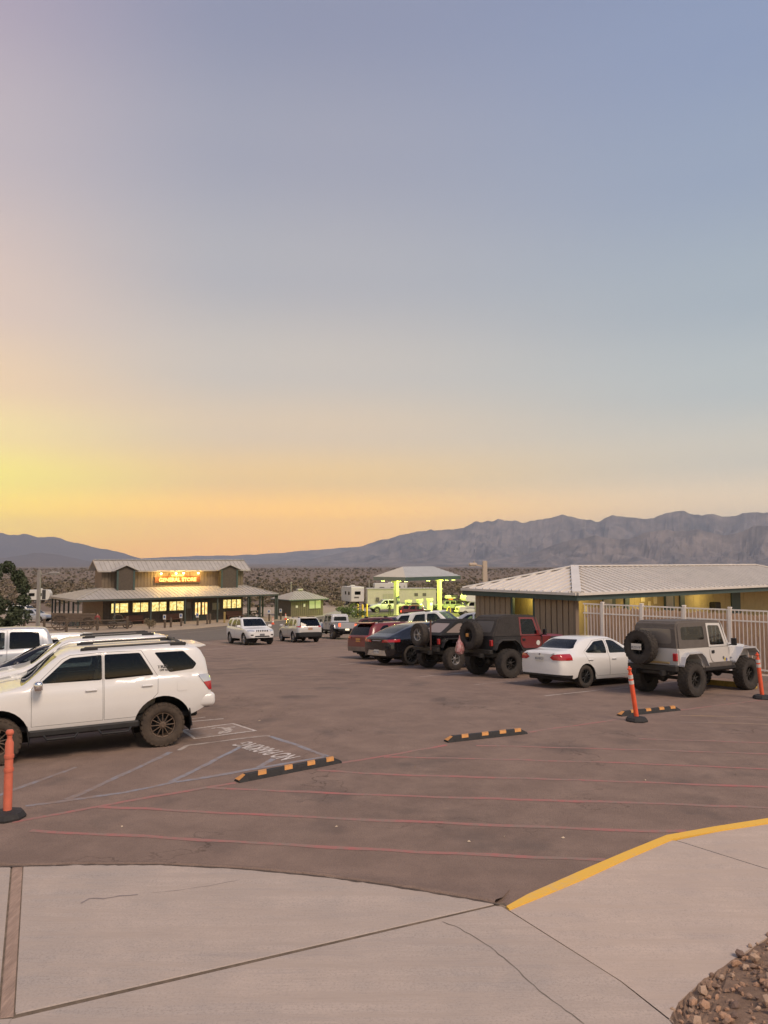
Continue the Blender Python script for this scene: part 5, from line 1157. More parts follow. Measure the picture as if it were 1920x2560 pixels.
def rv_class_c():
    o = empty('motorhome', 'white motorhome with overhanging cab bunk, right of the pumps', 'motorhome', 'vehicles at the pumps')
    b = B(); prism(b, rpoly([(-4.6, .55), (1.1, .55), (1.1, 1.0), (1.1, 2.0), (2.35, 2.02), (2.6, 2.35), (2.35, 3.0), (1.7, 3.15), (-4.6, 3.15)], .16), -1.18, 1.18); bmesh.ops.bevel(b, geom=b.edges[:], offset=.03, segments=1, affect='EDGES'); bobj('coach_body', b, M_RV, o)
    c = B(); prism(c, rpoly([(1.0, .55), (3.3, .55), (3.4, .9), (3.3, 1.22), (2.35, 1.35), (1.75, 2.03), (1.0, 2.03)], .08), -1.0, 1.0); bmesh.ops.bevel(c, geom=c.edges[:], offset=.05, segments=2, affect='EDGES'); bobj('cab', c, M_RV, o)
    w = B(); prism(w, [(2.42, 1.36), (2.38, 1.34), (1.84, 1.97), (1.87, 1.99)], -.86, .86); bobj('windshield', w, M_GLK, o)
    for s in (1, -1):
        w = B(); prism(w, rpoly([(2.1, 1.38), (1.72, 1.86), (1.2, 1.86), (1.2, 1.38)], .06), s * .995, s * 1.006); bobj('cab_window', w, M_GLK, o)
        m_ = B(); box(m_, (2.1, s * 1.25, 1.5), (.1, .2, .4), .04); bobj('mirror', m_, M_RV, o)
        for x in (-.6, -2.6): w = B(); box(w, (x, s * 1.185, 2.2), (1.0, .02, .55), .008); bobj('side_window', w, M_GLK, o)
        h_ = B(); box(h_, (3.36, s * .72, .98), (.08, .36, .2), .03); bobj('headlight', h_, mat('amber lamp', (.7, .5, .1), .3), o)
        st = B(); prism(st, [(2.6, 1.0), (1.9, 1.15), (1.1, 1.1), (1.1, 1.02), (1.9, 1.05)], s * 1.002, s * 1.008); bobj('side_stripe', st, M_INK, o)
        for x in (2.5, -2.6): add_wheel(o, x, s * .9, .37, w=.25)
    gr = B(); box(gr, (3.38, 0, .95), (.06, .8, .22), .02); bobj('grille', gr, M_DARK, o); bp_ = B(); box(bp_, (3.46, 0, .62), (.12, 1.9, .18), .03); bobj('bumper', bp_, M_RV, o)
    a_ = B(); box(a_, (-1.5, 0, 3.27), (.9, .8, .24), .08); bobj('roof_unit', a_, M_RV, o)
    return o
RVC = rv_class_c(); p = g(1188, 1541); ground_pose(RVC, p.x + 1.0, p.y + 2.5, R(192))
def trailer(label, L=6.5, H=3.1, nose=True, name='travel_trailer'):
    o = empty(name, label, 'trailer', 'campers beyond the pumps'); h = L / 2
    b = B(); prism(b, rpoly([(-h, .6), (h - .3, .6), (h, 1.3), (h, H - .6), (h - .35, H), (-h, H)] if nose else [(-h, .6), (h, .6), (h, H), (-h, H)], .15), -1.2, 1.2); bmesh.ops.bevel(b, geom=b.edges[:], offset=.04, segments=1, affect='EDGES'); bobj('coach_body', b, M_RV, o)
    for s in (1, -1):
        for x, w_ in ((-h * .55, 1.1), (h * .1, .9)): w = B(); box(w, (x, s * 1.205, H * .64), (w_, .02, .6), .008); bobj('side_window', w, M_GLK, o)
        d = B(); box(d, (h * .5, s * 1.206, 1.6), (.65, .02, 1.8), .008); bobj('door', d, M_INT if s < 0 else M_RV, o)
        for x in (-.5, .4): add_wheel(o, x, s * 1.0, .34, w=.22)
    w = B(); box(w, (-h - .004, 0, H * .66), (.02, 1.1, .6), .008); bobj('rear_window', w, M_GLK, o)
    st = B(); box(st, (-h - .006, .2, H * .42), (.012, .9, .28), .004); bobj('stripe', st, M_TRIMG, o)
    a_ = B(); box(a_, (0, 0, H + .13), (1.0, .8, .26), .08); bobj('roof_unit', a_, M_RV, o)
    hb = B(); bar(hb, (h - .2, .4, .55), (h + 1.1, 0, .5), .1); bar(hb, (h - .2, -.4, .55), (h + 1.1, 0, .5), .1); box(hb, (0, 0, .58), (L - .3, 1.6, .12)); bobj('hitch_frame', hb, M_DARK, o)
    return o
def put_at(o, u, v, h, dz=0.): p = g(u, v); return ground_pose(o, p.x, p.y, R(h), dz)
put_at(trailer('tall white travel trailer seen from behind, between the hut and the pumps', 7, 3.3), 881, 1511, 108)
put_at(trailer('small white travel trailer in the campground, past the lamp post near the tree', 4.2, 2.5), 98, 1507, 12)
put_at(trailer('long pale trailer roof showing over the green-lit shed', 7.5, 3.2, False), 975, 1493, 10)
S = suv_spec(4.6, 1.85, 1.62, 1.02, .98, 1.15, .40, -1.85, 1.40, -1.28, .35, .28, rwf=.76, rake=.3)
LC = gen_suv('crossover', 'silver car parked by the store lamp post beside the tree', SILVER, S, -.2, -1.12, 1.53, [(-1.2, 1.48), (-1.5, 1.45), (-1.75, 1.3), (-1.5, 1.08), (-1.3, 1.08)], group='cars by the store')
put(LC, S, 'fr', (99, 1556), -8)
LC2 = gen_suv('sport_utility', 'white SUV with dark roof trim behind the silver car by the tree', WHITE2, suv_spec(4.7, 1.9, 1.74, 1.1, 1.05, 1.15, .40, -1.9, 1.40, -1.28, .36, .32, rwf=.76, rake=.3), -.2, -1.12, 1.65, [(-1.2, 1.6), (-1.5, 1.57), (-1.75, 1.4), (-1.5, 1.15), (-1.3, 1.15)], group='cars by the store', rails=(-1.5, 0, 1.77, .55))
put_at(LC2, 62, 1546, -10)
# ------------------------------------------------------------------ buildings
def clip_strip(poly, a0, a1):
    def half(p, c, keep):
        out = []
        for i in range(len(p)):
            A, Bp = p[i - 1], p[i]; fa, fb = (A[0] - c) * keep, (Bp[0] - c) * keep
            if fa >= 0: out.append(A)
            if fa * fb < 0: t = fa / (fa - fb); out.append((A[0] + (Bp[0] - A[0]) * t, A[1] + (Bp[1] - A[1]) * t))
        return out
    return half(half(poly, a0, 1), a1, -1)
def metal_roof(parent, P, pitch, m, rib=.045, ribw=.05, name='roof_panel', th=.03):
    """roof face with eave P[0]-P[1], made of one panel per seam"""
    P = [Vector(p) for p in P]; e = (P[1] - P[0]).normalized(); n = (P[1] - P[0]).cross(P[-1] - P[0]).normalized()
    if n.z < 0: n = -n
    s = n.cross(e)
    if s.z < 0: s = -s
    pol = [((p - P[0]).dot(e), (p - P[0]).dot(s)) for p in P]; a = min(q[0] for q in pol); amax = max(q[0] for q in pol)
    W = lambda q, h: P[0] + e * q[0] + s * q[1] + n * h
    while a < amax - .02:
        b = min(a + pitch, amax); c = clip_strip(pol, a, b)
        if len(c) >= 3 and abs(area2(c)) > .002:
            bm = B(); j = random.uniform(0, .004)
            tp = [bm.verts.new(W(q, j)) for q in c]; bt = [bm.verts.new(W(q, -th)) for q in c]; bm.faces.new(tp); bm.faces.new(bt[::-1]); k = len(c)
            for i in range(k): bm.faces.new((tp[i], bt[i], bt[(i + 1) % k], tp[(i + 1) % k]))
            near = [q[1] for q in c if q[0] < a + .08 * pitch + 1e-3]
            if near and max(near) - min(near) > .1: bar(bm, W((a + ribw / 2, min(near)), rib / 2 + .006), W((a + ribw / 2, max(near) - .02), rib / 2 + .006), ribw, rib, up=n)
            bobj(name, bm, m, parent)
        a = b
def boards(parent, p0, p1, z0, z1, pitch, m, out, gap=.03, th=.03, name='board', jit=.006):
    """upright boards along a wall line (local coordinates), standing proud of the wall behind"""
    p0, p1 = Vector((*p0, 0)), Vector((*p1, 0)); d = (p1 - p0); L = d.length; d.normalize(); nrm = Vector((*out, 0)); n = max(1, int(round(L / pitch))); w = L / n
    for i in range(n):
        c = p0 + d * (w * (i + .5)) + nrm * (th / 2 + random.uniform(0, jit)); bm = B()
        box(bm, (c.x, c.y, (z0 + z1) / 2), (w - gap, th, z1 - z0), 0, Matrix((d, Vector((-d.y, d.x, 0)), Vector((0, 0, 1)))).transposed()); bobj(name, bm, m, parent)
def lamp(parent, name, loc, energy, col, r=.1):
    ld = bpy.data.lights.new(name, 'POINT'); ld.energy = energy; ld.color = col; ld.shadow_soft_size = r
    lo = bpy.data.objects.new(name + '_light', ld); COL.objects.link(lo); lo.parent = parent; lo.location = loc; return lo
M_METAL = mat('cream metal roof', (.70, .65, .59), .5, .1, var=.07, scale=1.5)
M_METALS = mat('grey store roof', (.43, .395, .35), .55, .1, var=.12, scale=1.2)
M_GREEN = mat('dark green fascia', (.055, .085, .075), .6, var=.12, scale=3)
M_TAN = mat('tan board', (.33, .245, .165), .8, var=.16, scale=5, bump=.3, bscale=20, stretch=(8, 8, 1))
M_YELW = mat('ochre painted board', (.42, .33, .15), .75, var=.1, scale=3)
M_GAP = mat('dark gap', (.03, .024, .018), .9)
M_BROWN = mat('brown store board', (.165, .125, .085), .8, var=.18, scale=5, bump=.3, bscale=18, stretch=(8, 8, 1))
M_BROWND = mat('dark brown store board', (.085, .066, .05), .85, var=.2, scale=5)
M_WOOD = mat('weathered timber', (.115, .082, .058), .9, var=.3, scale=7, bump=.4, bscale=25)
M_WHITEM = mat('white fence metal', (.84, .77, .69), .45, var=.05, scale=4)
M_SLAT = mat('brown fence board', (.58, .39, .26), .85, var=.22, scale=5, bump=.3, bscale=16, stretch=(7, 7, 1))
M_POST = mat('green porch post', (.05, .06, .052), .7)
def shop_glow(name, a, b, c, st):
    m = bpy.data.materials.new(name); m.use_nodes = True; N = m.node_tree.nodes; L = m.node_tree.links; bs = N['Principled BSDF']; bs.inputs['Base Color'].default_value = (.2, .15, .1, 1)
    tc = N.new('ShaderNodeTexCoord'); n = N.new('ShaderNodeTexNoise'); n.inputs['Scale'].default_value = 3.2; n.inputs['Detail'].default_value = 6; n.inputs['Roughness'].default_value = .75; L.new(tc.outputs['Object'], n.inputs['Vector'])
    r = N.new('ShaderNodeValToRGB'); e = r.color_ramp.elements; e[0].position = .33; e[0].color = (*a, 1); e[1].position = .5; e[1].color = (*b, 1); k = e.new(.66); k.color = (*c, 1); L.new(n.outputs[0], r.inputs[0])
    L.new(r.outputs[0], bs.inputs['Emission Color']); bs.inputs['Emission Strength'].default_value = st; MATS[name] = m; return m
M_SHOP = shop_glow('lit shop interior', (.30, .10, .02), (.95, .55, .16), (1., .86, .48), 1.7)

def store():
    o = empty('general_store', 'brown two-tier store with a wide porch roof and lit windows', 'building'); Z = -4.05
    local_frame(o, (-33, 82, Z), (.794, .608)); LX, LY = 24.7, 11.1
    bobj('porch_floor', box(B(), (LX / 2, LY / 2, -.15), (LX - .6, LY - .6, .5)), M_DIRT, o)
    wl = boxo('wall', (12.28, 6.5, 1.65), (17.36, 7.9, 3.3), M_GAP, o)
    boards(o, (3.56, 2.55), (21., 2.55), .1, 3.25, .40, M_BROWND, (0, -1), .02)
    boards(o, (3.60, 2.5), (3.60, 10.4), .1, 3.25, .5, mat('sunlit tan store board', (.30, .20, .125), .8, var=.15, scale=4), (-1, 0), .03)  # left wall boards: evening light put into a lighter tan
    A, Bq, C, D = (0, 0, 3.16), (LX, 0, 3.16), (LX, LY, 3.16), (0, LY, 3.16); a, b, c, d = (3.9, 4.3, 4.2), (21.9, 4.3, 4.2), (21.9, 6.8, 4.2), (3.9, 6.8, 4.2)
    metal_roof(o, [A, Bq, b, a], .50, M_METALS); metal_roof(o, [D, A, a, d], .50, M_METALS); metal_roof(o, [Bq, C, c, b], .50, M_METALS); metal_roof(o, [C, D, d, c], .8, M_METALS)
    for p, q_, up in ((A, Bq, 0), (D, A, 0), (Bq, C, 0), (C, D, 0)):
        fb = B(); bar(fb, Vector(p) + Vector((0, 0, -.13)), Vector(q_) + Vector((0, 0, -.13)), .08, .17); bobj('fascia', fb, M_POST if p == A else mat('pale fascia', (.42, .35, .27), .7), o)
    for p, q_ in ((A, a), (Bq, b)):
        fb = B(); bar(fb, Vector(p) + Vector((0, 0, .04)), Vector(q_) + Vector((0, 0, .05)), .22, .05); bobj('hip_cap', fb, M_METALS, o)
    for p in [(.25, .25)] + [(4.1 * k + .05, .25) for k in range(1, 7)] + [(.25, 1.85 * k + .2) for k in range(1, 6)] + [(LX - .3, 3.6), (LX - .3, 7.2), (LX - .3, .25), (22.2, .25)] + [(.25, LY - .3), (LX - .3, LY - .3)]:
        bobj('post', box(B(), (p[0], p[1], 1.45), (.17, .17, 3.0)), M_POST, o)
    # lit windows: sill, frame, pane, glowing shop behind
    def win(x0, x1, z0=1.45, z1=2.5, y=2.5):
        w = boxo('window', ((x0 + x1) / 2, y + .0, (z0 + z1) / 2), (x1 - x0, .04, z1 - z0), M_SHOP, o)
        f = B()
        for cx, sx, cz, sz in (((x0 + x1) / 2, x1 - x0 + .16, z0 - .04, .08), ((x0 + x1) / 2, x1 - x0 + .16, z1 + .04, .08), (x0 - .04, .08, (z0 + z1) / 2, z1 - z0), (x1 + .04, .08, (z0 + z1) / 2, z1 - z0), ((x0 + x1) / 2, .09, (z0 + z1) / 2, z1 - z0)): box(f, (cx, y - .045, cz), (sx, .07, sz))
        bobj('window_frame', f, M_BROWND, w); bobj('pane', box(B(), ((x0 + x1) / 2, y - .025, (z0 + z1) / 2), (x1 - x0, .008, z1 - z0)), glass('shop glass', .97), w)
    for x0, x1 in ((4.5, 6.4), (6.95, 8.75), (9.2, 10.95), (11.35, 13.1), (18.25, 19.3), (19.42, 20.7)): win(x0, x1)
    dr = B(); box(dr, (15.35, 2.49, 1.3), (2.1, .06, 2.5)); do = bobj('door', dr, M_POST, o)
    for x in (14.7, 15.1, 15.6, 16.0): bobj('pane', box(B(), (x, 2.45, 1.55), (.24, .03, 1.45)), M_SHOP, do)
    bobj('notice_board', box(B(), (17.25, 2.44, 1.75), (.95, .06, .85), .02), mat('notice paper', (.26, .23, .17), .8), o)
    bobj('vent_panel', box(B(), (13.72, 2.46, 2.0), (.55, .05, .8), .02), mat('grey panel', (.15, .14, .125), .7), o)
    for x in (7.0, 11.5, 19.6):
        bn = B(); box(bn, (x, 1.9, .5), (2.2, .5, .08)); box(bn, (x, 2.2, .85), (2.2, .06, .5)); box(bn, (x - .95, 1.9, .25), (.1, .5, .5)); box(bn, (x + .95, 1.9, .25), (.1, .5, .5)); bobj('porch_bench', bn, mat('red brown bench', (.13, .055, .035), .7), o)
    # upper tier
    boxo('upper_wall', (12.9, 5.55, 5.2), (17.9, 2.44, 2.2), M_GAP, o)
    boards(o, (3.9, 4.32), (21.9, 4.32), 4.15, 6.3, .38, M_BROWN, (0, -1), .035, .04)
    gw = B(); prism(gw, [(4.33, 4.1), (6.77, 4.1), (6.77, 6.3), (5.55, 7.3), (4.33, 6.3)], 3.93, 3.96, 'yz'); bobj('gable_wall', gw, M_GAP, o)
    for y in (4.55, 4.98, 5.41, 5.84, 6.27, 6.62): bobj('gable_board', box(B(), (3.92, y, 5.2 + (.3 - abs(y - 5.55) * .3) * 1.2), (.03, .36, 2.15 + (.5 - abs(y - 5.55) * .5) * 1.3)), mat('sunlit tan store board', (.30, .20, .125), .8), o)  # gable boards share the tan with the light painted in
    metal_roof(o, [(3.3, 3.7, 6.2), (22.6, 3.7, 6.2), (22.6, 5.55, 7.42), (3.3, 5.55, 7.42)], .55, M_METALS); metal_roof(o, [(22.6, 7.4, 6.2), (3.3, 7.4, 6.2), (3.3, 5.55, 7.42), (22.6, 5.55, 7.42)], 1.1, M_METALS)
    fb = B(); bar(fb, (3.3, 5.55, 7.46), (22.6, 5.55, 7.46), .3, .06); bobj('ridge_cap', fb, M_METALS, o)
    rl = B()
    for i in range(36): box(rl, (3.5 + i * .54, 5.55, 7.54), (.09, .09, .1), .03)
    bobj('ridge_lights', rl, M_PLATE, o)  # small pale blocks standing for the string of lights on the ridge
    fb = B(); bar(fb, (3.3, 3.68, 6.12), (22.6, 3.68, 6.12), .06, .12); bobj('fascia', fb, M_METALS, o)
    for y0, y1, z0, z1 in ((3.66, 5.55, 6.14, 7.38), (7.44, 5.55, 6.14, 7.38)): fb = B(); bar(fb, (3.27, y0, z0), (3.27, y1, z1), .08, .14); bobj('barge_board', fb, mat('pale fascia', (.42, .35, .27), .7), o)
    for x0, x1 in ((5.4, 7.3), (18.4, 20.5)):
        xm = (x0 + x1) / 2; dm = boxo('dormer', (xm, 3.8, 5.05), (x1 - x0, 1.1, 2.4), M_BROWND, o)
        for x in (x0, x1): bobj('corner_board', box(B(), (x, 3.24, 5.0), (.2, .1, 2.5)), M_GREEN, dm)
        pk = B(); prism(pk, [(x0, 6.24), (x1, 6.24), (xm, 6.72)], 3.26, 4.4); bobj('gable', pk, M_BROWND, dm)
        for s in (-1, 1):
            e = xm + s * ((x1 - x0) / 2 + .6); P = [(e, 3.0, 6.13), (e, 4.6, 6.13), (xm, 4.6, 6.80), (xm, 3.0, 6.80)]; rp = B(); vs = [rp.verts.new(p) for p in P]; rp.faces.new(vs); r_ = bmesh.ops.extrude_face_region(rp, geom=rp.faces[:]); bmesh.ops.translate(rp, verts=[v for v in r_['geom'] if isinstance(v, bmesh.types.BMVert)], vec=(0, 0, .06)); bobj('dormer_roof', rp, M_METALS, dm)
    # lettered sign and its lamps
    sg = B(); pl = [(10.1, 4.72), (15.9, 4.72), (15.9, 5.42), (15.2, 5.48), (14.2, 5.52), (13.9, 5.70), (12.1, 5.70), (11.8, 5.52), (10.8, 5.48), (10.1, 5.42)]; prism(sg, pl, 4.12, 4.2); so = bobj('sign_board', sg, mat('orange brown sign', (.13, .04, .010), .7, var=.2, scale=3), o)
    gold = mat('gold letters', (.70, .58, .30), .5); text_obj('lettering', 'GENERAL STORE', .62, gold, so, (13.0, 4.10, 5.03), (math.pi / 2, 0, 0), .02, .018, 1.02); text_obj('lettering', 'STOVEPIPE WELLS', .2, gold, so, (13.0, 4.10, 5.55), (math.pi / 2, 0, 0), .01, .006)
    eb = B(); box(eb, (13, 4.14, 4.68), (5.9, .06, .05)); bobj('sign_edge', eb, M_BROWND, so)
    for x in (10.7, 12.55, 13.5, 15.4):
        lm = B(); tube(lm, [(x, 4.27, 6.1), (x, 3.75, 6.12), (x, 3.62, 5.98)], .03, 6); lathe(lm, [(.05, .1), (.2, -.03), (.19, -.03), (.04, .08)], 12, 'z', (x, 3.62, 5.92), cap=False); lo = bobj('sign_lamp', lm, M_POST, o)
        bl = B(); bmesh.ops.create_icosphere(bl, subdivisions=2, radius=.11, matrix=Matrix.Translation((x, 3.62, 5.86))); bobj('bulb', bl, mat('warm bulb', (1, .8, .4), .5, emit=(1, .78, .36), estr=14), lo); lamp(o, 'sign_lamp', (x, 3.45, 5.72), 230, (1, .62, .17), .2)
    for x in (6., 13., 19.5): lamp(o, 'porch_glow', (x, 1.4, 2.6), 3.5, (1, .7, .35))
    return o
STORE = store()

def hut():
    o = empty('ticket_hut', 'small green board hut with a hipped metal roof, right of the store', 'building'); p = g(727, 1541); local_frame(o, (p.x, p.y, gz(p.y) - .05), (.80, .60)); W, Dp, H = 5.2, 4.2, 2.35
    M_HUT = mat('olive hut board', (.14, .115, .08), .8, var=.15, scale=4)
    boxo('wall', (W / 2, Dp / 2, H / 2), (W, Dp, H), M_GAP, o); boards(o, (0, 0), (W, 0), 0, H, .30, M_HUT, (0, -1), .04); boards(o, (0, 0), (0, Dp), 0, H, .30, M_HUT, (-1, 0), .04)
    e = .6; z = H - .02; A, Bq, C, D = (-e, -e, z), (W + e, -e, z), (W + e, Dp + e, z), (-e, Dp + e, z); t1, t2 = (W / 2 - .5, Dp / 2, z + 1.1), (W / 2 + .5, Dp / 2, z + 1.1)
    metal_roof(o, [A, Bq, t2, t1], .42, M_METALS); metal_roof(o, [D, A, t1], .42, M_METALS); metal_roof(o, [Bq, C, t2], .42, M_METALS); metal_roof(o, [C, D, t1, t2], .42, M_METALS)
    for p_, q_ in ((A, Bq), (D, A), (Bq, C)): fb = B(); bar(fb, Vector(p_) + Vector((0, 0, -.08)), Vector(q_) + Vector((0, 0, -.08)), .05, .14); bobj('fascia', fb, M_GREEN, o)
    bobj('roof_vent', box(B(), (W / 2, Dp / 2, z + 1.25), (.9, .5, .25), .05), M_METALS, o)
    for x in (3.35, 4.35): w = boxo('window', (x, -.05, 1.55), (.85, .05, 1.1), mat('hut window', (.30, .32, .2), .3, emit=(.75, .85, .35), estr=.25), o); bobj('window_frame', box(B(), (x, -.06, .97), (.95, .1, .07)), M_HUT, w)
    bobj('notice', box(B(), (2.1, -.06, 1.5), (.3, .03, .42)), M_PLATE, o); bobj('notice', box(B(), (.9, -.06, 1.35), (.35, .03, .3)), M_PLATE, o)
    bobj('wall_lamp', box(B(), (4.5, -.12, 2.2), (.15, .12, .1)), mat('hut lamp', (1, .8, .4), .5, emit=(1, .8, .3), estr=6), o); return o
hut()

def canopy():
    GL = (.80, 1., .10)
    o = empty('fuel_canopy', 'green-trimmed hipped canopy over the fuel pumps, lit yellow-green underneath', 'canopy'); gz_ = gz(104)
    local_frame(o, (2.8, 100, gz_), (.65, .76)); L, W = 12.6, 5.6; ze = 3.4 - 2.26 - gz_
    A, Bq, C, D = (0, 0, ze), (L, 0, ze), (L, W, ze), (0, W, ze); t1, t2 = (2.9, W / 2, ze + 1.35), (L - 2.9, W / 2, ze + 1.35)
    M_CAN = mat('canopy metal', (.52, .52, .50), .5, .1, var=.08, scale=1)
    metal_roof(o, [A, Bq, t2, t1], .45, M_CAN); metal_roof(o, [D, A, t1], .45, mat('canopy metal lit', (.60, .55, .46), .5, .1)); metal_roof(o, [Bq, C, t2], .45, M_CAN); metal_roof(o, [C, D, t1, t2], .6, M_CAN)  # left face gets a lighter, warmer copy of the metal, as if lit
    for p_, q_, m_ in ((A, Bq, M_GREEN), (D, A, mat('lit green fascia', (.22, .24, .18), .6)), (Bq, C, M_GREEN), (C, D, M_GREEN)): fb = B(); bar(fb, Vector(p_) + Vector((0, 0, -.25)), Vector(q_) + Vector((0, 0, -.25)), .08, .48); bobj('fascia', fb, m_, o)  # left fascia is the green painted lighter, as if lit
    bobj('soffit', box(B(), (L / 2, W / 2, ze - .42), (L - .1, W - .1, .05)), mat('soffit white', (.6, .6, .55), .7), o)
    for x in (1.5, 11.3):
        bobj('column', box(B(), (x, W / 2, (ze - .4) / 2), (.5, .5, ze - .4), .03), mat('column paint', (.62, .60, .42), .6), o); bobj('column_cap', box(B(), (x, W / 2, ze - .6), (.9, .9, .2), .03), mat('column paint', (.62, .60, .42), .6), o)
    for x, y in ((1.0, .7), (1.2, W - .7), (L / 2, 1.0), (10.2, .7), (L - .8, .7), (10.9, W - .7)):
        f = bobj('canopy_light', box(B(), (x, y, ze - .52), (.45, .35, .14), .03), M_POST, o); bobj('lens', box(B(), (x, y, ze - .6), (.38, .28, .03)), mat('canopy lens', (.9, 1, .4), .4, emit=(.9, 1, .3), estr=9), f); lamp(o, 'canopy_light', (x, y, ze - .85), 950, GL, .15)
    sg = bobj('number_sign', box(B(), (1.5, W / 2 - .34, ze - 3.1), (.55, .06, 1.0), .02), mat('navy sign', (.03, .045, .12), .6), o); text_obj('lettering', '111', .42, M_PLATE, sg, (1.5, W / 2 - .375, ze - 3.1), (math.pi / 2, 0, 0), .004, .01)
    isl = bobj('pump_island', box(B(), (L / 2, W / 2, .08), (L - 1, 1.1, .16), .03), mat('island concrete', (.5, .48, .4), .8), o)
    for x in (4.1, 6.6, 9.0):
        pm = B(); box(pm, (x, W / 2, 1.0), (.75, .5, 1.7), .04); box(pm, (x, W / 2, 2.05), (.85, .6, .35), .03); po = bobj('fuel_pump', pm, mat('pump white', (.6, .6, .55), .5), o)
        bobj('pump_screen', box(B(), (x, W / 2 - .26, 1.45), (.4, .03, .3)), mat('pump screen', (.3, .6, .7), .3, emit=(.3, .8, 1), estr=1.2), po); hs = B(); tube(hs, [(x + .4, W / 2 - .2, 1.4), (x + .6, W / 2 - .35, .6), (x + .42, W / 2 - .25, 1.0)], .03, 6); bobj('hose', hs, M_DARK, po)
    for x in (2.6, 10.6):
        hp = B(); tube(hp, [(x, .9, 0), (x, .9, .75), (x + .12, .9, .95), (x + .35, .9, 1.0), (x + .6, .9, .95), (x + .72, .9, .75), (x + .72, .9, 0)], .09, 8); bobj('guard_hoop', hp, mat('hoop yellow', (.7, .55, .08), .6), o)
    return o
canopy()
def shed():
    o = empty('utility_shed', 'long flat-roofed pale shed behind the pumps, washed with green light', 'building'); p = g(918, 1522); local_frame(o, (p.x, p.y + 2.5, gz(p.y + 2.5)), (.995, .1)); L = 11.6
    M_SH = mat('pale shed wall', (.52, .48, .38), .75, var=.08, scale=1.5)
    boxo('wall', (L / 2, 2, 1.5), (L, 4, 3.2), M_SH, o); boxo('roof', (L / 2, 2, 3.16), (L + .2, 4.2, .12), M_METALS, o)
    for x in (3.0, 3.9): bobj('door', box(B(), (x, -.03, 1.3), (.8, .06, 2.1), .01), mat('shed door', (.40, .38, .28), .6), o)
    for x in (8.2, 9.6): bobj('vent', box(B(), (x, -.04, 2.2), (.6, .06, .5), .01), M_TRIMG, o)
    rl = B()
    for x in (9.3, 9.9, 10.5, 11.1): bar(rl, (x, .2, 3.2), (x, .2, 3.9), .05)
    bar(rl, (9.3, .2, 3.9), (11.1, .2, 3.9), .05); bobj('roof_railing', rl, M_STEEL, o)
    bobj('utility_box', box(B(), (1.7, -.2, 1.4), (.5, .3, .7), .02), M_TRIMG, o)
    return o
shed()

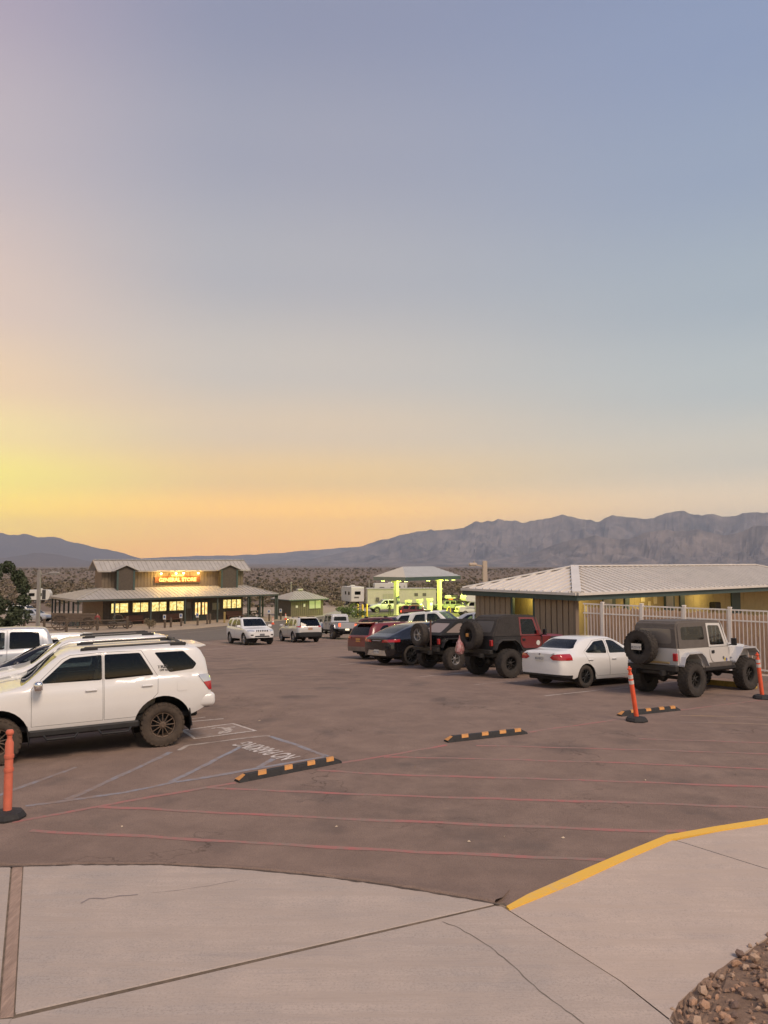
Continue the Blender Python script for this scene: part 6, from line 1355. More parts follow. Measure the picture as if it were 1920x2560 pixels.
def restrooms():
    o = empty('restroom_block', 'hip-roofed building with cream ribbed metal roof and tan battened walls', 'building'); gb = gz(31)
    xd = Vector((.79, .613)); local_frame(o, (7.35, 29.1, gb), xd); ze = 3.4 - 1.27 - gb; W, L = 6.3, 24.; zr = 3.10 - gb; hx = 3.9
    A, Bq, C, D = (0, 0, ze), (L, 0, ze), (L, W, ze), (0, W, ze); t1, t2 = (hx, W / 2, zr), (L - hx, W / 2, zr)
    metal_roof(o, [A, Bq, t2, t1], .42, M_METAL, .06, .06); metal_roof(o, [D, A, t1], .42, M_METAL, .06, .06); metal_roof(o, [Bq, C, t2], .8, M_METAL); metal_roof(o, [C, D, t1, t2], .8, M_METAL)
    for p_, q_ in ((A, t1), (D, t1), (Bq, t2)): fb = B(); bar(fb, Vector(p_) + Vector((.02, .02, .05)), Vector(q_) + Vector((0, 0, .06)), .34, .05); bobj('hip_cap', fb, M_METAL, o)
    fb = B(); bar(fb, Vector(t1) + Vector((0, 0, .05)), Vector(t2) + Vector((0, 0, .05)), .32, .05); bobj('ridge_cap', fb, M_METAL, o)
    for p_, q_ in ((A, Bq), (D, A)):
        dv = Vector((0, -.06, 0)) if p_ == A else Vector((-.06, 0, 0))
        fb = B(); bar(fb, Vector(p_) + dv + Vector((0, 0, -.03)), Vector(q_) + dv + Vector((0, 0, -.03)), .08, .10); bobj('gutter', fb, M_METAL, o)
        fb = B(); bar(fb, Vector(p_) - dv * .3 + Vector((0, 0, -.19)), Vector(q_) - dv * .3 + Vector((0, 0, -.19)), .05, .19); bobj('fascia', fb, M_GREEN, o)
    bobj('soffit', box(B(), (L / 2, W / 2, ze - .16), (L - .2, W - .2, .04)), M_YELW, o)
    e = .42; zt = ze - .20
    # end wall with its screened opening
    boxo('end_wall', (e + .08, 1.435, zt / 2), (.12, 2.03, zt), M_GAP, o); boxo('end_wall', (e + .08, 4.82, zt / 2), (.12, 2.12, zt), M_GAP, o)
    boards(o, (e, e), (e, 2.45), .05, zt, .29, M_TAN, (-1, 0), .045, .035); boards(o, (e, 3.76), (e, W - e), .05, zt, .29, M_TAN, (-1, 0), .04, .035)
    bobj('corner_board', box(B(), (e + .02, e - .02, zt / 2), (.2, .12, zt)), mat('corner board', (.22, .165, .12), .8), o)
    boards(o, (1.4, 2.0), (1.4, 4.6), .05, zt, .42, M_YELW, (-1, 0), .02, .03, 'alcove_board')
    for y in (2.50, 3.71): bobj('door_jamb', box(B(), (e + .05, y, zt / 2), (.14, .11, zt)), M_GREEN, o)
    sg = bobj('notice_sign', box(B(), (1.33, 2.82, zt - .75), (.04, .62, .62), .01), mat('notice yellow', (.72, .45, .16), .6), o)
    for k, (t_, z_) in enumerate((('NO SMOKING', .1), ('OR PETS', -.08))): text_obj('lettering', t_, .10, mat('notice red', (.55, .12, .05), .6), sg, (1.305, 2.82, zt - .75 + z_), (math.pi / 2, 0, -math.pi / 2), .002, .003)
    text_obj('lettering', 'NOTICE', .09, M_INK, sg, (1.305, 2.82, zt - .52), (math.pi / 2, 0, -math.pi / 2), .002, .003)
    # porch side: set-back ochre wall, green doors, papers
    yw = 1.9; boxo('porch_wall', (L / 2 + .9, yw + 1.6, zt / 2), (L - 2.5, 3.1, zt), M_YELW, o)
    boards(o, (2.2, yw + .04), (L - .8, yw + .04), .05, zt, .62, M_YELW, (0, -1), .012, .03, 'wall_board')
    for x, w_ in ((4.6, .9), (5.9, .35), (9.3, .85), (10.4, .4), (15.5, .9)): bobj('door', box(B(), (x, yw - .02, zt / 2 - .05), (w_, .08, zt - .1), .01), M_GREEN, o)
    for x, z_, w_, h_ in ((4.45, zt - .55, .6, .7), (9.25, zt - .5, .6, .55)): bobj('door_panel', box(B(), (x, yw - .075, z_), (w_, .03, h_), .01), mat('grey steel panel', (.30, .28, .25), .5), o)
    for x, z_, w_, h_ in ((7.15, zt - .34, .30, .20), (7.65, zt - .20, .22, .12), (7.66, zt - .58, .2, .3), (8.15, zt - .36, .26, .42), (3.0, zt - .6, .2, .26)): bobj('paper_notice', box(B(), (x, yw - .02, z_), (w_, .03, h_), .004), mat('paper', (.72, .62, .36), .7), o)
    bobj('wall_speaker', box(B(), (13.2, yw - .15, zt - .85), (.55, .35, .4), .04), M_DARK, o)
    for x in (2.2, 6.6, 11.8): f = bobj('porch_light', box(B(), (x, 1.0, zt - .05), (.3, .3, .08), .02), mat('porch lens', (1, .9, .5), .5, emit=(1, .85, .35), estr=6), o); lamp(o, 'porch_light', (x, 1.0, zt - .25), 30, (1, .80, .36), .12)
    f = bobj('alcove_light', box(B(), (1.0, 3.3, zt - .05), (.25, .25, .08), .02), mat('porch lens', (1, .9, .5), .5), o); lamp(o, 'alcove_light', (.9, 3.3, zt - .25), 9, (1, .82, .25), .1)
    bobj('plinth', box(B(), (L / 2, W / 2, -.02), (L - .6, W - .6, .16)), M_CONC2, o)
    return o
restrooms()
# ------------------------------------------------------------------ fence by the restrooms
FD = Vector((.742, -.67)); FN = Vector((-.67, -.742)); F0 = Vector((7.45, 28.6)); ZF0, ZF1 = -.22, 1.79
def fence():
    o = empty('metal_fence', 'white metal picket fence in front of the restroom porch', 'fence'); local_frame(o, (F0.x, F0.y, 0), FD); T = 13.4
    posts = [.775 + 1.49 * k for k in range(-1, 9)]
    for t in posts:
        if t < -.1 or t > T: continue
        p = bobj('fence_post', box(B(), (t, 0, (ZF0 + ZF1) / 2 + .02), (.10, .10, ZF1 - ZF0 + .05)), M_WHITEM, o); bobj('post_cap', box(B(), (t, 0, ZF1 + .055), (.125, .125, .035), .01), M_WHITEM, p)
    for z in (ZF1 - .02, ZF1 - .36, ZF0 + .12): bobj('rail', box(B(), (T / 2, 0, z), (T, .04, .045)), M_WHITEM, o)
    me = bpy.data.meshes.new('picket'); bm = box(B(), (0, 0, (ZF0 + .06 + ZF1) / 2), (.024, .024, ZF1 - ZF0 - .1)); bm.to_mesh(me); bm.free(); me.materials.append(M_WHITEM)
    k = 0
    for i in range(int(T / .1242)):
        t = .06 + i * .1242
        if min(abs(t - q_) for q_ in posts) < .06: continue
        c = link(bpy.data.objects.new('picket', me), o); c.location = (t, 0, 0)
    w = empty('board_fence', 'brown upright board fence right behind the white metal pickets', 'fence'); local_frame(w, (F0.x - FN.x * .16, F0.y - FN.y * .16, 0), FD)
    for i in range(int(T / .142)):
        h = ZF1 - .16 + random.uniform(-.05, .03); bm = B(); x = .1 + i * .142; prism(bm, [(x, ZF0), (x + .128, ZF0), (x + .128, h), (x + .064, h + .04), (x, h)], random.uniform(-.006, .006), .02); bobj('fence_board', bm, M_SLAT, w)
    for z in (ZF0 + .3, ZF1 - .5): bobj('backing_rail', box(B(), (T / 2, .05, z), (T, .05, .09)), M_SLAT, w)
    b = empty('fence_kerb'); tag(b, kind='structure'); local_frame(b, (F0.x, F0.y, 0), FD)
    bobj('kerb_stone', box(B(), (T / 2, .35, ZF0 - .25), (T, 1.2, .5), .02), M_CONC2, b)
    y0 = LJ.matrix_world @ Vector((1.25, 0, 0)); 
    return o
fence()
wp_ = empty('wheel_stop', 'faded yellow concrete wheel stop under the front of the white lifted off-roader', 'wheel stop')
bm = B(); prism(bm, [(-.09, 0), (.09, 0), (.06, .15), (-.06, .15)], -1.0, 1.0); bmesh.ops.bevel(bm, geom=bm.edges[:], offset=.015, segments=1, affect='EDGES'); bobj('stop_block', bm, mat('worn yellow concrete', (.46, .30, .07), .85, var=.25, scale=7), wp_); q_ = LJ.matrix_world @ Vector((1.75, .2, 0)); ground_pose(wp_, q_.x, q_.y, R(35.4))

# ------------------------------------------------------------------ things standing on the lot
M_ORANGE = mat('orange plastic', (.80, .115, .045), .5, var=.12, scale=6)
M_ORANGEF = mat('faded orange plastic', (.62, .15, .085), .6, var=.14, scale=6)
M_RUBB = mat('black rubber base', (.028, .026, .026), .8, var=.3, scale=9, bump=.2, bscale=30)
M_REFL = mat('silver reflective band', (.62, .58, .55), .4)
def delineator(label, pix, m, bands, lean=(0, 0), H=1.10, ball=False, R_=.055):
    o = empty('delineator_post', label, 'traffic post', 'orange delineator posts'); p = g(*pix)
    b = B(); lathe(b, [(.23, 0), (.235, .03), (.20, .085), (.12, .10), (.06, .11)], 8, 'z'); bobj('rubber_base', b, M_RUBB, o)
    ax = Vector((math.tan(R(lean[0])), math.tan(R(lean[1])), 1)).normalized()
    def ring(prof, m_, nm, par):
        t = B(); lathe(t, prof, 18, 'z'); M = Vector((0, 0, 1)).rotation_difference(ax).to_matrix().to_4x4(); t.transform(Matrix.Translation((0, 0, .06)) @ M); return bobj(nm, t, m_, par, True, 50)
    r = R_; h = H - .06
    st = ring([(r, 0), (r, h * .46), (r * .97, h * .47), (r * .97, h * .84), (r * .70, h * .87), (r * .55, h * .90), (r * .62, h * .92)] + ([(r * .5, h * .925), (r * .85, h * .945), (r * .95, h * .97), (r * .7, h * .995), (.001, h)] if ball else [(r * .95, h * .94), (r * .95, h * .955), (r * .4, h * .965), (r * .5, h * .985), (.001, h)]), m, 'stem', o)
    for a, c in bands: ring([(r + .003, h * a), (r + .003, h * c)], M_REFL, 'reflective_band', st)
    if ball: ring([(r + .006, h * .50), (r + .008, h * .52), (r + .006, h * .54)], m, 'collar', st); ring([(r + .006, h * .66), (r + .008, h * .68), (r + .006, h * .70)], m, 'collar', st)
    o.location = (p.x, p.y, gz(p.y, p.x) + .002); o.rotation_euler = (0, 0, .3); return o
delineator('faded orange post with round top at the left frame edge, before the muddy SUV', (18, 2046), M_ORANGEF, (), H=1.16, ball=True)
delineator('leaning orange post with two pale bands behind the white lifted off-roader', (1592, 1803), M_ORANGE, ((.66, .73), (.765, .835)), (-10.5, -3), 1.22, R_=.05)
delineator('orange post beside the front wheel of the white lifted off-roader', (1906, 1747), M_ORANGE, ((.66, .73), (.765, .835)), (-6.5, 0), 1.20, R_=.05)
M_OSTR = mat('orange reflective patch', (.60, .27, .07), .55, var=.15, scale=12)
def parking_stop(label, a, b):
    A, Bq = g(*a), g(*b); c = (A + Bq) / 2; d = (Bq - A).normalized(); L = (Bq - A).length
    o = empty('parking_stop', label, 'parking stop', 'black and orange rubber stops'); h, w = .10, .085
    bm = B(); sec = []
    for x, k in ((-L / 2, .0), (-L / 2 + .0, .35), (-L / 2 + .14, 1.), (L / 2 - .14, 1.), (L / 2, .35), (L / 2, 0)):
        sec.append([bm.verts.new((x, -w, 0)), bm.verts.new((x, -w + .02 * k, h * k * .55)), bm.verts.new((x, -w * .55, h * k)), bm.verts.new((x, w * .55, h * k)), bm.verts.new((x, w - .02 * k, h * k * .55)), bm.verts.new((x, w, 0))])
    sec = sec[1:-1]
    for p, q in zip(sec, sec[1:]):
        for k in range(5): bm.faces.new((p[k], p[k + 1], q[k + 1], q[k]))
        bm.faces.new((p[5], p[0], q[0], q[5]))
    bm.faces.new(sec[0]); bm.faces.new(sec[-1][::-1]); bobj('rubber_block', bm, M_RUBB, o)
    for x in (-L * .27, -L * .02, L * .205, L * .40):
        st = B(); rows = []
        for yy, zz in ((-w - .003, .002), (-w + .018, h * .55 + .003), (-w * .55, h + .004), (w * .55, h + .004), (w - .018, h * .55 + .003), (w + .003, .002)):
            if yy < -w * .9 and zz < .01: continue
            sx = (yy) * .55; rows.append((st.verts.new((x - .075 + sx, yy, zz)), st.verts.new((x + .075 + sx, yy, zz))))
        for p, q in zip(rows, rows[1:]): st.faces.new((p[0], p[1], q[1], q[0]))
        bobj('orange_patch', st, M_OSTR, o)
    st = B(); st.faces.new([st.verts.new(p) for p in ((-L / 2 + .003, -w * .8, h * .37), (-L / 2 + .125, -w * .5, h * .95 + .004), (-L / 2 + .125, w * .5, h * .95 + .004), (-L / 2 + .003, w * .8, h * .37))]); bobj('orange_patch', st, M_OSTR, o)
    return ground_pose(o, c.x, c.y, math.atan2(d.y, d.x))
parking_stop('rubber parking stop beside the stencilled no-parking lettering', (592, 1955), (848, 1905))
parking_stop('rubber parking stop in the middle of the lot, between the other two', (1115, 1855), (1313, 1833))
parking_stop('rubber parking stop at the foot of the leaning orange post', (1548, 1790), (1695, 1775))
def cone(label, pix):
    o = empty('traffic_cone', label, 'traffic cone', 'cones by the hut'); b = B(); box(b, (0, 0, .02), (.38, .38, .04), .01); bobj('base', b, M_ORANGE, o)
    c = B(); lathe(c, [(.14, .04), (.115, .22)], 14, 'z', cap=False); lathe(c, [(.09, .42), (.075, .5)], 14, 'z', cap=False); lathe(c, [(.055, .62), (.03, .74), (.001, .75)], 14, 'z', cap=False); bobj('cone_body', c, M_ORANGE, o)
    for a, bq in (((.117, .22), (.09, .42)), ((.077, .5), (.055, .62))): c = B(); lathe(c, [a, bq], 14, 'z', cap=False); bobj('white_band', c, M_PLATE, o)
    p = g(*pix); o.location = (p.x, p.y, gz(p.y, p.x)); o.scale = (1.1, 1.1, 1.1)
cone('white-banded orange cone between the white SUV and the silver crossover', (682, 1561)); cone('orange cone standing by the porch end, farther than the other', (714, 1549))
M_GALV = mat('grey lamp pole', (.33, .30, .27), .6, .2, var=.1, scale=3)
def lamp_post(label, u, vb, vt, D, arm, w=.2, m=None, lit=False):
    o = empty('lamp_post', label, 'lamp post', 'lamp posts'); b = at(u, vb, D); top = at(u, vt, D).z; z0 = gz(D, b.x); o.location = (b.x, D, z0); H = top - z0
    bobj('pole', box(B(), (0, 0, H / 2), (w, w, H), .01), m or M_GALV, o); a = B(); bar(a, (0, 0, H - .35), (arm, 0, H - .25), .09); bobj('arm', a, m or M_GALV, o)
    h = B(); box(h, (arm * 1.35, 0, H - .22), (abs(arm) * .9, .35, .20), .05); ho = bobj('lamp_head', h, M_GALV if m is None else m, o); bobj('lens', box(B(), (arm * 1.35, 0, H - .335), (abs(arm) * .6, .25, .03)), mat('lit lens', (1, .85, .4), .5, emit=(1, .8, .25), estr=8) if lit else M_PLATE, ho)
    cb = B(); tube(cb, [(arm * 1.2, 0, H - .12), (arm * 1.2, 0, H - .02)], .06, 8); bobj('photocell', cb, M_GALV, ho); bobj('base_plate', box(B(), (0, 0, .03), (w * 2, w * 2, .06), .01), m or M_GALV, o); return o
lamp_post('grey lamp post with an arm in front of the store, right of the tree', 94, 1580, 1426, 62, .9, .24)
lamp_post('cream lamp post rising behind the end of the ribbed roof', 1213, 1500, 1402, 47, -.55, .26, mat('cream lamp pole', (.52, .42, .32), .6))
lamp_post('distant lit lamp seen through the tree', 47, 1530, 1466, 105, .5, .16, None, True)
def thin_pole(label, u, vb, vt, w=.1):
    p = g(u, vb); t = at(u, vt, p.y).z; o = bobj('utility_pole', B(), M_GALV); bm = B(); H = t - gz(p.y, p.x); tube(bm, [(0, 0, 0), (0, 0, H)], [w, w * .7], 8); box(bm, (0, 0, H - .1), (.25, .12, .18), .03); bm.to_mesh(o.data); bm.free(); o.location = (p.x, p.y, gz(p.y, p.x)); return tag(o, label, 'pole', 'thin poles')
thin_pole('thin grey pole beside the hut roof', 727, 1534, 1455); thin_pole('thin grey pole left of the canopy among the bushes', 923, 1512, 1450); thin_pole('thin grey pole under the left canopy end', 1011, 1516, 1464)
for u, v, lb in ((894, 1541, 'yellow bollard nearest the green shrubs'), (906, 1543, 'yellow bollard between the other two by the forecourt'), (917, 1541, 'yellow bollard nearest the pale pickup')):
    p = g(u, v); bm = B(); lathe(bm, [(.11, 0), (.11, 1.05), (.08, 1.13), (.001, 1.16)], 14, 'z'); o = bobj('bollard', bm, mat('bollard yellow', (.70, .43, .05), .6, var=.1, scale=5), None, True, 40); o.location = (p.x, p.y, gz(p.y, p.x)); o.scale = (1.15, 1.15, 1.5); tag(o, lb, 'bollard', 'yellow bollards')
# ------------------------------------------------------------------ in front of the store
rf_pts = [(60, 1583), (110, 1582), (166, 1580), (243, 1576), (318, 1572)]
rfo = empty('rail_fence', 'weathered split-rail fence in front of the old wagon', 'fence'); Pq = [g(*p) for p in rf_pts]
for p in Pq: b = B(); box(b, (p.x, p.y, gz(p.y, p.x) + .65), (.2, .2, 1.3), .03); bobj('rail_post', b, M_WOOD, rfo)
for a, b in zip(Pq, Pq[1:]):
    for h in (.5, 1.0): bm = B(); tube(bm, [(a.x, a.y, gz(a.y, a.x) + h), ((a.x + b.x) / 2, (a.y + b.y) / 2, gz((a.y + b.y) / 2, a.x) + h - .04), (b.x, b.y, gz(b.y, b.x) + h)], .055, 7); bobj('rail', bm, M_WOOD, rfo)
SIGN_B = mat('sign blue', (.05, .11, .28), .5)
def sign_post(label, pix, sign=True, H=1.15, m=None):
    p = g(*pix); o = empty('marker_post', label, 'post', 'posts along the store front', (p.x, p.y, gz(p.y, p.x)), R(-10)); b = B(); box(b, (0, 0, H / 2), (.2, .2, H), .03); bobj('timber', b, m or M_WOOD, o)
    if sign: s = bobj('sign_plate', box(B(), (0, -.12, H - .02), (.34, .025, .5), .008), M_PLATE, o); bobj('sign_symbol', box(B(), (0, -.136, H + .02), (.2, .012, .26), .004), SIGN_B, s)
for a in (('dark post with white sign, left of the three signed posts', (412, 1569)), ('dark post with white sign, middle of the three signed posts', (453, 1565)), ('dark post with white sign, right of the three signed posts', (494, 1563))): sign_post(*a)
sign_post('short dark post just right of the left signed post', (427, 1568), False, 1.0); sign_post('left one of the pair of bare posts by the store door', (518, 1560), False); sign_post('right one of the pair of bare posts by the store door', (525, 1559), False); sign_post('single yellowish post near the right store windows', (561, 1557), False, 1.3, mat('yellow timber', (.34, .24, .09), .8)); sign_post('post with white sign near the porch end cone', (673, 1552)); sign_post('post with white sign between porch end and hut', (702, 1549))
def wagon():
    o = empty('freight_wagon', 'old timber freight wagon with spoked wheels behind the rail fence', 'wagon'); L = 3.9
    b = B(); prism(b, [(-L / 2, .95), (L / 2, .95), (L / 2 + .15, 1.65), (-L / 2 - .15, 1.75)], -.55, .55); bobj('wagon_box', b, M_WOOD, o)
    for s in (1, -1):
        for k in range(3): p = B(); box(p, (0, s * .565, 1.08 + .24 * k), (L + .05 + .08 * k, .03, .2)); bobj('plank', p, M_WOOD, o)
        for x in (-1.5, -.5, .5, 1.5): p = B(); box(p, (x, s * .59, 1.3), (.07, .04, .8)); bobj('stake', p, M_WOOD, o)
        for x, r in ((-1.25, .82), (1.35, .68)):
            w = B(); tube(w, [(x + math.cos(t) * r, s * .78, r + math.sin(t) * r) for t in [k * math.pi / 12 for k in range(25)]], .045, 6, False); wo = bobj('wagon_wheel', w, M_WOOD, o); h = B(); lathe(h, [(.11, -.12), (.13, 0), (.11, .12)], 12, 'y', (x, s * .78, r)); bobj('hub', h, M_WOOD, wo)
            for k in range(12): sp = B(); t = k * math.pi / 6; bar(sp, (x, s * .78, r), (x + math.cos(t) * r, s * .78, r + math.sin(t) * r), .04); bobj('spoke', sp, M_WOOD, wo)
    u = B(); box(u, (0, 0, .88), (3.2, .16, .14)); bar(u, (-1.25, -.8, .82), (-1.25, .8, .82), .12); bar(u, (1.35, -.8, .68), (1.35, .8, .68), .12); bobj('running_gear', u, M_WOOD, o)
    t_ = B(); bar(t_, (1.6, 0, .6), (4.0, 0, .35), .09); bobj('tongue', t_, M_WOOD, o); return o
WG = wagon(); p = g(182, 1575); ground_pose(WG, p.x, p.y, R(24))
ct = empty('ore_cart', 'low dark cart with leaning wheel rim behind the rail fence end', 'cart'); b = B(); box(b, (0, 0, .45), (2.3, .9, .35), .04); bobj('cart_bed', b, M_BROWND, ct)
for x in (-.8, .8):
    for s in (1, -1): w = B(); tube(w, [(x + math.cos(t) * .36, s * .5, .36 + math.sin(t) * .36) for t in [k * math.pi / 8 for k in range(17)]], .05, 6, False); bar(w, (x - .34, s * .5, .36), (x + .34, s * .5, .36), .04); bar(w, (x, s * .5, .02), (x, s * .5, .7), .04); bobj('cart_wheel', w, M_BROWND, ct)
w = B(); tube(w, [(-.3 + math.cos(t) * .55, -.15, .95 + math.sin(t) * .5) for t in [k * math.pi / 10 for k in range(0, 12)]], .05, 6); bobj('wheel_rim', w, M_WOOD, ct); p = g(300, 1570); ground_pose(ct, p.x, p.y, R(36))
tbo = empty('picnic_table', 'dark picnic table under the right end of the porch', 'table'); b = B(); box(b, (0, 0, .74), (1.8, .8, .06)); bobj('table_top', b, M_WOOD, tbo)
for s in (1, -1): b = B(); box(b, (0, s * .7, .44), (1.8, .28, .05)); bobj('bench_seat', b, M_WOOD, tbo); b = B(); bar(b, (s * .7, -.7, .0), (s * .7, .3, .74), .08); bar(b, (s * .7, .7, .0), (s * .7, -.3, .74), .08); bar(b, (s * .7, -.75, .4), (s * .7, .75, .4), .08); bobj('trestle', b, M_WOOD, tbo)
q_ = STORE.matrix_world @ Vector((23.1, 3.6, 0)); tbo.location = (q_.x, q_.y, STORE.location.z + .10); tbo.rotation_euler = (0, 0, R(60))
# ------------------------------------------------------------------ people
def person(label, loc, rz, cols, arm=.0, h=1.72):
    """standing figure grown as one skin; cols: shirt, trousers, skin, hair"""
    J = {'pel': (0, 0, .95), 'wai': (0, 0, 1.10), 'che': (0, .01, 1.32), 'nec': (0, .0, 1.47), 'hea': (.01, 0, 1.58), 'hea2': (.02, 0, 1.68)}
    rad = {'pel': .145, 'wai': .125, 'che': .15, 'nec': .058, 'hea': .085, 'hea2': .085}; E = [('pel', 'wai'), ('wai', 'che'), ('che', 'nec'), ('nec', 'hea'), ('hea', 'hea2')]
    for s, n in ((1, 'l'), (-1, 'r')):
        b = arm if s > 0 else 0
        for k, c, r_ in (('hip', (0, s * .10, .90), .095), ('kne', (.02, s * .11, .50), .062), ('ank', (-.01, s * .12, .09), .042), ('toe', (.15, s * .13, .04), .034), ('sho', (0, s * .18, 1.40), .065), ('elb', (-.02 + .1 * b, s * .25, 1.14), .046), ('wri', (.06 + .26 * b, s * (.27 - .1 * b), .90 + .2 * b), .032), ('pal', (.08 + .34 * b, s * (.27 - .12 * b), .83 + .22 * b), .034)): J[k + n] = c; rad[k + n] = r_
        E += [('pel', 'hip' + n), ('hip' + n, 'kne' + n), ('kne' + n, 'ank' + n), ('ank' + n, 'toe' + n), ('che', 'sho' + n), ('sho' + n, 'elb' + n), ('elb' + n, 'wri' + n), ('wri' + n, 'pal' + n)]
        px_, py_, pz_ = J['pal' + n]
        for f in range(5): k = 'f%d%s' % (f, n); J[k] = (px_ + .035 - .018 * f + (.03 if f == 0 else 0), py_ - s * .005 * f, pz_ - (.085, .1, .095, .08, .045)[f]); rad[k] = .009; E.append(('pal' + n, k))
    names = list(J); me = bpy.data.meshes.new('person'); me.from_pydata([Vector(J[n]) * h / 1.77 for n in names], [(names.index(a), names.index(b)) for a, b in E], []); o = bpy.data.objects.new('person', me); COL.objects.link(o)
    md = o.modifiers.new('s', 'SKIN'); md.use_smooth_shade = True
    for i, n in enumerate(names): me.skin_vertices[0].data[i].radius = (rad[n], rad[n] * (.8 if n in ('che', 'wai', 'pel') else 1)); me.skin_vertices[0].data[i].use_root = n == 'pel'
    o.modifiers.new('u', 'SUBSURF').levels = 1
    dg = bpy.context.evaluated_depsgraph_get(); nm = bpy.data.meshes.new_from_object(o.evaluated_get(dg)); bpy.data.objects.remove(o)
    for c in cols: nm.materials.append(c)
    for p in nm.polygons:
        z = p.center.z; y = abs(p.center.y); p.use_smooth = True
        p.material_index = 2 if z > 1.44 else (0 if z > .98 and not (y > .21 and z < 1.0) else (2 if y > .2 and z < 1.0 else 1))
        if z < .09: p.material_index = 3
    r = link(bpy.data.objects.new('person', nm)); r.location = loc; r.rotation_euler = (0, 0, rz); tag(r, label, 'person')
    hr = B(); bmesh.ops.create_icosphere(hr, subdivisions=2, radius=.105)
    for v in hr.verts: v.co = Vector((v.co.x * 1.02 - .015, v.co.y * .92, v.co.z * 1.05)) + Vector((0, 0, 1.655 * h / 1.77)); 
    bmesh.ops.delete(hr, geom=[v for v in hr.verts if v.co.z < 1.62 * h / 1.77 and v.co.x > .0], context='VERTS'); bobj('hair', hr, cols[3], r, True); return r
SK = mat('skin', (.42, .25, .17), .6)
p = g(243, 1573); person('person in a red top standing by the store corner behind the wagon', (p.x, p.y, gz(p.y, p.x)), R(-60), [mat('red top', (.30, .06, .06), .8), mat('dark trousers', (.04, .04, .05), .8), SK, mat('dark hair', (.025, .018, .014), .7)], .4)
p = g(974, 1537); person('person in a dark jacket beside the pale pickup at the pumps', (p.x, p.y, gz(p.y, p.x)), R(120), [mat('dark jacket', (.035, .03, .03), .8), mat('dark trousers', (.04, .04, .05), .8), SK, mat('dark hair', (.025, .018, .014), .7)], .8, 1.78)
q_ = STORE.matrix_world @ Vector((22.6, 1.4, .1)); person('person in black standing under the right end of the store porch', q_, R(-30), [mat('black shirt', (.02, .02, .022), .8), mat('dark trousers', (.04, .04, .05), .8), SK, mat('dark hair', (.025, .018, .014), .7)], .2, 1.75)
# ------------------------------------------------------------------ plants
def leaf_mat(name, c1, c2):
    return mat(name, c1, .75, var=0, col2=c2, scale=1.6, detail=8)
LM = [leaf_mat('creosote leaves', (.165, .13, .07), (.215, .16, .095)), leaf_mat('grey brush leaves', (.20, .155, .11), (.25, .19, .135)), leaf_mat('dark brush leaves', (.10, .088, .052), (.15, .12, .075))]
TREE_L = leaf_mat('tamarisk leaves', (.038, .055, .022), (.075, .085, .04)); GREEN_L = leaf_mat('oleander leaves', (.06, .095, .025), (.11, .135, .04))
def leaves(n, lumps, size, flat=.3):
    """loose leaf faces spread through overlapping lumps ((centre), (radii))"""
    vs, fs = [], []
    for _ in range(n):
        c, r = random.choice(lumps)
        while True:
            d = Vector((random.uniform(-1, 1), random.uniform(-1, 1), random.uniform(-1, 1)))
            if .25 < d.length < 1: break
        d = d * (.75 + .25 * random.random()) / max(d.length, .01) * (d.length ** .5); p = Vector((c[0] + d.x * r[0], c[1] + d.y * r[1], c[2] + d.z * r[2]))
        a = Vector((random.gauss(0, 1), random.gauss(0, 1), random.gauss(0, 1))).normalized(); b = a.orthogonal().normalized(); b.rotate(Matrix.Rotation(random.uniform(0, 6.3), 3, a)); c2 = a.cross(b); s = size * random.uniform(.6, 1.4)
        k = len(vs); vs += [p - b * s, p + c2 * s * .45, p + b * s, p - c2 * s * .45]; fs.append((k, k + 1, k + 2, k + 3))
    return vs, fs
def bush_mesh(seed, n, size, m, nm='desert_bush'):
    random.seed(seed); lumps = [((random.uniform(-.45, .45), random.uniform(-.45, .45), random.uniform(.35, .6)), (random.uniform(.35, .6), random.uniform(.35, .6), random.uniform(.3, .5))) for _ in range(5)]
    vs, fs = leaves(n, lumps, size); vs = [v if v.z > 0 else Vector((v.x, v.y, .02)) for v in vs]
    for k in range(6):
        a = random.uniform(0, 6.3); i = len(vs); e = Vector((math.cos(a) * .5, math.sin(a) * .5, .7)); vs += [Vector((.03, 0, 0)), Vector((-.03, .0, 0)), e, e + Vector((.02, 0, 0))]; fs.append((i, i + 1, i + 2, i + 3))
    me = bpy.data.meshes.new(nm); me.from_pydata(vs, [], fs); me.materials.append(m); return me
BM = [bush_mesh(100 + k, 230, .13, LM[(0, 1, 2, 0, 1, 0)[k]]) for k in range(6)]
random.seed(11)
cand = []
for _ in range(42000):
    y = 115 * math.exp(random.uniform(0, 2.6)); x = random.uniform(-.62, .62) * y
    u = 960 + FPX * x / y
    if y < 150 and (-40 < u < 1500) and random.random() < .9: continue
    if y < 128 and u < 1500: continue
    s = random.choice((.45, .55, .6, .7, .8, 1.1)) * random.uniform(.8, 1.25) * (1 + max(0, (y - 300)) / 600)
    cand.append((x, y, s))
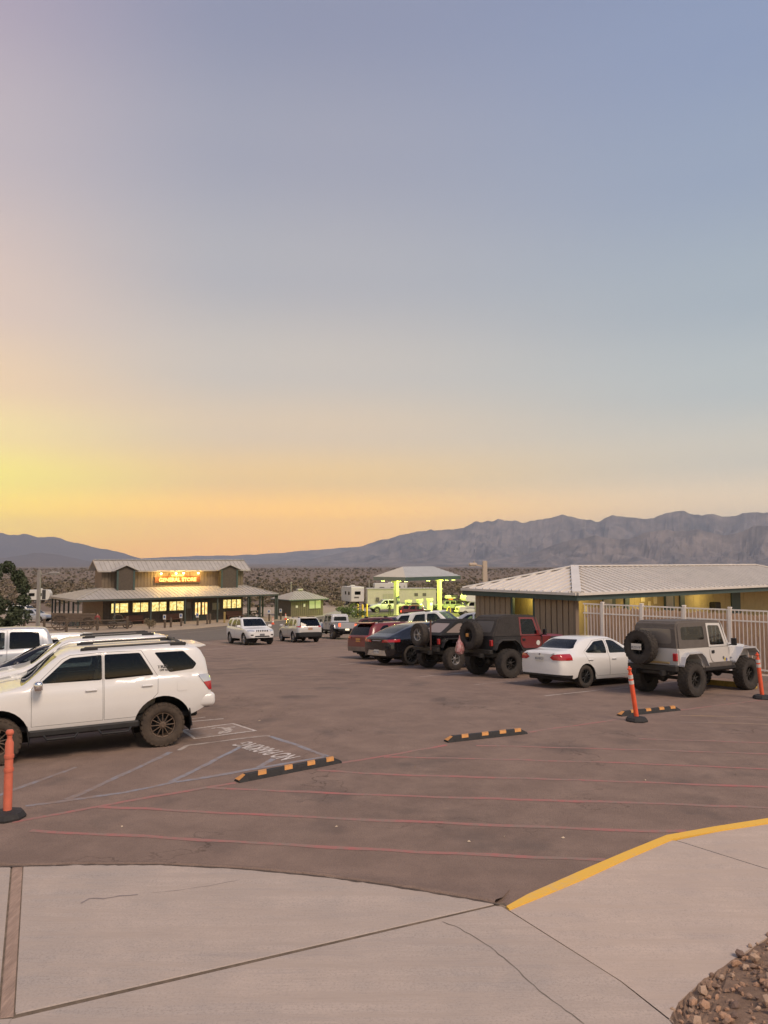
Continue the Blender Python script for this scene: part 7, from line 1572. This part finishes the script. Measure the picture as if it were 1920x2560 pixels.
# keep them apart
cell = {}; keep = []
for x, y, s in cand:
    c = max(1.9, s * 1.7, y * .0062); k = (int(x / c), int(y / c), int(c * 2))
    if k in cell: continue
    cell[k] = 1; keep.append((x, y, s))
keep.sort(key=lambda t: -t[2] / t[1])
vis = [t for t in keep if abs(t[0] / t[1]) < .52]; near = vis[:290]; ns = set(near)
for x, y, s in near:
    o = link(bpy.data.objects.new('desert_bush', random.choice(BM))); o.location = (x, y, gz(y) - .1); o.scale = (s * random.uniform(.9, 1.3), s * random.uniform(.9, 1.3), s * random.uniform(.8, 1.1)); o.rotation_euler = (0, 0, random.uniform(0, 6.3)); tag(o, 'low desert bush on the open flat behind the buildings', 'bush', 'desert bushes on the flat')
low = [bush_mesh(200 + k, 26, .34, LM[0]) for k in range(4)]
for k in range(3):
    vs, fs = [], []
    for i, (x, y, s) in enumerate(keep):
        if (x, y, s) in ns or i % 3 != k: continue
        me = random.choice(low); a = random.uniform(0, 6.3); ca, sa = math.cos(a) * s * 1.15, math.sin(a) * s * 1.15; b0 = len(vs); z = gz(y) - .1
        vs += [(x + v.co.x * ca - v.co.y * sa, y + v.co.x * sa + v.co.y * ca, z + v.co.z * s) for v in me.vertices]; fs += [tuple(b0 + q for q in p.vertices) for p in me.polygons]
    tag(raw('brushland', vs, fs, LM[k]), 'countless low bushes covering the desert flat', 'brush', None, 'stuff')
def tree(name, label, base, H, lumps, n, size, lm, trunks, cat='tree', group=None):
    o = empty(name, label, cat, group, base); t = B()
    for pts, r0 in trunks: tube(t, pts, [r0 * (1 - .75 * i / (len(pts) - 1)) for i in range(len(pts))], 7)
    bobj('trunk', t, M_WOOD, o, True); vs, fs = leaves(n, lumps, size); raw('crown', vs, fs, lm, o); return o
random.seed(5)
D = 56.; b = at(-6, 1600, D); s = D / FPX
L_ = []
for _ in range(30):
    u, v = random.uniform(-150, 52), random.uniform(1420, 1560)
    if (u + 40) ** 2 / 110 ** 2 + (v - 1500) ** 2 / 100 ** 2 > 1: continue
    p = at(u, v, D + random.uniform(-1.6, 1.6)); L_.append(((p.x - b.x, p.y - D, p.z - gz(D, b.x)), (random.uniform(.5, 1.0), random.uniform(.6, 1.0), random.uniform(.4, .8))))
for u, v in ((20, 1418), (44, 1440), (-20, 1412), (58, 1470), (60, 1500), (40, 1530), (30, 1550), (8, 1565), (52, 1455)): p = at(u, v, D); L_.append(((p.x - b.x, 0, p.z - gz(D, b.x)), (.5, .6, .5)))
trk = [([(0, 0, 0), (.1, 0, 1.2), (-.3, .2, 2.6), (-.6, .1, 4.2)], .22), ([(.1, 0, .9), (.9, .1, 2.0), (1.5, 0, 3.3)], .13), ([(-.1, 0, 1.0), (-1.2, .1, 2.2), (-2.0, -.2, 3.6)], .14)]
tree('tamarisk_tree', 'dusty green feathery tree at the left frame edge before the store', (b.x, D, gz(D, b.x)), 5, L_, 17000, .115, TREE_L, trk)
def shrub(label, pix, w, h, n, lm, size=.07, group='shrubs'):
    p = g(*pix); L_ = [((random.uniform(-.5, .5) * w, random.uniform(-.3, .3) * w, h * random.uniform(.35, .75)), (w * .32, w * .3, h * .3)) for _ in range(6)]
    tree('leafy_shrub', label, (p.x, p.y, gz(p.y, p.x)), h, L_, n, size, lm, [([(0, 0, 0), (.1 * k, .05 * k, h * .6)], .03) for k in (-2, 0, 2)], 'shrub', group)
shrub('rounded shrub by the road in front of the store porch', (373, 1572), 1.1, 1.3, 900, LM[0], .06)
shrub('bright green shrub left of the yellow bollards, taller one', (872, 1543), 2.6, 1.9, 1400, GREEN_L, .1); shrub('bright green low shrub nearest the yellow bollards', (893, 1546), 1.6, 1.2, 700, GREEN_L, .09); shrub('bright green shrub between the silver off-road pickup and the bollards', (855, 1540), 1.6, 1.3, 700, GREEN_L, .09)
shrub('dark palm-like shrub behind the fence, below the porch eave corner', (1490, 1640), .7, 2.4, 250, GREEN_L, .1)
